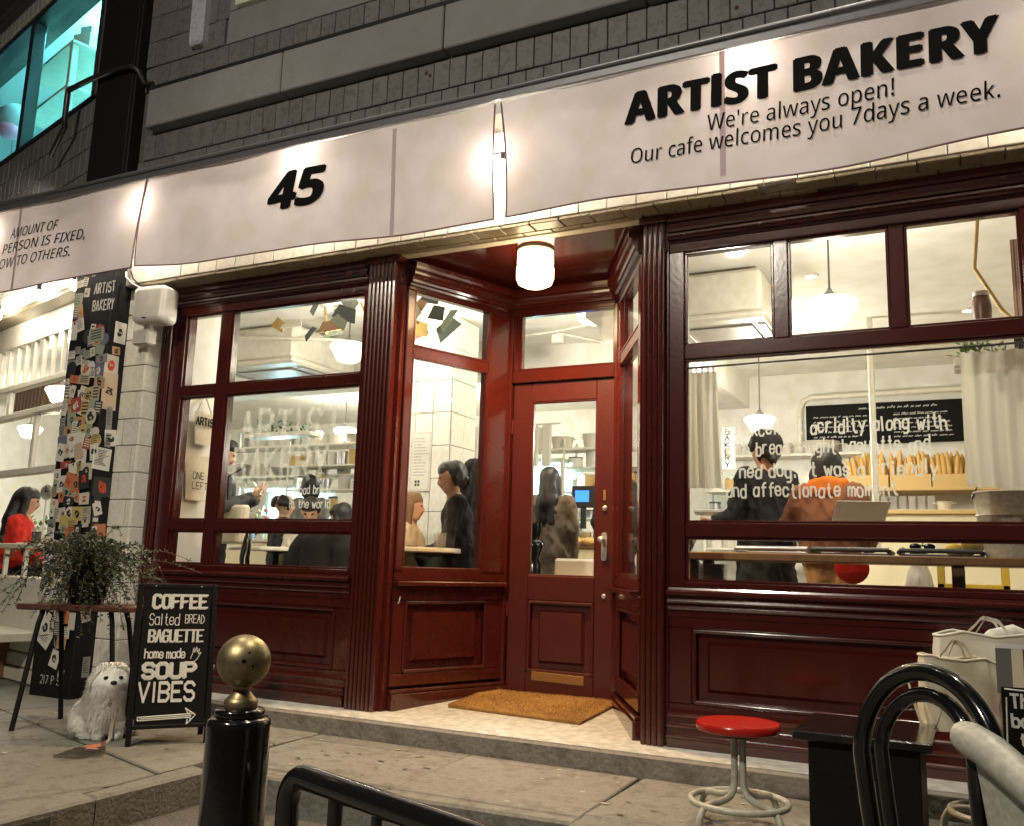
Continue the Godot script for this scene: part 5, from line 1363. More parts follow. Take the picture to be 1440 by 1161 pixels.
func bag(called: String, label: String, at: Vector3, turn: float, w: float, h: float, d: float, m: String, handles := 2, flare := 1.08):
	# an open bag with soft walls and looped handles
	var t := thing(called, label, "bag", at, turn)
	var s := MB.new(); var rows := []; var n := 40
	for i in 13:
		var v := i / 12.0; var row := PackedVector3Array()
		for j in n:
			var a := TAU * j / n
			var cx := signf(cos(a)) * pow(absf(cos(a)), 0.28); var cz := signf(sin(a)) * pow(absf(sin(a)), 0.28)
			var f := lerpf(1.0, flare, v)
			var crease := 0.008 * sin(v * 9.0 + cx * 4.0 + at.x * 30.0) * cz + 0.006 * sin(cx * 11.0 + v * 3.0)
			row.append(V(cx * w / 2 * f + 0.004 * sin(v * 14), v * h + 0.012 * v * sin(cx * 5.0 + at.z * 9.0), cz * (d / 2 * f * (1.0 - 0.25 * v) + crease)))
		rows.append(row)
	s.grid(rows, true)
	for j in n: s.out3(V(0, 0.002, 0), rows[0][j], rows[0][(j + 1) % n], V(0, 1, 0))
	put("pouch", s, m, t)
	s = MB.new(); var rim := []
	for p in rows[12]: rim.append(p)
	s.tube(rim, 0.006, 5, true); put("rim", s, m, t)
	for k in handles:
		var z := d * 0.36 * (1 if k == 0 else -1)
		var hs := MB.new(); var A := []; var B := []
		for j in 15:
			var u := j / 14.0
			var c := V(lerpf(-w * 0.2, w * 0.2, u), h - 0.02 + sin(PI * u) * 0.085 + 0.004 * sin(u * 20.0), z + 0.03 * sin(PI * u) * (1 if k else -1))
			A.append(c - V(0, 0.008, 0.004)); B.append(c + V(0, 0.008, 0.004))
		hs.grid([PackedVector3Array(A), PackedVector3Array(B)]); put("handle", hs, m, t)
	return t

func street_things():
	var s: MB
	# ---- doormat on the sloping floor
	var t := thing("doormat", "worn brown coir doormat in front of the red door", "doormat")
	var mp := [V(-2.894, 0, -0.229), V(-2.0, 0, -0.164), V(-1.976, 0, -0.778), V(-2.886, 0, -0.77)]
	s = MB.new()
	var yo = func(p: Vector3, hh: float): return V(p.x, -0.0756 * p.z + hh, p.z)
	var cen := V(-2.44, 0.04, -0.5)
	for k in 4: s.out4(yo.call(mp[k], 0.003), yo.call(mp[(k + 1) % 4], 0.003), yo.call(mp[(k + 1) % 4], 0.018), yo.call(mp[k], 0.018), cen)
	s.out4(yo.call(mp[0], 0.018), yo.call(mp[1], 0.018), yo.call(mp[2], 0.018), yo.call(mp[3], 0.018), cen)
	put("mat_base", s, "coir", t)
	s = MB.new()
	var worn := FastNoiseLite.new(); worn.seed = 5; worn.frequency = 2.2
	for k in 14000:
		var u := rng.randf(); var v := rng.randf()
		if k % 5 == 0:
			if k % 2: u = 0.0 if rng.randf() < 0.5 else 1.0
			else: v = 0.0 if rng.randf() < 0.5 else 1.0
		var p: Vector3 = mp[0].lerp(mp[1], u).lerp(mp[3].lerp(mp[2], u), v)
		var q: Vector3 = yo.call(p, 0.016)
		var w := worn.get_noise_2d(p.x, p.z)
		var c := Color(0.36, 0.17, 0.04).lerp(Color(0.62, 0.36, 0.10), clampf(0.5 + w * 1.4 + rng.randf_range(-0.3, 0.3), 0, 1))
		s.col = c
		var d := V(rng.randf_range(-1, 1), 0, rng.randf_range(-1, 1)) * 0.008
		var x := V(rng.randf_range(-1, 1), 0, rng.randf_range(-1, 1)).normalized() * 0.0022
		s.tri(q - x, q + x, q + d + V(0, rng.randf_range(0.006, 0.014), 0))
	var br := put("bristle", s, "coir_fibre", t); br.set_meta("kind", "stuff")
	# ---- speaker and box on the tiles
	t = thing("wall_speaker", "rounded white loudspeaker on the wall left of the window", "loudspeaker", V(-5.19, 2.66, 0.27), 0.12)
	s = MB.new(); var pl := PackedVector2Array()
	for k in 24:
		var a := TAU * k / 24
		pl.append(Vector2(signf(cos(a)) * pow(absf(cos(a)), 0.42) * 0.143, signf(sin(a)) * pow(absf(sin(a)), 0.42) * 0.138))
	var rows := []
	for e in [[0.86, -0.095], [0.98, -0.06], [1.0, 0.0], [1.0, 0.05], [0.97, 0.075], [0.90, 0.088], [0.5, 0.094], [0.0, 0.094]]:
		var row := PackedVector3Array()
		for p in pl: row.append(V(p.x * e[0], p.y * e[0], e[1]))
		rows.append(row)
	s.rbox(Vector3.ZERO, V(0.286, 0.276, 0.18), 0.045); put("casing", s, "plastic_white", t)
	put("badge", bx(V(-0.03, -0.112, 0.088), V(0.0, -0.104, 0.0925), 0.001), "ink", t)
	s = MB.new(); s.tube([V(-0.04, -0.13, 0.0), V(-0.05, -0.16, -0.02), V(-0.06, -0.175, -0.05)], 0.02, 8); put("bracket", s, "plastic_white", t)
	t = thing("junction_box", "small white junction box under the loudspeaker", "electrical box")
	put("casing", bx(V(-5.39, 2.385, 0.186), V(-5.235, 2.50, 0.275), 0.012), "plastic_white", t)
	put("lid", bx(V(-5.384, 2.392, 0.276), V(-5.241, 2.494, 0.283), 0.004), "plastic_white", t)
	t = thing("wall_cable", "pale cable looping down to the loudspeaker", "cable")
	s = MB.new(); s.tube([V(-5.50, 2.95, 0.30), V(-5.47, 2.90, 0.32), V(-5.40, 2.84, 0.31), V(-5.32, 2.80, 0.29), V(-5.26, 2.77, 0.24)], 0.007, 6); put("cable", s, "plastic_white", t)
	s = MB.new(); s.tube([V(-5.46, 2.95, 0.29), V(-5.42, 2.89, 0.30), V(-5.35, 2.82, 0.27), V(-5.30, 2.79, 0.22)], 0.005, 6); put("cable", s, "black_matt", t)
	# ---- chalk A-board
	t = thing("chalk_sign", "black folding chalkboard listing coffee, salted bread, baguette and soup", "sign", V(-3.84, GROUND, 1.077), deg_to_rad(52))
	var lean := Basis(V(1, 0, 0), deg_to_rad(-9))
	var fp := Node3D.new(); fp.name = "front_panel"; t.add_child(fp); fp.basis = lean
	var bw := 0.195
	put("board", bx(V(-bw + 0.02, 0.10, -0.008), V(bw - 0.02, 0.82, 0.004)), "chalkboard", fp)
	for x in [-1, 1]: put("frame_leg", bx(V(x * bw - 0.014, 0.0, -0.014), V(x * bw + 0.014, 0.845, 0.010), 0.003), "black_matt", fp)
	for y in [[0.82, 0.845], [0.085, 0.105]]: put("frame_rail", bx(V(-bw + 0.0145, y[0], -0.012), V(bw - 0.0145, y[1], 0.008), 0.003), "black_matt", fp)
	s = MB.new()
	for x in [-0.12, 0.12]: s.ball(V(x, 0.832, 0.01), V(0.004, 0.004, 0.003), 8, 5)
	put("screw", s, "chrome", fp)
	var bp := Node3D.new(); bp.name = "back_panel"; t.add_child(bp); bp.basis = Basis(V(1, 0, 0), deg_to_rad(9)); bp.position = V(0, 0, -0.262)
	put("board", bx(V(-bw + 0.02, 0.10, -0.008), V(bw - 0.02, 0.82, 0.004)), "chalkboard", bp)
	for x in [-1, 1]: put("frame_leg", bx(V(x * bw - 0.014, 0.0, -0.010), V(x * bw + 0.014, 0.84, 0.012), 0.003), "black_matt", bp)
	s = MB.new(); s.tube([V(bw + 0.016, 0.40, -0.06), V(bw + 0.02, 0.36, -0.13), V(bw + 0.016, 0.40, -0.2)], 0.005, 6); put("hinge_chain", s, "chrome", t)
	var X := V(1, 0, 0); var Y := V(0, 1, 0); var ch: Array = [["COFFEE", -0.125, 0.715, 0.068, 0.29, 0.021], ["Salted", -0.14, 0.622, 0.06, 0.16, 0.007], ["BREAD", 0.045, 0.632, 0.045, 0.105, 0.006], ["BAGUETTE", -0.135, 0.530, 0.062, 0.285, 0.018], ["home made", -0.15, 0.448, 0.046, 0.21, 0.010], ["SOUP", -0.15, 0.345, 0.072, 0.28, 0.022], ["VIBES", -0.165, 0.225, 0.092, 0.295, 0.021]]
	for c in ch:
		s = MB.new()
		var w := stroke(MB.new(), c[0], Vector3.ZERO, X, Y, c[3], c[5], 0.6)
		if c[5] > 0.015:   # heavy letters gone over with several chalk strokes
			for q in 5:
				var j: Vector3 = V(rng.randf_range(-1, 1), rng.randf_range(-1, 1), 0) * c[5] * 0.24
				stroke(s, c[0], V(c[1], c[2], 0.0052 + 0.0006 * q) + j, X * (c[4] / w), Y, c[3], c[5] * 0.5, 0.6, 0.0)
		else: stroke(s, c[0], V(c[1], c[2], 0.0052), X * (c[4] / w), Y, c[3], c[5], 0.6, 0.12)
		put("chalk_lettering", s, "chalk", fp)
	s = MB.new()
	for l in [[-0.16, 0.145, 0.12, 0.155], [-0.16, 0.128, 0.10, 0.136], [-0.16, 0.128, -0.16, 0.148], [0.075, 0.185, 0.13, 0.148], [0.13, 0.148, 0.085, 0.10], [0.08, 0.18, 0.092, 0.155], [0.085, 0.10, 0.09, 0.13], [0.10, 0.17, 0.105, 0.115], [-0.15, 0.137, 0.11, 0.145]]:
		s.tube([V(l[0], l[1], 0.0045), V(l[2], l[3], 0.0045)], 0.0035, 4)
	put("arrow_drawing", s, "chalk", fp)
	s = MB.new()
	for l in [[0.085, 0.44, 0.095, 0.47], [0.095, 0.47, 0.10, 0.50], [0.10, 0.50, 0.105, 0.475], [0.105, 0.475, 0.115, 0.505], [0.115, 0.505, 0.118, 0.475], [0.118, 0.475, 0.13, 0.495], [0.13, 0.495, 0.125, 0.465], [0.125, 0.465, 0.14, 0.475], [0.14, 0.475, 0.12, 0.44], [0.12, 0.44, 0.10, 0.42]]:
		s.tube([V(l[0], l[1], 0.0045), V(l[2], l[3], 0.0045)], 0.002, 4)
	put("hand_drawing", s, "chalk", fp)
	# ---- plant table
	t = thing("plant_table", "low red brown table with thin black splayed legs", "table", V(-4.74, GROUND, 0.95), deg_to_rad(26))
	s = MB.new(); s.bspan(V(-0.335, 0.655, -0.16), V(0.335, 0.69, 0.16), 0.008); put("table_top", s, "wood_red", t)
	for e in [[-0.20, -0.10, -0.16, -0.17], [-0.20, 0.10, -0.22, 0.26], [0.20, -0.10, 0.30, -0.18], [0.20, 0.10, 0.30, 0.16]]:
		s = MB.new(); s.tube([V(e[0], 0.655, e[1]), V(lerpf(e[0], e[2], 0.2), 0.58, lerpf(e[1], e[3], 0.2)), V(e[2], 0.0, e[3])], 0.015, 8); put("leg", s, "black_matt", t)
	t = thing("trailing_shrub", "bushy dark green trailing shrub on the low table", "plant", V(-4.72, 0.585, 0.96))
	s = MB.new(); s.lathe([Vector2(0, 0), Vector2(0.09, 0), Vector2(0.12, 0.14), Vector2(0.125, 0.15), Vector2(0.11, 0.15), Vector2(0.10, 0.13), Vector2(0, 0.13)], 18); put("pot", s, "black_matt", t)
	var lf := MB.new(); var st := MB.new()
	for k in 185:
		var a := rng.randf() * TAU
		# the clump is longer along the table
		var reach := rng.randf_range(0.08, 0.46) * (1.0 if absf(cos(a)) > 0.6 else 0.62)
		var d := V(cos(a) * 0.9 + sin(a) * 0.25, 0, sin(a) * 0.75 - cos(a) * 0.4).normalized()
		var rise := rng.randf_range(0.02, 0.24); var fall := rng.randf_range(0.02, 0.36) if rng.randf() < 0.7 else rng.randf_range(-0.1, 0.05)
		var ps := []; var wob := V(rng.randf_range(-1, 1), 0, rng.randf_range(-1, 1)) * 0.05
		for j in 10:
			var u := j / 9.0
			ps.append(V(0, 0.13, 0) + d * reach * u + wob * u * u + V(0, rise * sin(u * PI * 0.75) * 1.3 - fall * u * u * u, 0))
		st.col = Color(0.045, 0.035, 0.022); st.tube(ps, 0.0018, 3)
		for m in 60:
			var u := rng.randf_range(0.12, 1.0) * 9.0; var i := mini(int(u), 8)
			var p: Vector3 = ps[i].lerp(ps[i + 1], u - i)
			var ax: Vector3 = (ps[i + 1] - ps[i]).normalized()
			var out := (V(rng.randf_range(-1, 1), rng.randf_range(-0.4, 1), rng.randf_range(-1, 1)).normalized() + ax * 0.7).normalized()
			var sd := out.cross(V(rng.randf_range(-1, 1), rng.randf_range(-1, 1), rng.randf_range(-1, 1))).normalized()
			var ln := rng.randf_range(0.014, 0.028)
			var g := rng.randf()
			lf.col = Color(0.034, 0.046, 0.020).lerp(Color(0.10, 0.115, 0.055), g * g)
			lf.tri(p, p + out * ln * 0.5 + sd * ln * 0.24, p + out * ln); lf.tri(p, p + out * ln, p + out * ln * 0.5 - sd * ln * 0.24)
	for e in [[V(0.62, 0.20, -0.28), 0.10], [V(0.55, 0.27, -0.26), 0.12], [V(0.50, 0.12, -0.16), 0.08], [V(-0.50, 0.02, 0.26), 0.10], [V(-0.48, -0.04, 0.24), 0.14]]:
		var ps := []
		for j in 10: ps.append(V(0, 0.13, 0).lerp(e[0], j / 9.0) + V(0, e[1] * sin(j / 9.0 * PI), 0))
		st.tube(ps, 0.0018, 3)
		for m in 40:
			var i := rng.randi_range(2, 8); var p: Vector3 = ps[i].lerp(ps[i + 1], rng.randf())
			var out := V(rng.randf_range(-1, 1), rng.randf_range(-0.3, 1), rng.randf_range(-1, 1)).normalized(); var sd := out.cross(Vector3.RIGHT).normalized(); var ln := rng.randf_range(0.014, 0.026)
			lf.tri(p, p + out * ln * 0.5 + sd * ln * 0.16, p + out * ln); lf.tri(p, p + out * ln, p + out * ln * 0.5 - sd * ln * 0.16)
	put("stems", st, "paint", t)
	var fo := put("foliage", lf, "leaf", t); fo.set_meta("kind", "stuff")
	dog()
	# ---- bollard and handrail in the foreground
	t = thing("bollard", "black iron bollard with a tarnished brass ball on top", "bollard", V(-1.668, -0.25, 2.925))
	s = MB.new(); s.lathe([Vector2(0.095, 0.0), Vector2(0.095, 0.03), Vector2(0.082, 0.05), Vector2(0.079, 0.08), Vector2(0.079, 0.715), Vector2(0.077, 0.728), Vector2(0.070, 0.736), Vector2(0.0, 0.738)], 40); put("post", s, "black_gloss", t)
	s = MB.new(); s.lathe([Vector2(0.060, 0.736), Vector2(0.062, 0.74), Vector2(0.062, 0.752), Vector2(0.056, 0.757), Vector2(0.0, 0.757)], 32); put("collar", s, "black_gloss", t)
	s = MB.new(); s.lathe([Vector2(0.040, 0.756), Vector2(0.042, 0.76), Vector2(0.042, 0.775), Vector2(0.036, 0.782), Vector2(0.026, 0.792), Vector2(0.022, 0.803), Vector2(0.025, 0.815), Vector2(0.033, 0.824)], 32); put("neck", s, "brass_old", t)
	s = MB.new(); s.ball(V(0, 0.872, 0), V(0.067, 0.066, 0.067), 40, 26); var bl := put("brass_ball", s, "brass_old", t)
	s = MB.new()
	var cd := V(1.66, 0.0, 1.82).normalized()
	for e in [[0.0, 0.1, 0.0055], [0.35, -0.1, 0.003], [0.2, 0.45, 0.003]]:
		var dd: Vector3 = (cd + cd.cross(Y) * -e[0] + Y * e[1]).normalized()
		s.disc(V(0, 0.872, 0) + V(dd.x * 0.067, dd.y * 0.066, dd.z * 0.067) * 1.002, e[2], dd, 10)
	put("drill_hole", s, "ink", bl)
	t = thing("handrail", "glossy black tubular handrail beside the bollard", "handrail", V(-1.475, -0.25, 2.95))
	s = MB.new(); var rp := []
	var hd := V(0.60, 0, 0.21)
	for j in 9:
		var a := PI / 2 * j / 8.0
		rp.append(hd.normalized() * (0.07 - 0.07 * cos(a)) + V(0, 0.56 + 0.07 * sin(a), 0))
	rp.push_front(V(0, 0.0, 0)); rp.append(hd.normalized() * 0.3 + V(0, 0.63, 0)); rp.append(hd.normalized() * 1.9 + V(0, 0.63, 0))
	s.tube(rp, 0.028, 18); put("top_rail", s, "black_gloss", t)
	for k in 8:
		s = MB.new(); var b := hd.normalized() * (0.20 + k * 0.155); s.tube([b, b + V(0, 0.62, 0)], 0.0125 if k % 4 else 0.018, 10); put("baluster", s, "black_gloss", t)
	s = MB.new(); s.tube([V(0, 0.12, 0), hd.normalized() * 1.9 + V(0, 0.12, 0)], 0.015, 10); put("bottom_rail", s, "black_gloss", t)
	# ---- stools, table, bags
	stool("round stool with glossy red seat on cream tube legs", V(-0.852, GROUND, 0.985))
	stool("second round stool half hidden under the shopping bags", V(0.075, GROUND, 0.62), 0.5)
	t = thing("side_table", "square black box table between the stool and the chair", "table", V(-0.365, GROUND, 1.02))
	put("table_top", bx(V(-0.235, 0.405, -0.25), V(0.225, 0.437, 0.235), 0.005), "black_gloss", t)
	put("body", bx(V(-0.185, 0.0, -0.20), V(0.185, 0.405, 0.20), 0.005), "black_matt", t)
	bag("paper_bag", "tall white paper carrier bag at the back of the stool", V(0.06, 0.305, 0.45), 0.38, 0.40, 0.36, 0.13, "paper")
	bag("tote_bag", "cream cloth tote bag in front of the paper bag", V(-0.06, 0.305, 0.66), 0.42, 0.29, 0.27, 0.12, "tote", 2, 1.0)
	t = thing("paper_wrap", "crumpled white paper roll sticking out of the paper bag", "paper")
	s = MB.new(); s.tube([V(0.02, 0.60, 0.47), V(0.08, 0.655, 0.44), V(0.15, 0.675, 0.40), V(0.20, 0.665, 0.37)], [0.03, 0.036, 0.034, 0.02], 9); put("wrap", s, "paper", t)
	# hanging strap of the tote
	t = thing("bag_strap", "loose cream bag strap hanging over the black table", "strap")
	s = MB.new(); var ca := []; var cb := []
	for j in 16:
		var u := j / 15.0
		var c := V(lerpf(-0.235, -0.07, u), 0.50 - 0.20 * sin(PI * minf(u * 1.15, 1.0)) + 0.0 * u, 0.86)
		ca.append(c); cb.append(c + V(0.004, 0.022, 0.012))
	s.grid([PackedVector3Array(ca), PackedVector3Array(cb)]); put("strap", s, "tote", t)
	# cards at the right edge
	t = thing("portrait_card", "printed portrait card leaning on the white bag", "card", V(0.175, 0.46, 0.64), 0.15)
	s = MB.new()
	for e in [[-0.10, -0.045, Color(0.16, 0.15, 0.14)], [-0.045, -0.005, Color(0.68, 0.6, 0.45)], [-0.005, 0.14, Color(0.12, 0.055, 0.08)]]:
		s.col = e[2]; s.span(V(e[0], 0, -0.002), V(e[1], 0.165, 0.002))
	s.col = Color(0.7, 0.68, 0.62); s.span(V(-0.10, 0.1651, -0.003), V(0.14, 0.18, 0.003))
	put("print", s, "paint_gloss", t)
	t = thing("chalk_card", "small black card with white writing at the right edge", "sign", V(0.165, 0.28, 1.0), 0.12)
	put("board", bx(V(-0.085, 0.0, -0.004), V(0.20, 0.235, 0.004), 0.002), "chalkboard", t)
	s = MB.new()
	stroke(s, "There", V(-0.055, 0.165, 0.0048), X, Y, 0.045, 0.009, 0.5, 0.15); stroke(s, "bad b", V(-0.055, 0.10, 0.0048), X, Y, 0.042, 0.009, 0.5, 0.15); stroke(s, "the", V(-0.035, 0.04, 0.0048), X, Y, 0.04, 0.009, 0.5, 0.15)
	put("chalk_lettering", s, "chalk", t)
	s = MB.new()
	for p in [[V(-0.075, 0.228, 0.006), V(0.2, 0.215, 0.006)], [V(-0.075, 0.02, 0.006), V(-0.07, 0.20, 0.006)]]: s.tube(p, 0.003, 4)
	put("chalk_border", s, "chalk", t)
	# ---- black bentwood chair
	t = thing("bentwood_chair", "black bentwood chair with double hooped back in the foreground", "chair", V(-0.10, -0.25, 2.17), -0.72)
	hoop(t, 0.215, 0.90, 0.023, "back_hoop"); hoop(t, 0.145, 0.845, 0.019, "inner_hoop")
	s = MB.new(); s.lathe([Vector2(0, 0.43), Vector2(0.19, 0.43), Vector2(0.20, 0.44), Vector2(0.20, 0.46), Vector2(0.18, 0.468), Vector2(0, 0.462)], 28, V(0, 0, -0.20)); put("seat", s, "black_gloss", t)
	for e in [[-0.17, -0.34, -0.20, -0.40], [0.17, -0.34, 0.20, -0.40], [-0.17, -0.02, -0.20, 0.04], [0.17, -0.02, 0.20, 0.04]]:
		s = MB.new(); s.tube([V(e[0], 0.44, e[1]), V(e[2], 0.0, e[3])], 0.016, 10); put("leg", s, "black_gloss", t)
	# ---- silver garden chair, cut by the picture edge
	t = thing("silver_chair", "pale metal mesh chair cut off at the lower right corner", "chair", V(-0.02, -0.25, 3.24), 0.0)
	s = MB.new(); s.tube([V(-0.004, 0.902, -0.012), V(-0.001, 0.906, -0.006), V(0.003, 0.908, 0.0), V(0.012, 0.907, 0.02), V(0.035, 0.90, 0.06), V(0.085, 0.868, 0.14), V(0.20, 0.84, 0.32), V(0.26, 0.80, 0.42), V(0.27, 0.40, 0.44)], [0.008, 0.017, 0.022, 0.025, 0.025, 0.024, 0.023, 0.022, 0.02], 14); put("arm_frame", s, "mesh_silver", t)
	s = MB.new(); var sheet := []
	for i in 10:
		var v := i / 9.0; var row := PackedVector3Array()
		for j in 14:
			var u := j / 13.0
			row.append(V(0.012, 0.90, 0.02).lerp(V(0.22, 0.83, 0.36), u).lerp(V(0.045, 0.45, 0.05).lerp(V(0.25, 0.45, 0.40), u), 1.0 - v) + V(0.010, 0, -0.006) * sin(PI * v) + V(0.003, 0, 0) * sin(u * 16.0) * (1.0 - v))
		sheet.append(row)
	s.grid(sheet)
	put("side_panel", s, "mesh_silver", t)
	put("seat", bx(V(0.02, 0.40, -0.3), V(0.5, 0.43, 0.4), 0.01), "mesh_silver", t)
	for e in [[0.05, -0.26], [0.46, -0.26], [0.05, 0.36], [0.46, 0.36]]:
		s = MB.new(); s.tube([V(e[0], 0.40, e[1]), V(e[0], 0, e[1])], 0.014, 8); put("leg", s, "mesh_silver", t)

func hoop(t: Node, w: float, top: float, r: float, called: String):
	var ps := []
	var sp := top - w * 1.05
	for j in 25:
		var a := PI * j / 24.0
		ps.append(V(-cos(a) * w, sp + sin(a) * w * 1.05, -0.02 * sin(a) + 0.03))
	for e in [[0.995, 0.06], [0.985, 0.12], [0.96, 0.2], [0.92, 0.28]]:
		if sp - e[1] > 0.46: ps.push_front(V(-w * e[0], sp - e[1], 0.03 - e[1] * 0.1)); ps.append(V(w * e[0], sp - e[1], 0.03 - e[1] * 0.1))
	ps.push_front(V(-w * 0.88, 0.45, -0.01)); ps.append(V(w * 0.88, 0.45, -0.01))
	var s := MB.new(); s.tube(ps, r, 12); put(called, s, "black_gloss", t)

func dog():
	var t := thing("dog", "fluffy white Pomeranian dog sitting beside the chalkboard", "dog", V(-4.30, GROUND, 1.10), deg_to_rad(58))
	t.scale = V(1.30, 1.13, 1.22)
	var C := Color(0.74, 0.70, 0.60); var K := Color(0.012, 0.01, 0.009)
	# sitting: rump behind and to its right, chest upright, head at the top
	var b := [
		[V(-0.02, 0.075, -0.09), V(-0.01, 0.13, -0.03), 0.072, 0.082, C], [V(0, 0.13, -0.02), V(0, 0.20, 0.02), 0.082, 0.075, C], [V(0, 0.13, 0.045), V(0, 0.21, 0.045), 0.068, 0.072, C],
		[V(0, 0.22, 0.03), V(0, 0.262, 0.05), 0.062, 0.055, C], [V(0, 0.275, 0.05), V(0, 0.285, 0.052), 0.064, 0.060, C],
		[V(0, 0.262, 0.092), V(0, 0.259, 0.108), 0.030, 0.021, C],
		[V(-0.034, 0.312, 0.045), V(-0.040, 0.332, 0.045), 0.018, 0.008, C], [V(0.034, 0.312, 0.045), V(0.040, 0.332, 0.045), 0.018, 0.008, C], [V(-0.032, 0.258, 0.05), V(0.032, 0.258, 0.05), 0.05, 0.05, C]]
	for sx in [-1.0, 1.0]:
		b.append([V(0.036 * sx, 0.13, 0.05), V(0.036 * sx, 0.07, 0.075), 0.028, 0.02, C]); b.append([V(0.036 * sx, 0.07, 0.075), V(0.036 * sx, 0.022, 0.078), 0.019, 0.017, C]); b.append([V(0.036 * sx, 0.016, 0.08), V(0.036 * sx, 0.015, 0.105), 0.016, 0.014, C])
		b.append([V(0.07 * sx, 0.085, -0.07), V(0.085 * sx, 0.06, 0.01), 0.05, 0.036, C]); b.append([V(0.085 * sx, 0.04, 0.0), V(0.085 * sx, 0.018, 0.05), 0.026, 0.017, C])
	b.append([V(-0.03, 0.06, -0.13), V(-0.05, 0.10, -0.17), 0.05, 0.045, C])
	var s := MB.new(); sdf(s, b, 0.0085, 0.012)
	put("body", s, "fur", t)
	# face
	var f := MB.new(); f.ball(V(0, 0.268, 0.131), V(0.013, 0.011, 0.009), 12, 8); put("nose", f, "black_gloss", t)
	for sx in [-1.0, 1.0]:
		f = MB.new(); f.ball(V(0.028 * sx, 0.289, 0.1135), V(0.0105, 0.0105, 0.008), 12, 8); put("eye", f, "black_gloss", t)
	f = MB.new(); f.tube([V(-0.012, 0.247, 0.118), V(0, 0.2445, 0.124), V(0.012, 0.247, 0.118)], 0.0022, 5); put("mouth", f, "ink", t)
	# fur: locks growing from the skin
	var fu := MB.new(); var nv := s.v.size()
	for k in 38000:
		var i := rng.randi() % nv
		var p := s.v[i]; var n := s.n[i]
		var head := p.y > 0.235
		var face := head and p.z > 0.085
		if face and rng.randf() < 0.75: continue
		if p.distance_to(V(0, 0.27, 0.13)) < 0.03 or absf(p.y - 0.289) < 0.022 and absf(absf(p.x) - 0.028) < 0.022 and p.z > 0.07: continue
		var ln := 0.042 if not head else 0.026
		if p.y < 0.05: ln = 0.018 if p.z > 0.03 else 0.04
		if face: ln = 0.011
		if p.z < -0.05: ln = 0.05
		ln *= rng.randf_range(0.3, 0.7)
		var down := V(0, -1, 0) - n * -n.y
		var d := (n * 0.55 + down.normalized() * 0.75 + V(rng.randf_range(-1, 1), rng.randf_range(-1, 1), rng.randf_range(-1, 1)) * 0.35).normalized()
		var e := d.cross(n).normalized() * 0.0026
		var tip := p + d * ln + V(0, -0.2 * ln, 0)
		if tip.y < 0.004: tip.y = 0.004
		var q := p - n * 0.004; var mid := p + d * ln * 0.55
		var tr := [q - e, q + e, mid + e * 0.7, q - e, mid + e * 0.7, mid - e * 0.7, mid - e * 0.7, mid + e * 0.7, tip]
		for w in 3:
			var A: Vector3 = tr[w * 3]; var B: Vector3 = tr[w * 3 + 1]; var D: Vector3 = tr[w * 3 + 2]
			if (B - A).cross(D - A).dot(n) < 0: var x := B; B = D; D = x
			fu.pt(A, n); fu.pt(D, n); fu.pt(B, n)
	var o := put("fur", fu, "fur", t); o.set_meta("kind", "stuff")
	# harness and lead
	var h := MB.new(); h.tube([V(-0.03, 0.20, 0.115), V(0.0, 0.19, 0.125), V(0.035, 0.205, 0.115)], 0.005, 6); h.ball(V(-0.004, 0.168, 0.125), V(0.008, 0.012, 0.005), 10, 6)
	put("collar", h, "lead_strap", t)
	var l := thing("dog_lead", "grey and pink dog lead lying coiled on the paving", "lead", V(-4.275, GROUND, 1.09), deg_to_rad(58))
	var strap = func(ps: Array, m: String, w: float):
		var A := PackedVector3Array(); var B := PackedVector3Array()
		for k in ps.size():
			var tn: Vector3 = (ps[mini(k + 1, ps.size() - 1)] - ps[maxi(k - 1, 0)]).normalized()
			var sd := tn.cross(V(0, 0.3, 1)).normalized() * w
			A.append(ps[k] - sd); B.append(ps[k] + sd)
		var q := MB.new(); q.grid([A, B]); put("strap", q, m, l)
	strap.call([V(-0.004, 0.16, 0.128), V(-0.006, 0.10, 0.135), V(-0.01, 0.05, 0.14), V(-0.02, 0.012, 0.17), V(-0.04, 0.006, 0.21)], "lead_cream", 0.0075)
	strap.call([V(-0.04, 0.008, 0.21), V(-0.09, 0.016, 0.32), V(-0.16, 0.032, 0.42), V(-0.19, 0.036, 0.46), V(-0.14, 0.034, 0.49), V(-0.10, 0.02, 0.52)], "lead_pink", 0.008)
	for r in 3:
		var ps := []
		for k in 25:
			var a := TAU * k / 24.0
			ps.append(V(-0.20 + cos(a) * (0.115 - 0.018 * r) + 0.02 * r, 0.006 + 0.009 * r + 0.004 * sin(a * 3 + r), 0.50 + sin(a) * (0.055 - 0.012 * r)))
		var q := MB.new()
		for k in 24:
			var A: Vector3 = ps[k]; var B: Vector3 = ps[k + 1]
			q.quad(A, B, B + V(0, 0.016, 0.004), A + V(0, 0.016, 0.004))
		put("coil", q, "lead_strap", l)

# ---------- inside the bakery ----------
func vc_box(s: MB, a: Vector3, b: Vector3, c: Color, ch := 0.0):
	s.col = c
	if ch > 0: s.bspan(a, b, ch)
	else: s.span(a, b)

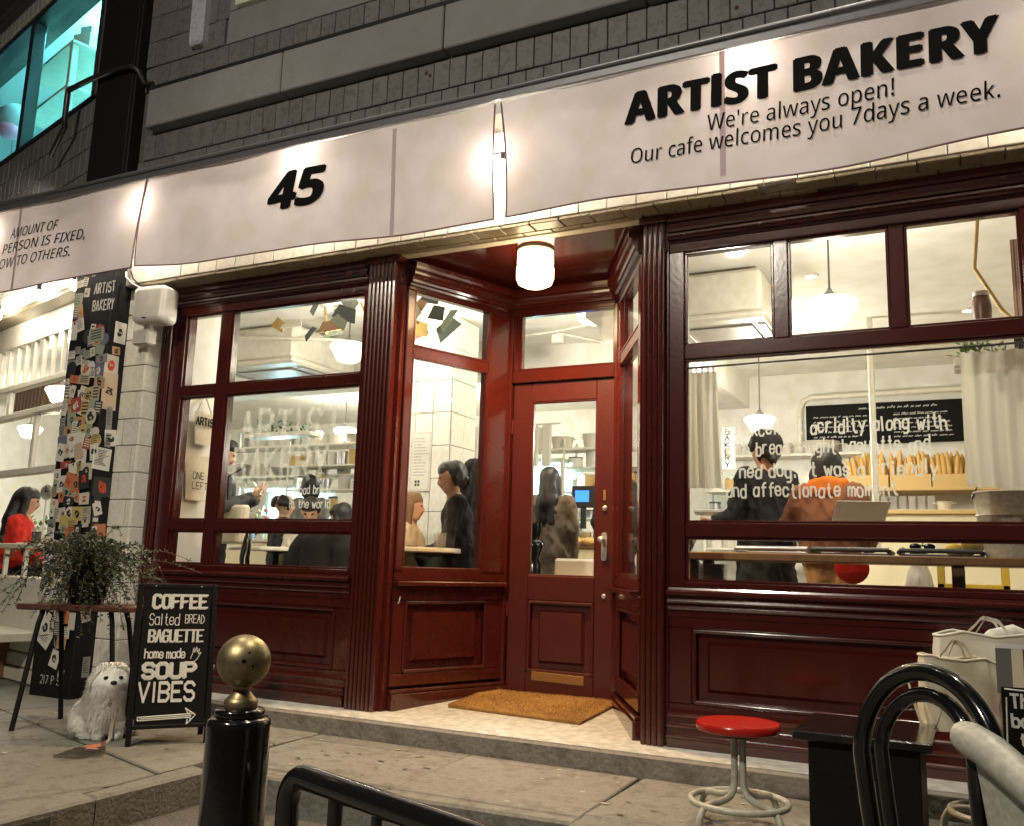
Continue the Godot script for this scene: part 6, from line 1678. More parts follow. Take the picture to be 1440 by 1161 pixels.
func pot(called: String, label: String, at: Vector3, r: float, h: float, m := "white_paint", group := ""):
	var t := thing(called, label, called.replace("_", " "), at, 0, group)
	var s := MB.new(); s.lathe([Vector2(0, 0), Vector2(r * 0.8, 0), Vector2(r * 0.86, h * 0.1), Vector2(r, h * 0.96), Vector2(r * 1.06, h), Vector2(r * 0.98, h), Vector2(r * 0.9, h * 0.9), Vector2(r * 0.8, h * 0.15), Vector2(0, h * 0.12)], 22); put("vessel", s, m, t)
	for k in [-1, 1]:
		s = MB.new(); s.tube([V(k * r * 0.95, h * 0.8, -0.03), V(k * (r + 0.03), h * 0.82, -0.02), V(k * (r + 0.03), h * 0.82, 0.02), V(k * r * 0.95, h * 0.8, 0.03)], 0.006, 6); put("handle", s, m, t)

func cassette(label: String, o: Vector3, w: float, h: float, d: float, turn := 0.0):
	var t := thing("ceiling_air_conditioner", label, "air conditioner", o, turn, "ceiling air conditioners")
	put("casing", bx(V(-w / 2, 0.06, -d / 2), V(w / 2, h, d / 2), 0.03), "white_paint", t)
	put("face_plate", bx(V(-w * 0.56, 0.0, -d * 0.56), V(w * 0.56, 0.058, d * 0.56), 0.02), "white_paint", t)
	put("grille_backing", bx(V(-w * 0.36, -0.006, -d * 0.36), V(w * 0.36, -0.002, d * 0.36)), "zinc", t)
	for k in 22:
		put("slat", bx(V(-w * 0.36, -0.018, -d * 0.36 + k * d * 0.72 / 22), V(w * 0.36, -0.008, -d * 0.36 + (k + 0.6) * d * 0.72 / 22)), "plastic_white", t)
	for k in [-1, 1]: put("louvre", bx(V(k * w * 0.46 - 0.03, -0.014, -d * 0.36), V(k * w * 0.46 + 0.03, -0.002, d * 0.36), 0.004), "plastic_white", t)

func cafe_table(label: String, o: Vector3, r: float, h: float):
	var t := thing("cafe_table", label, "table", o)
	var s := MB.new(); s.lathe([Vector2(0, h - 0.035), Vector2(r * 0.98, h - 0.035), Vector2(r, h - 0.03), Vector2(r, h - 0.006), Vector2(r * 0.985, h), Vector2(0, h)], 36); put("table_top", s, "white_paint", t)
	s = MB.new(); s.lathe([Vector2(0.22, 0), Vector2(0.22, 0.015), Vector2(0.04, 0.04), Vector2(0.03, 0.1), Vector2(0.03, h - 0.06), Vector2(0.10, h - 0.036)], 20); put("pedestal", s, "black_matt", t)

func tumbler(label: String, o: Vector3, r: float, h: float, fill := Color(0, 0, 0, 0), group := ""):
	var t := thing("glass_tumbler", label, "glass", o, 0, group)
	var s := MB.new(); s.lathe([Vector2(0, 0.0), Vector2(r * 0.86, 0), Vector2(r, h), Vector2(r * 0.93, h), Vector2(r * 0.8, 0.012), Vector2(0, 0.012)], 20); put("cup", s, "drink_glass", t)
	if fill.a > 0:
		s = MB.new(); s.col = fill; s.lathe([Vector2(0, 0.014), Vector2(r * 0.79, 0.014), Vector2(r * 0.9, h * 0.75), Vector2(0, h * 0.75)], 18); put("drink", s, "paint_gloss", t)

func curtain(label: String, x0: float, x1: float, y0: float, y1: float, z: float, splay := 0.0):
	var t := thing("curtain", label, "curtain", Vector3.ZERO, 0, "short curtains beside the right window")
	var s := MB.new(); var rows := []
	for i in 12:
		var v := i / 11.0; var row := PackedVector3Array()
		for j in 70:
			var u := j / 69.0
			row.append(V(lerpf(x0, x1 + splay * (1 - v), u), lerpf(y0, y1, v), z + 0.011 * sin(u * 30.0 + 0.6 * sin(v * 3.0)) * (1.1 - 0.35 * v) + 0.010 * sin(u * 17.0 + v * 2.0)))
		rows.append(row)
	s.grid(rows); put("cloth", s, "curtain", t)
	for k in 6:
		s = MB.new(); var ring := []; var c := V(lerpf(x0, x1, (k + 0.5) / 6.0), y1 + 0.012, z)
		for j in 12: ring.append(c + V(0, cos(TAU * j / 12) * 0.016, sin(TAU * j / 12) * 0.016))
		s.tube(ring, 0.0025, 5, true); put("ring", s, "dark_steel", t)

func shelf_board(label: String, a: Vector3, b: Vector3, m := "white_paint"):
	var t := thing("wall_shelf", label, "shelf")
	put("board", bx(a, b, 0.004), m, t)
	for k in 2:
		var x := lerpf(a.x, b.x, 0.12 + 0.76 * k)
		put("bracket", bx(V(x - 0.012, a.y - 0.14, a.z), V(x + 0.012, a.y - 0.001, a.z + 0.03), 0.003), m, t)

func interior_things():
	var s: MB; var t: Node3D
	var X := V(1, 0, 0); var Y := V(0, 1, 0)
	# ---- right window: curtains, rods, sill table
	curtain("short grey white curtain at the left of the big window", -1.42, -1.225, 1.345, 2.0, -0.22, 0.02)
	curtain("gathered white curtain at the right of the big window", 0.01, 0.36, 1.335, 2.01, -0.22, -0.01)
	t = thing("curtain_rod", "thin dark curtain rod across the right window", "rod"); s = MB.new(); s.tube([V(-1.45, 2.03, -0.22), V(0.42, 2.04, -0.22)], 0.006, 6); put("rod", s, "dark_steel", t)
	t = thing("window_counter", "long brown wooden counter along the right window", "counter")
	put("counter_top", bx(V(-1.50, 0.955, -0.92), V(0.95, 1.0, -0.42), 0.006), "wood_mid", t)
	for x in [-1.44, -0.05, 0.88]:
		for z in [-0.86, -0.48]: put("leg", bx(V(x - 0.03, FLOOR_IN, z - 0.03), V(x + 0.03, 0.955, z + 0.03), 0.004), "wood_dark", t)
	put("lower_shelf", bx(V(-1.46, 0.80, -0.90), V(0.9, 0.825, -0.44), 0.004), "white_paint", t)
	for k in 3:
		var x0: float = [-1.20, -0.78, -0.33][k]
		t = thing("oven_tray", ["silver tray nearest the left curtain on the window counter", "middle dark tray on the window counter", "dark tray beside the metal bucket"][k], "tray", Vector3.ZERO, 0, "trays on the window counter")
		s = MB.new(); var rim := PackedVector2Array([Vector2(0, 0), Vector2(0.40, 0), Vector2(0.40, 0.27), Vector2(0, 0.27)])
		s.prism(rim, V(x0, 1.002, -0.82), V(x0, 1.008, -0.82), V(1, 0, 0), V(0, 0, 1))
		for e in [[V(x0, 1.008, -0.82), V(x0 + 0.4, 1.008, -0.82)], [V(x0, 1.03, -0.55), V(x0 + 0.4, 1.03, -0.55)], [V(x0, 1.02, -0.82), V(x0, 1.02, -0.55)], [V(x0 + 0.4, 1.02, -0.82), V(x0 + 0.4, 1.02, -0.55)]]: s.tube(e, 0.014, 6)
		put("tray", s, "steel" if k == 0 else "dark_steel", t)
	for k in 9:
		t = thing("plate", "white plate in the stack under the window counter", "plate", V(-1.35, 0.826 + k * 0.012, -0.62), 0, "stacked white plates")
		s = MB.new(); s.lathe([Vector2(0, 0), Vector2(0.05, 0), Vector2(0.082, 0.010), Vector2(0.083, 0.012), Vector2(0.05, 0.004), Vector2(0, 0.004)], 24); put("plate", s, "plastic_white", t)
	t = thing("metal_bucket", "grey white enamel bucket at the right end of the counter", "bucket", V(0.20, 1.002, -0.62))
	s = MB.new(); s.lathe([Vector2(0, 0), Vector2(0.115, 0), Vector2(0.12, 0.02), Vector2(0.150, 0.21), Vector2(0.156, 0.215), Vector2(0.152, 0.23), Vector2(0.165, 0.33), Vector2(0.172, 0.335), Vector2(0.165, 0.34), Vector2(0.14, 0.2), Vector2(0.11, 0.03), Vector2(0, 0.03)], 30); put("vessel", s, "cream_metal", t)
	s = MB.new(); s.tube([V(-0.168, 0.30, 0.04), V(-0.14, 0.37, 0.07), V(0.0, 0.40, 0.10), V(0.14, 0.37, 0.07), V(0.168, 0.30, 0.04)], 0.005, 6); put("handle", s, "dark_steel", t)
	t = thing("carried_tray", "pale serving tray held by the man in the cap", "tray", V(-1.62, 1.31, -1.98), 0.25)
	s = MB.new(); s.bspan(V(-0.20, 0, -0.14), V(0.20, 0.014, 0.14), 0.006); s.bspan(V(-0.21, 0.006, 0.13), V(0.21, 0.03, 0.145), 0.005); s.bspan(V(-0.21, 0.006, -0.145), V(0.21, 0.03, -0.13), 0.005); put("tray", s, "plastic_white", t)
	t = thing("open_box", "open white cardboard box held near the brown jacket", "box", V(-0.62, 1.16, -1.12), 0.3)
	put("base", bx(V(-0.12, 0, -0.10), V(0.14, 0.05, 0.10), 0.003), "paper", t); put("lid", bx(V(-0.14, 0.0, -0.002), V(0.16, 0.20, 0.002)), "paper", t, V(0, 0.05, 0.11), Basis(V(1, 0, 0), 1.0))
	t = thing("sunglasses", "dark sunglasses lying on the window counter", "sunglasses", V(-0.22, 1.055, -0.66))
	s = MB.new(); s.ball(V(-0.035, 0, 0), V(0.03, 0.018, 0.005), 12, 8); s.ball(V(0.035, 0, 0), V(0.03, 0.018, 0.005), 12, 8); s.tube([V(-0.01, 0.008, 0), V(0.01, 0.008, 0)], 0.003, 5); s.tube([V(0, 0.0, -0.01), V(0.005, 0.05, -0.03)], 0.0025, 5); put("frame", s, "black_gloss", t)
	t = thing("fruit_bag", "clear bag of yellow lemons beside the bucket", "bag", V(0.0, 1.002, -0.72))
	for k in 7:
		s = MB.new(); s.ball(V(rng.randf_range(-0.09, 0.09), 0.04 + 0.035 * (k % 2), rng.randf_range(-0.05, 0.05)), V(0.045, 0.036, 0.036), 12, 8); s.col = Color(1, 1, 1); put("lemon", s, "lemon", t)
	s = MB.new(); s.ball(V(0, 0.06, 0), V(0.16, 0.085, 0.10), 20, 10); put("film", s, "drink_glass", t)
	t = thing("red_plate", "bright red round plate hanging under the window counter", "plate", V(-0.63, 0.935, -1.10)); s = MB.new(); s.ball(Vector3.ZERO, V(0.10, 0.095, 0.018), 24, 10); put("plate", s, "red_seat", t)
	t = thing("white_vase", "white jug with dark leaves below the counter", "vase", V(-0.28, 0.75, -1.5))
	s = MB.new(); s.lathe([Vector2(0, 0), Vector2(0.06, 0), Vector2(0.085, 0.08), Vector2(0.07, 0.16), Vector2(0.045, 0.22), Vector2(0.055, 0.26)], 20); put("jug", s, "plastic_white", t)
	s = MB.new()
	for k in 26:
		var a := rng.randf() * TAU; var d := V(cos(a), rng.randf_range(0.2, 0.9), sin(a)).normalized(); var p := V(0, 0.24, 0) + d * rng.randf_range(0.03, 0.16); var sd := d.cross(Vector3.UP).normalized() * 0.022
		s.col = Color(0.03, 0.06, 0.015); s.tri(p - d * 0.03, p + sd, p + d * 0.04); s.tri(p - d * 0.03, p + d * 0.04, p - sd)
	put("leaves", s, "leaf", t)
	t = thing("yellow_stand", "yellow painted shelf stand beneath the counter", "stand", V(0.02, FLOOR_IN, -1.7))
	for e in [[-0.18, -0.1], [0.18, -0.1], [-0.18, 0.1], [0.18, 0.1]]: put("leg", bx(V(e[0] - 0.02, 0, e[1] - 0.02), V(e[0] + 0.02, 0.85, e[1] + 0.02), 0.003), "yellow", t)
	for y in [0.25, 0.68, 0.85]: put("shelf", bx(V(-0.2, y, -0.12), V(0.2, y + 0.03, 0.12), 0.003), "yellow", t)
	t = thing("wood_box", "honey coloured wooden box at the lower right of the window", "box", V(0.42, 0.72, -0.75)); put("body", bx(V(-0.15, 0, -0.1), V(0.2, 0.2, 0.1), 0.006), "bread", t)
	# ---- kitchen wall
	t = thing("menu_board", "long blackboard menu with white writing on the kitchen wall", "menu board", V(0, 0, -5.70))
	put("board", bx(V(-1.56, 2.32, 0.0), V(0.10, 2.76, 0.025), 0.005), "chalkboard", t)
	s = MB.new()
	scribble(s, V(-1.0, 2.69, 0.0265), X, Y, 0.75, 0.034, 0.006)
	for k in 5: scribble(s, V(-1.48, 2.62 - 0.056 * k, 0.0265), X, Y, rng.randf_range(0.4, 0.62), 0.03, 0.005)
	for k in 6: scribble(s, V(-0.65, 2.62 - 0.048 * k, 0.0265), X, Y, rng.randf_range(0.35, 0.62), 0.028, 0.005)
	put("chalk_lettering", s, "chalk", t)
	shelf_board("white shelf under the blackboard menu", V(-2.45, 2.18, -5.75), V(-0.95, 2.21, -5.45))
	pot("enamel_bowl", "wide white bowl on the shelf under the menu", V(-1.40, 2.21, -5.58), 0.20, 0.13, "plastic_white")
	for k in 5: pot("storage_jar", "white storage jar on the kitchen shelf", V(-2.32 + k * 0.14, 2.21, -5.6), 0.055, 0.13, "plastic_white", "white jars on the kitchen shelf")
	# hanging sign
	t = thing("bakery_sign", "narrow white vertical sign reading BAKERY", "sign", V(-2.09, 1.90, -4.2))
	put("board", bx(V(-0.065, 0, -0.012), V(0.065, 0.42, 0.012), 0.004), "plastic_white", t)
	s = MB.new()
	for k in 6: stroke(s, "BAKERY"[k], V(-0.032, 0.355 - k * 0.066, 0.0128), X, Y, 0.05, 0.012, 0.9)
	put("lettering", s, "ink", t)
	# loaves
	for c in 3:
		t = thing("bread_crate", ["left wooden crate of upright baguettes", "middle wooden crate of upright baguettes", "right wooden crate of upright baguettes"][c], "crate", V(-1.08 + c * 0.40, 1.80, -5.35), 0, "baguette crates on the kitchen wall")
		put("front_board", bx(V(0.0, 0.0, 0.10), V(0.385, 0.13, 0.115), 0.003), "crate_wood", t); put("back_board", bx(V(0.0, 0.0, -0.115), V(0.385, 0.22, -0.10), 0.003), "crate_wood", t)
		for x in [0.0, 0.373]: put("side_board", bx(V(x, 0.0, -0.10), V(x + 0.012, 0.14, 0.10), 0.003), "crate_wood", t)
		put("base_board", bx(V(0.012, 0.0, -0.10), V(0.373, 0.012, 0.10)), "crate_wood", t)
		for k in 16:
			var bt := thing("baguette", ["golden baguette standing in the left crate", "golden baguette standing in the middle crate", "golden baguette standing in the right crate"][c], "bread", V(-1.055 + c * 0.40 + (k % 8) * 0.045 + (0.02 if k > 7 else 0.0), 1.813, -5.31 - (0.09 if k > 7 else 0.0)), 0, ["baguettes in the left crate", "baguettes in the middle crate", "baguettes in the right crate"][c])
			bt.rotation.z = rng.randf_range(-0.14, 0.14); bt.rotation.x = rng.randf_range(-0.1, 0.1)
			s = MB.new(); var hh := rng.randf_range(0.30, 0.38); s.tube([V(0, 0, 0), V(0, 0.04, 0), V(0.004, hh * 0.5, 0), V(0, hh * 0.85, 0), V(0, hh, 0)], [0.014, 0.024, 0.027, 0.023, 0.008], 9); put("loaf", s, "bread", bt)
	t = thing("kitchen_counter", "pale yellow kitchen counter with steel top", "counter", V(0, 0, -4.75))
	put("counter_top", bx(V(-1.3, 1.50, -0.55), V(0.9, 1.54, 0.0), 0.005), "crate_wood", t); put("cabinet", bx(V(-1.25, FLOOR_IN, -0.5), V(0.85, 1.50, -0.05), 0.005), "yellow_pale", t)
	shelf_board("wooden ledge under the baguette crates", V(-1.2, 1.765, -5.75), V(0.3, 1.80, -5.2), "crate_wood")
	for k in 9: tumbler("clear glass jar in the row on the kitchen counter", V(-0.98 + k * 0.085, 1.54, -5.0), 0.036, 0.15, Color(0, 0, 0, 0), "glass jars on the kitchen counter")
	pot("steel_pan", "small white pan at the end of the jars", V(-0.18, 1.54, -4.95), 0.07, 0.09, "plastic_white")
	# pipe, post, cloth on a hook, spout
	t = thing("white_pipe", "white pipe bending above the blackboard menu", "pipe"); s = MB.new(); s.tube([V(-1.62, 2.25, -5.62), V(-1.62, 2.70, -5.62), V(-1.58, 2.80, -5.62), V(-1.50, 2.84, -5.62), V(0.6, 2.86, -5.62)], 0.03, 10); put("pipe", s, "white_paint", t)
	t = thing("ceiling_post", "slim white post standing before the blackboard menu", "post"); s = MB.new(); s.bspan(V(-0.71, 1.1, -3.6), V(-0.66, CEIL, -3.55), 0.006); put("post", s, "white_paint", t)
	cassette("boxy ceiling air conditioner in the right window's first pane", V(-1.60, 2.72, -2.2), 0.66, 0.40, 0.9)
	cassette("wide ceiling air conditioner in the left window", V(-6.15, 2.72, -2.3), 0.95, 0.40, 1.0)
	# framed mirror and wooden slats at the far right
	t = thing("wall_picture", "thin gilt picture edge leaning near the ceiling", "picture"); s = MB.new(); s.tube([V(0.16, 3.1, -0.75), V(0.11, 2.62, -0.78), V(0.23, 2.36, -0.75), V(0.34, 2.2, -0.7)], 0.012, 6); put("frame", s, "crate_wood", t)
	t = thing("hanging_shirt", "dark striped cloth hanging beside the right curtain", "cloth", V(0.30, 2.0, -0.55)); s = MB.new()
	for k in 9: vc_box(s, V(-0.02 + k * 0.012, 0.25, 0), V(-0.010 + k * 0.012, 0.68, 0.02), Color(0.30, 0.13, 0.08) if k % 2 else Color(0.5, 0.3, 0.2))
	vc_box(s, V(-0.03, 0.0, 0.0), V(0.06, 0.24, 0.03), Color(0.02, 0.02, 0.02), 0.01); put("cloth", s, "paint", t)
	t = thing("window_plant", "bright green leafy plant above the right curtain", "plant", V(0.06, 2.05, -0.42)); s = MB.new()
	for k in 90:
		var p := V(rng.randf_range(-0.08, 0.14), rng.randf_range(-0.04, 0.06), rng.randf_range(-0.05, 0.05)); var d := V(rng.randf_range(-1, 1), rng.randf_range(-0.6, 1), rng.randf_range(-1, 1)).normalized(); var sd := d.cross(Vector3.UP).normalized() * 0.014
		s.col = Color(0.10, 0.20, 0.03).lerp(Color(0.2, 0.32, 0.06), rng.randf()); s.tri(p, p + d * 0.025 + sd, p + d * 0.05); s.tri(p, p + d * 0.05, p + d * 0.025 - sd)
	put("leaves", s, "leaf", t)
	put("planter", bx(V(-0.08, -0.10, -0.05), V(0.14, -0.03, 0.05), 0.006), "white_paint", t)
	t = thing("brown_bottle", "brown bottle with white cap above the right curtain", "bottle", V(0.13, 2.22, -0.6)); s = MB.new(); s.lathe([Vector2(0, 0), Vector2(0.045, 0), Vector2(0.05, 0.12), Vector2(0.04, 0.17), Vector2(0.035, 0.18)], 16); put("body", s, "wood_dark", t); s = MB.new(); s.lathe([Vector2(0.04, 0.18), Vector2(0.04, 0.205), Vector2(0, 0.205)], 14); put("cap", s, "plastic_white", t)
	shelf_board("small shelf high at the right end of the window", V(-0.02, 2.19, -0.72), V(0.5, 2.215, -0.36))
	# ---- seen through the door
	shelf_board("white shelf of pots seen through the door", V(-4.95, 2.22, -5.0), V(-3.3, 2.25, -4.7))
	pot("tall_bucket", "tall white bucket on the shelf behind the door", V(-4.52, 2.25, -4.85), 0.12, 0.26)
	pot("cooking_pot", "white cooking pot between bucket and bowl", V(-4.18, 2.25, -4.85), 0.13, 0.14)
	pot("mixing_bowl", "white mixing bowl at the right end of the shelf", V(-3.78, 2.25, -4.85), 0.14, 0.16)
	glass_case("tall lit glass cabinet behind the long haired woman", V(-4.55, FLOOR_IN, -4.95), 0.9, 1.98, 0.55)
	glass_case("lit drinks fridge at the back left of the cafe", V(-8.55, FLOOR_IN, -5.2), 1.2, 1.75, 0.6)
	t = thing("till_screen", "dark till with a glowing blue screen", "till", V(-3.60, 1.30, -4.1), 0.15); put("casing", bx(V(-0.13, 0.22, -0.03), V(0.13, 0.45, 0.0), 0.01), "dark_steel", t); put("screen", bx(V(-0.09, 0.28, 0.001), V(0.06, 0.40, 0.004)), "screen_glow", t); put("stand", bx(V(-0.03, 0.0, -0.03), V(0.03, 0.22, -0.005), 0.004), "dark_steel", t)
	t = thing("sales_counter", "white sales counter topped with loaves behind the door", "counter", V(-3.3, 0, -3.7)); put("counter_top", bx(V(-0.9, 1.08, -0.4), V(0.6, 1.12, 0.2), 0.005), "wood_mid", t); put("cabinet", bx(V(-0.88, FLOOR_IN, -0.38), V(0.58, 1.08, 0.17), 0.005), "yellow_pale", t)
	for k in 9:
		t = thing("bread_roll", "round golden roll on the sales counter", "bread", V(-3.62 + (k % 5) * 0.11, 1.15, -3.62 + (k / 5) * 0.12), rng.randf() * 3, "rolls on the sales counter"); s = MB.new(); s.ball(Vector3.ZERO, V(0.06, 0.038, 0.045), 12, 8); put("roll", s, "bread", t)
	t = thing("newel_post", "turned black newel post behind the door pane", "post", V(-3.18, FLOOR_IN, -2.02)); s = MB.new(); s.lathe([Vector2(0.09, 0), Vector2(0.09, 0.35), Vector2(0.06, 0.38), Vector2(0.05, 0.42), Vector2(0.075, 0.48), Vector2(0.075, 0.75), Vector2(0.05, 0.80), Vector2(0.085, 0.88), Vector2(0.085, 0.93), Vector2(0.05, 0.96), Vector2(0.07, 1.03), Vector2(0.06, 1.09), Vector2(0, 1.1)], 18); put("post", s, "black_gloss", t)
	t = thing("white_tote", "plain white tote standing low inside the door", "bag", V(-2.78, 0.5, -1.95)); put("pouch", bx(V(-0.17, 0.0, -0.05), V(0.17, 0.46, 0.05), 0.02), "paper", t)
	for e in [[V(-2.62, CEIL, -2.75), "white ceiling spotlight in the pane above the door"], [V(-3.45, CEIL, -3.0), "small white sprinkler on the ceiling track"]]:
		t = thing("ceiling_fitting", e[1], "fitting", e[0]); s = MB.new(); s.bspan(V(-0.05, -0.14, -0.04), V(0.05, -0.05, 0.04), 0.01); s.tube([V(0, -0.06, 0), V(0, 0, 0)], 0.012, 6); put("body", s, "plastic_white", t)
	t = thing("ceiling_conduit", "thin grey conduit running across the ceiling", "conduit"); s = MB.new(); s.tube([V(-5.0, CEIL - 0.02, -3.2), V(-3.5, CEIL - 0.02, -3.0), V(-2.62, CEIL - 0.02, -2.75)], 0.01, 6); s.tube([V(-3.5, CEIL - 0.02, -3.0), V(-2.7, CEIL - 0.02, -4.4)], 0.01, 6); put("conduit", s, "white_paint", t)
	# ---- splayed pane: tiled column, frames, table
	t = thing("tiled_column", "square white tiled column seen beside the seated man", "column")
	put("core", bx(V(-4.70, FLOOR_IN, -2.66), V(-4.14, CEIL, -2.215)), "mortar", t)
	for r in 10:
		for k in 3: put("tile", bx(V(-4.70 + k * 0.187 + 0.002, FLOOR_IN + r * 0.30 + 0.002, -2.216), V(-4.70 + k * 0.187 + 0.184, FLOOR_IN + r * 0.30 + 0.297, -2.203), 0.002), "tile_white", t)
		for k in 2: put("tile", bx(V(-4.141, FLOOR_IN + r * 0.30 + 0.002, -2.66 + k * 0.222), V(-4.128, FLOOR_IN + r * 0.30 + 0.297, -2.66 + k * 0.222 + 0.219), 0.002), "tile_white", t)
	t = thing("framed_notice", "framed handwritten notice on the tiled column", "notice", V(-4.43, 1.53, -2.19)); put("frame", bx(V(-0.11, 0, -0.012), V(0.11, 0.55, 0.0), 0.003), "plastic_white", t); put("sheet", bx(V(-0.09, 0.02, 0.0005), V(0.09, 0.53, 0.002)), "paper", t)
	s = MB.new(); s.col = Color(0.03, 0.03, 0.03)
	for k in 13: scribble(s, V(-0.075, 0.48 - k * 0.028, 0.0024), X, Y, rng.randf_range(0.08, 0.135), 0.013, 0.0026)
	for e in [[-0.05, 0.05], [-0.02, 0.05], [-0.05, 0.08], [-0.02, 0.08]]: vc_box(s, V(e[0], e[1], 0.0022), V(e[0] + 0.022, e[1] + 0.022, 0.003), Color(0.03, 0.03, 0.03))
	put("handwriting", s, "paint", t)
	t = thing("small_blackboard", "small blackboard with chalk lines beyond the tiled column", "sign", V(-5.05, 1.98, -3.9)); put("board", bx(V(-0.14, 0, -0.01), V(0.14, 0.19, 0.01), 0.003), "chalkboard", t); s = MB.new()
	for k in 4: scribble(s, V(-0.12, 0.145 - k * 0.042, 0.0112), X, Y, rng.randf_range(0.14, 0.2), 0.022, 0.005)
	put("chalk_lettering", s, "chalk", t)
	cafe_table("small round white table beside the seated man", V(-3.68, FLOOR_IN, -0.98), 0.36, 0.85)
	tumbler("clear water glass on the small white table", V(-3.36, 1.002, -0.84), 0.037, 0.105)
	tumbler("second water glass close behind the first", V(-3.42, 1.002, -0.90), 0.037, 0.10)
	t = thing("phone", "dark phone lying on the small white table", "phone", V(-3.62, 1.002, -0.86), 0.6); put("body", bx(V(-0.04, 0, -0.075), V(0.04, 0.009, 0.075), 0.003), "black_gloss", t)
	t = thing("hanging_aprons", "row of white aprons on a rail at the back", "aprons", V(-5.0, 1.95, -4.6)); put("rail", bx(V(-0.5, 0.56, -0.01), V(0.9, 0.58, 0.01), 0.004), "white_paint", t)
	for k in 8: put("apron", bx(V(-0.45 + k * 0.16, 0.08, -0.02), V(-0.33 + k * 0.16, 0.56, 0.02), 0.015), "paper", t)
	t = thing("white_sideboard", "low white sideboard behind the small table", "sideboard", V(-4.55, FLOOR_IN, -3.3)); put("top", bx(V(-0.5, 1.10, -0.25), V(0.5, 1.14, 0.25), 0.006), "white_paint", t)
	for e in [[-0.45, -0.2], [0.45, -0.2], [-0.45, 0.2], [0.45, 0.2]]: put("leg", bx(V(e[0] - 0.03, 0, e[1] - 0.03), V(e[0] + 0.03, 1.1, e[1] + 0.03), 0.004), "white_paint", t)
	t = thing("ceiling_mobile", "collage of coloured cut out panels hung under the ceiling", "mobile", V(-4.62, 2.88, -1.45)); var pal := [Color(0.25, 0.28, 0.2), Color(0.42, 0.30, 0.10), Color(0.04, 0.05, 0.05), Color(0.6, 0.56, 0.46), Color(0.12, 0.16, 0.14), Color(0.35, 0.2, 0.1)]
	for k in 34:
		s = MB.new(); s.col = pal[k % 6]; var w := rng.randf_range(0.10, 0.26); var h := rng.randf_range(0.06, 0.16)
		s.prism(PackedVector2Array([Vector2(-w / 2, -h / 2), Vector2(w / 2, -h * 0.3), Vector2(w * 0.3, h / 2), Vector2(-w * 0.4, h * 0.4)]), Vector3.ZERO, V(0, 0, 0.006), X, Y)
		put("panel_piece", s, "paint_gloss", t, V(rng.randf_range(-0.55, 1.0), rng.randf_range(-0.08, 0.26), rng.randf_range(-0.2, 0.5)), Basis(V(0, 0, 1), rng.randf_range(-1, 1)) * Basis(V(1, 0, 0), rng.randf_range(-0.5, 0.2)))
	s = MB.new(); s.ball(V(0.42, 0.0, 0.5), V(0.04, 0.04, 0.04), 12, 8); put("red_ball", s, "red_seat", t)
	for k in 3:
		s = MB.new(); s.tube([V(-0.5 + k * 0.4, 0.26, -0.1), V(-0.1 + k * 0.45, -0.12, 0.35)], 0.012, 6); put("rod", s, "crate_wood", t)
	# ---- left window
	t = thing("hung_tote", "cream tote bags with black print hung on the wall beside the left window", "bag", V(-5.185, 1.30, -0.25)); s = MB.new()
	for e in [[0.0, -0.12, 0.13, 0.34, 0.0], [0.42, -0.17, 0.10, 0.24, 0.02]]:
		var rows := []
		for i in 8:
			var row := PackedVector3Array(); var v := i / 7.0
			for j in 12: row.append(V(0.012 + e[4] + 0.022 * sin(PI * j / 11.0) * (1.0 - 0.4 * v), e[0] + v * e[3], lerpf(e[2], e[1], j / 11.0) * (0.7 + 0.3 * v)))
			rows.append(row)
		s.grid(rows)
	put("pouch", s, "tote", t)
	s = MB.new(); s.tube([V(0.02, 0.66, 0.06), V(0.015, 0.80, -0.01), V(0.02, 0.66, -0.09)], 0.006, 6); put("strap", s, "tote", t)
	s = MB.new(); stroke(s, "ARTIST", V(0.062, 0.565, 0.10), V(0, 0, -1), Y, 0.055, 0.013, 0.5); stroke(s, "ONE", V(0.045, 0.16, 0.07), V(0, 0, -1), Y, 0.05, 0.006, 0.6); stroke(s, "LEFT", V(0.045, 0.085, 0.07), V(0, 0, -1), Y, 0.05, 0.006, 0.6); put("print", s, "ink", t)
	t = thing("wall_notice", "pale printed sheet on the wall under the tote bags", "notice", V(-5.197, 1.15, -0.2)); put("sheet", bx(V(0, 0, -0.1), V(0.002, 0.19, 0.06)), "paper", t)
	cafe_table("round white table with flowers in the left window", V(-5.55, FLOOR_IN, -1.62), 0.42, 0.84)
	t = thing("flower_vase", "small vase of white and pink flowers on the left table", "flowers", V(-5.78, 0.99, -1.6)); s = MB.new(); s.lathe([Vector2(0, 0), Vector2(0.035, 0), Vector2(0.045, 0.08), Vector2(0.03, 0.14)], 16); put("vase", s, "drink_glass", t)
	s = MB.new(); var lf := MB.new()
	for k in 30:
		var a := rng.randf() * TAU; var p := V(cos(a) * rng.randf_range(0.0, 0.14), rng.randf_range(0.16, 0.36), sin(a) * rng.randf_range(0.0, 0.1)); lf.col = Color(0.06, 0.10, 0.03); lf.tube([V(0, 0.1, 0), p], 0.002, 4)
		if k % 2: s.col = [Color(0.7, 0.66, 0.5), Color(0.6, 0.25, 0.25), Color(0.65, 0.55, 0.2)][k % 3]; s.ball(p, V(0.022, 0.018, 0.022), 8, 6)
		else:
			var d := V(cos(a), 0.4, sin(a)).normalized() * 0.05; var sd := d.cross(Vector3.UP).normalized() * 0.013; lf.tri(p, p + d * 0.5 + sd, p + d); lf.tri(p, p + d, p + d * 0.5 - sd)
	put("blossoms", s, "paint", t); put("leaves", lf, "leaf", t)
	t = thing("black_coat", "black padded coat hung over a chair in the left window", "coat", V(-4.42, FLOOR_IN, -0.85)); s = MB.new()
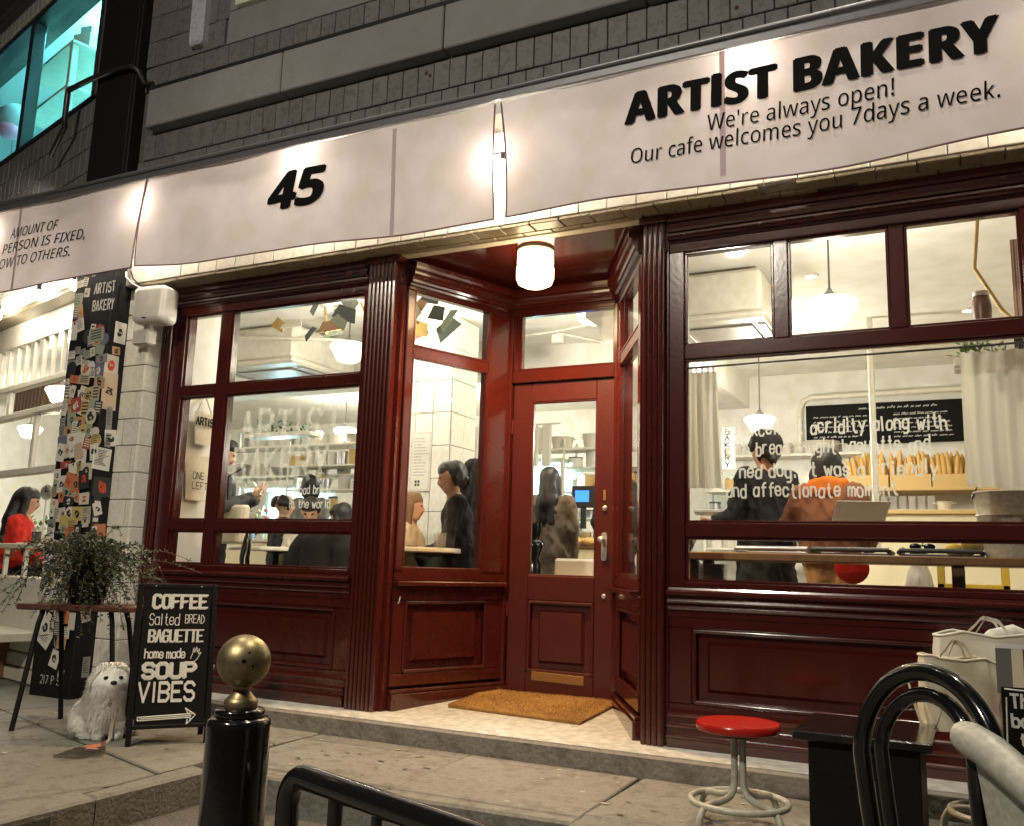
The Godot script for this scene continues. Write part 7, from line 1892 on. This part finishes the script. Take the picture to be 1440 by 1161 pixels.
	sdf(s, [[V(-0.17, 0.88, 0), V(0.17, 0.90, 0), 0.075, 0.08, BLACK], [V(-0.20, 0.80, 0.02), V(-0.24, 0.45, 0.03), 0.09, 0.10, BLACK], [V(0.20, 0.80, 0.02), V(0.24, 0.45, 0.03), 0.09, 0.10, BLACK], [V(0, 0.85, 0.03), V(0, 0.40, 0.04), 0.13, 0.15, BLACK], [V(-0.06, 0.94, 0.0), V(0.08, 0.95, 0.0), 0.06, 0.05, BLACK]], 0.02, 0.02); put("coat", s, "cloth", t)
	put("chair_frame", bx(V(-0.2, 0.0, -0.25), V(0.2, 0.46, 0.1), 0.01), "black_matt", t)
	t = thing("cafe_chair", "black bentwood cafe chair inside the left window", "chair", V(-5.0, FLOOR_IN + 0.04, -0.68), -0.7); hoop(t, 0.19, 0.90, 0.015, "back_hoop"); hoop(t, 0.125, 0.82, 0.013, "inner_hoop")
	s = MB.new(); s.lathe([Vector2(0, 0.42), Vector2(0.19, 0.42), Vector2(0.2, 0.45), Vector2(0, 0.455)], 24, V(0, 0, -0.18)); put("seat", s, "black_gloss", t)
	for e in [[-0.16, -0.32], [0.16, -0.32], [-0.16, -0.02], [0.16, -0.02]]:
		s = MB.new(); s.tube([V(e[0], 0.42, e[1]), V(e[0] * 1.15, -0.04, e[1])], 0.013, 8); put("leg", s, "black_gloss", t)
	t = thing("shoulder_bag", "white and black tote bag on the standing person's shoulder", "bag", V(-5.42, 1.0, -0.95)); put("pouch", bx(V(-0.13, 0.0, -0.05), V(0.12, 0.32, 0.05), 0.02), "tote", t); s = MB.new(); s.tube([V(-0.05, 0.31, 0.05), V(-0.06, 0.55, 0.06), V(0.02, 0.62, 0.0)], 0.007, 6); put("strap", s, "black_matt", t)
	t = thing("smartphone", "smartphone held up by the standing person", "phone", V(-5.42, 1.475, -1.18), 2.1); put("body", bx(V(-0.037, -0.07, -0.005), V(0.037, 0.07, 0.005), 0.004), "plastic_white", t, Vector3.ZERO, Basis(V(1, 0, 0), -0.6))
	for r in 2: shelf_board(["upper steel rack of pans at the back left", "lower steel rack of pans at the back left"][r], V(-9.6, 2.42 - r * 0.42, -5.3), V(-6.4, 2.45 - r * 0.42, -4.9))
	for k in 9: pot("steel_pot", "white enamel pot on the upper rack", V(-9.3 + k * 0.32, 2.45, -5.1), rng.randf_range(0.09, 0.14), rng.randf_range(0.12, 0.24), "plastic_white" if k % 3 else "steel", "pots on the upper rack")
	for k in 8: pot("steel_pan", "white enamel pan on the lower rack", V(-9.3 + k * 0.36, 2.03, -5.1), rng.randf_range(0.09, 0.15), rng.randf_range(0.09, 0.2), "plastic_white" if k % 2 else "steel", "pans on the lower rack")
	t = thing("back_counter", "long white service counter at the back left", "counter", V(-7.6, 0, -4.3)); put("counter_top", bx(V(-1.6, 1.10, -0.4), V(1.6, 1.14, 0.2), 0.005), "white_paint", t); put("cabinet", bx(V(-1.55, FLOOR_IN, -0.35), V(1.55, 1.10, 0.16), 0.005), "yellow_pale", t)
	for k in 10: tumbler("paper cup in the row on the back counter", V(-7.9 + (k % 5) * 0.09, 1.14, -4.2 - (k / 5) * 0.1), 0.04, 0.12, Color(0.7, 0.67, 0.6, 1), "cups on the back counter")
	t = thing("trailing_plant", "green hanging plant on the rack at the left", "plant", V(-7.3, 2.47, -3.6)); s = MB.new()
	for k in 120:
		var p := V(rng.randf_range(-0.4, 0.4), rng.randf_range(-0.08, 0.06), rng.randf_range(-0.1, 0.1)); var d := V(rng.randf_range(-1, 1), rng.randf_range(-0.8, 0.6), rng.randf_range(-1, 1)).normalized(); var sd := d.cross(Vector3.UP).normalized() * 0.018
		s.col = Color(0.07, 0.12, 0.03).lerp(Color(0.15, 0.2, 0.06), rng.randf()); s.tri(p, p + d * 0.03 + sd, p + d * 0.06); s.tri(p, p + d * 0.06, p + d * 0.03 - sd)
	put("leaves", s, "leaf", t); put("shelf", bx(V(-0.5, -0.14, -0.12), V(0.5, -0.09, 0.12), 0.005), "white_paint", t)
	t = thing("ceiling_duct", "white pipe sagging under the ceiling in the left window", "pipe"); s = MB.new(); s.tube([V(-7.4, 3.08, -2.0), V(-6.2, 3.0, -1.7), V(-5.2, 2.93, -1.9), V(-4.8, 2.8, -2.6)], 0.018, 8); put("pipe", s, "white_paint", t)
	# more racks and tubs, so that the room is as full as it looks
	rack("open white rack of tubs behind the counter at back left", V(-7.25, FLOOR_IN, -4.85), 1.7, [1.02, 1.34, 1.66, 1.98], "behind the back left counter")
	rack("open white rack of tubs beside the lit drinks fridge", V(-9.75, FLOOR_IN, -4.9), 1.1, [0.9, 1.25, 1.6], "beside the lit drinks fridge")
	rack("white kitchen rack of tubs behind the man in the cap", V(-1.95, FLOOR_IN, -5.2), 1.2, [1.0, 1.32, 1.62], "behind the man in the cap")
	rack("white rack of tubs seen right of the door cabinet", V(-3.65, FLOOR_IN, -4.9), 0.9, [1.0, 1.3, 1.6, 1.88], "right of the door cabinet")
	# ---- left cafe room
	cafe_table("white table with iced drinks before the woman in red", V(-7.30, FLOOR_IN, -0.70), 0.30, 0.81)
	for k in 2: tumbler(["iced coffee glass nearest the woman in red", "second iced coffee glass nearer the pillar"][k], V([-7.36, -7.24][k], 0.962, [-0.56, -0.50][k]), 0.04, 0.13, Color(0.035, 0.014, 0.006, 1))
	t = thing("round_clock", "small round white clock standing beside the pillar", "clock", V(-7.14, 1.40, -0.46), 0.2); s = MB.new(); s.ball(Vector3.ZERO, V(0.07, 0.07, 0.02), 22, 8); put("face", s, "plastic_white", t); s = MB.new(); s.tube([V(0, 0, 0.022), V(0.0, 0.045, 0.02)], 0.004, 4); s.tube([V(0, 0, 0.022), V(0.03, 0.01, 0.021)], 0.004, 4); put("hands", s, "ink", t); s = MB.new(); s.tube([V(0, -0.07, 0), V(0, -0.45, 0)], 0.008, 6); put("stand", s, "white_paint", t)
	t = thing("slatted_blind", "dark slatted wooden rack hanging in the left cafe", "rack", V(-9.3, 2.55, -1.85), -0.25)
	for k in 14: put("slat", bx(V(-0.9 + k * 0.1, -0.14 + 0.05 * sin(k * 0.25), -0.02), V(-0.84 + k * 0.1, 0.24, 0.02), 0.004), "wood_dark", t)
	put("rail", bx(V(-0.95, 0.24, -0.03), V(0.55, 0.29, 0.03), 0.004), "white_paint", t)
	t = thing("green_planter", "low planter of green leaves behind the woman in red", "plant", V(-8.05, 1.02, -1.1), 0.25); put("box", bx(V(-0.4, -0.8, -0.12), V(0.5, 0.0, 0.12), 0.01), "yellow_pale", t); s = MB.new()
	for k in 160:
		var p := V(rng.randf_range(-0.4, 0.5), rng.randf_range(0.0, 0.18), rng.randf_range(-0.12, 0.12)); var d := V(rng.randf_range(-1, 1), rng.randf_range(0, 1), rng.randf_range(-1, 1)).normalized(); var sd := d.cross(Vector3.UP).normalized() * 0.02
		s.col = Color(0.07, 0.12, 0.03).lerp(Color(0.2, 0.26, 0.08), rng.randf()); s.tri(p, p + d * 0.03 + sd, p + d * 0.06); s.tri(p, p + d * 0.06, p + d * 0.03 - sd)
	put("leaves", s, "leaf", t)
	# ---- upper cyan room
	t = thing("open_shelf", "pale open shelf unit in the cyan lit room", "shelf", V(-7.72, 4.62, -0.66), deg_to_rad(-15.05))
	for e in [[-0.55, -0.3], [0.45, -0.3], [-0.55, 0.2], [0.45, 0.2]]: put("leg", bx(V(e[0] - 0.03, 0, e[1] - 0.03), V(e[0] + 0.03, 1.0, e[1] + 0.03), 0.004), "white_paint", t)
	for y in [0.55, 1.0]: put("shelf", bx(V(-0.6, y, -0.34), V(0.5, y + 0.03, 0.24), 0.004), "white_paint", t)
	t = thing("boxes_pile", "pile of pale boxes on the cyan lit shelf", "boxes", V(-7.42, 5.66, -0.55), 0.2); put("box", bx(V(-0.1, 0, -0.1), V(0.1, 0.16, 0.1), 0.004), "paper", t); put("box", bx(V(-0.06, 0.161, -0.07), V(0.07, 0.26, 0.06), 0.004), "plastic_white", t)
	t = thing("round_balloon", "round pale balloon with pink base behind the cyan window", "balloon", V(-9.0, 5.45, -0.92)); s = MB.new(); s.ball(Vector3.ZERO, V(0.19, 0.20, 0.19), 24, 16); put("skin", s, "balloon_grey", t); s = MB.new(); s.ball(V(0.02, -0.12, 0.06), V(0.13, 0.10, 0.12), 18, 12); put("base", s, "balloon_pink", t)
	s = MB.new(); s.tube([V(0, -0.2, 0), V(0.02, -0.9, 0)], 0.003, 4); put("string", s, "ink", t)

func glass_case(label: String, at: Vector3, w: float, h: float, d: float):
	var t := thing("glass_cabinet", label, "cabinet", at)
	for e in [[-1, -1], [1, -1], [-1, 1], [1, 1]]: put("upright", bx(V(e[0] * w / 2 - 0.02, 0, e[1] * d / 2 - 0.02), V(e[0] * w / 2 + 0.02, h, e[1] * d / 2 + 0.02), 0.004), "plastic_white", t)
	put("top", bx(V(-w / 2, h - 0.05, -d / 2), V(w / 2, h, d / 2), 0.006), "plastic_white", t); put("base", bx(V(-w / 2, 0, -d / 2), V(w / 2, 0.3, d / 2), 0.006), "plastic_white", t); put("back", bx(V(-w / 2, 0.3, -d / 2), V(w / 2, h - 0.05, -d / 2 + 0.02)), "white_paint", t)
	put("lamp_strip", bx(V(-w * 0.45, h - 0.08, d / 2 - 0.08), V(w * 0.45, h - 0.052, d / 2 - 0.04)), "cool_glow", t)
	omni(t, V(0, h - 0.14, d / 2 - 0.1), 1.1, Color(0.72, 0.95, 1.0), 0.05)
	var pal := [Color(0.6, 0.6, 0.55), Color(0.2, 0.4, 0.5), Color(0.5, 0.3, 0.12), Color(0.65, 0.62, 0.55), Color(0.1, 0.25, 0.3)]
	for r in 4:
		var y := 0.34 + r * (h - 0.5) / 4.0
		put("shelf", bx(V(-w / 2 + 0.02, y - 0.012, -d / 2 + 0.03), V(w / 2 - 0.02, y, d / 2 - 0.05), 0.002), "drink_glass", t)
		for k in 9:
			var s := MB.new(); s.col = pal[rng.randi() % 5]; var hh := rng.randf_range(0.12, 0.24); s.lathe([Vector2(0, 0), Vector2(0.03, 0), Vector2(0.03, hh * 0.7), Vector2(0.014, hh * 0.85), Vector2(0.014, hh), Vector2(0, hh)], 12); put("bottle", s, "paint_gloss", t, V(-w * 0.42 + k * w * 0.105, y, rng.randf_range(-0.05, 0.1)))
	put("door_glass", bx(V(-w / 2 + 0.02, 0.3, d / 2 + 0.001), V(w / 2 - 0.02, h - 0.05, d / 2 + 0.005)), "glass", t)

func rack(label: String, at: Vector3, w: float, levels: Array, where: String):
	var t := thing("storage_rack", label, "rack", at)
	var top: float = levels[levels.size() - 1] + 0.32
	for e in [[-1, -0.18], [1, -0.18], [-1, 0.18], [1, 0.18]]: put("upright", bx(V(e[0] * w / 2 - 0.012, 0, e[1] - 0.012), V(e[0] * w / 2 + 0.012, top, e[1] + 0.012), 0.003), "white_paint", t)
	for y in levels:
		put("shelf", bx(V(-w / 2 + 0.013, y - 0.02, -0.19), V(w / 2 - 0.013, y, 0.19), 0.003), "white_paint", t)
		var x := -w / 2 + 0.08
		while x < w / 2 - 0.08:
			var r := rng.randf_range(0.045, 0.085); var h := rng.randf_range(0.09, 0.24)
			var o := thing("food_tub", "small pale lidded tub on the rack " + where, "tub", at + V(x, y, rng.randf_range(-0.02, 0.10)), rng.randf() * 3.0, "tubs on the rack " + where)
			var s := MB.new()
			if rng.randf() < 0.55: s.lathe([Vector2(0, 0), Vector2(r * 0.92, 0), Vector2(r, h * 0.9)], 14)
			else: s.bspan(V(-r, 0, -r), V(r, h * 0.9, r), 0.006)
			put("tub", s, ["plastic_white", "plastic_white", "steel", "crate_wood", "paper"][rng.randi() % 5], o)
			s = MB.new(); s.lathe([Vector2(r * 1.04, h * 0.9), Vector2(r * 1.04, h), Vector2(0, h)], 14)
			put("lid", s, ["plastic_white", "dark_steel", "steel", "plastic_white"][rng.randi() % 4], o)
			x += r * 2.0 + rng.randf_range(0.015, 0.06)
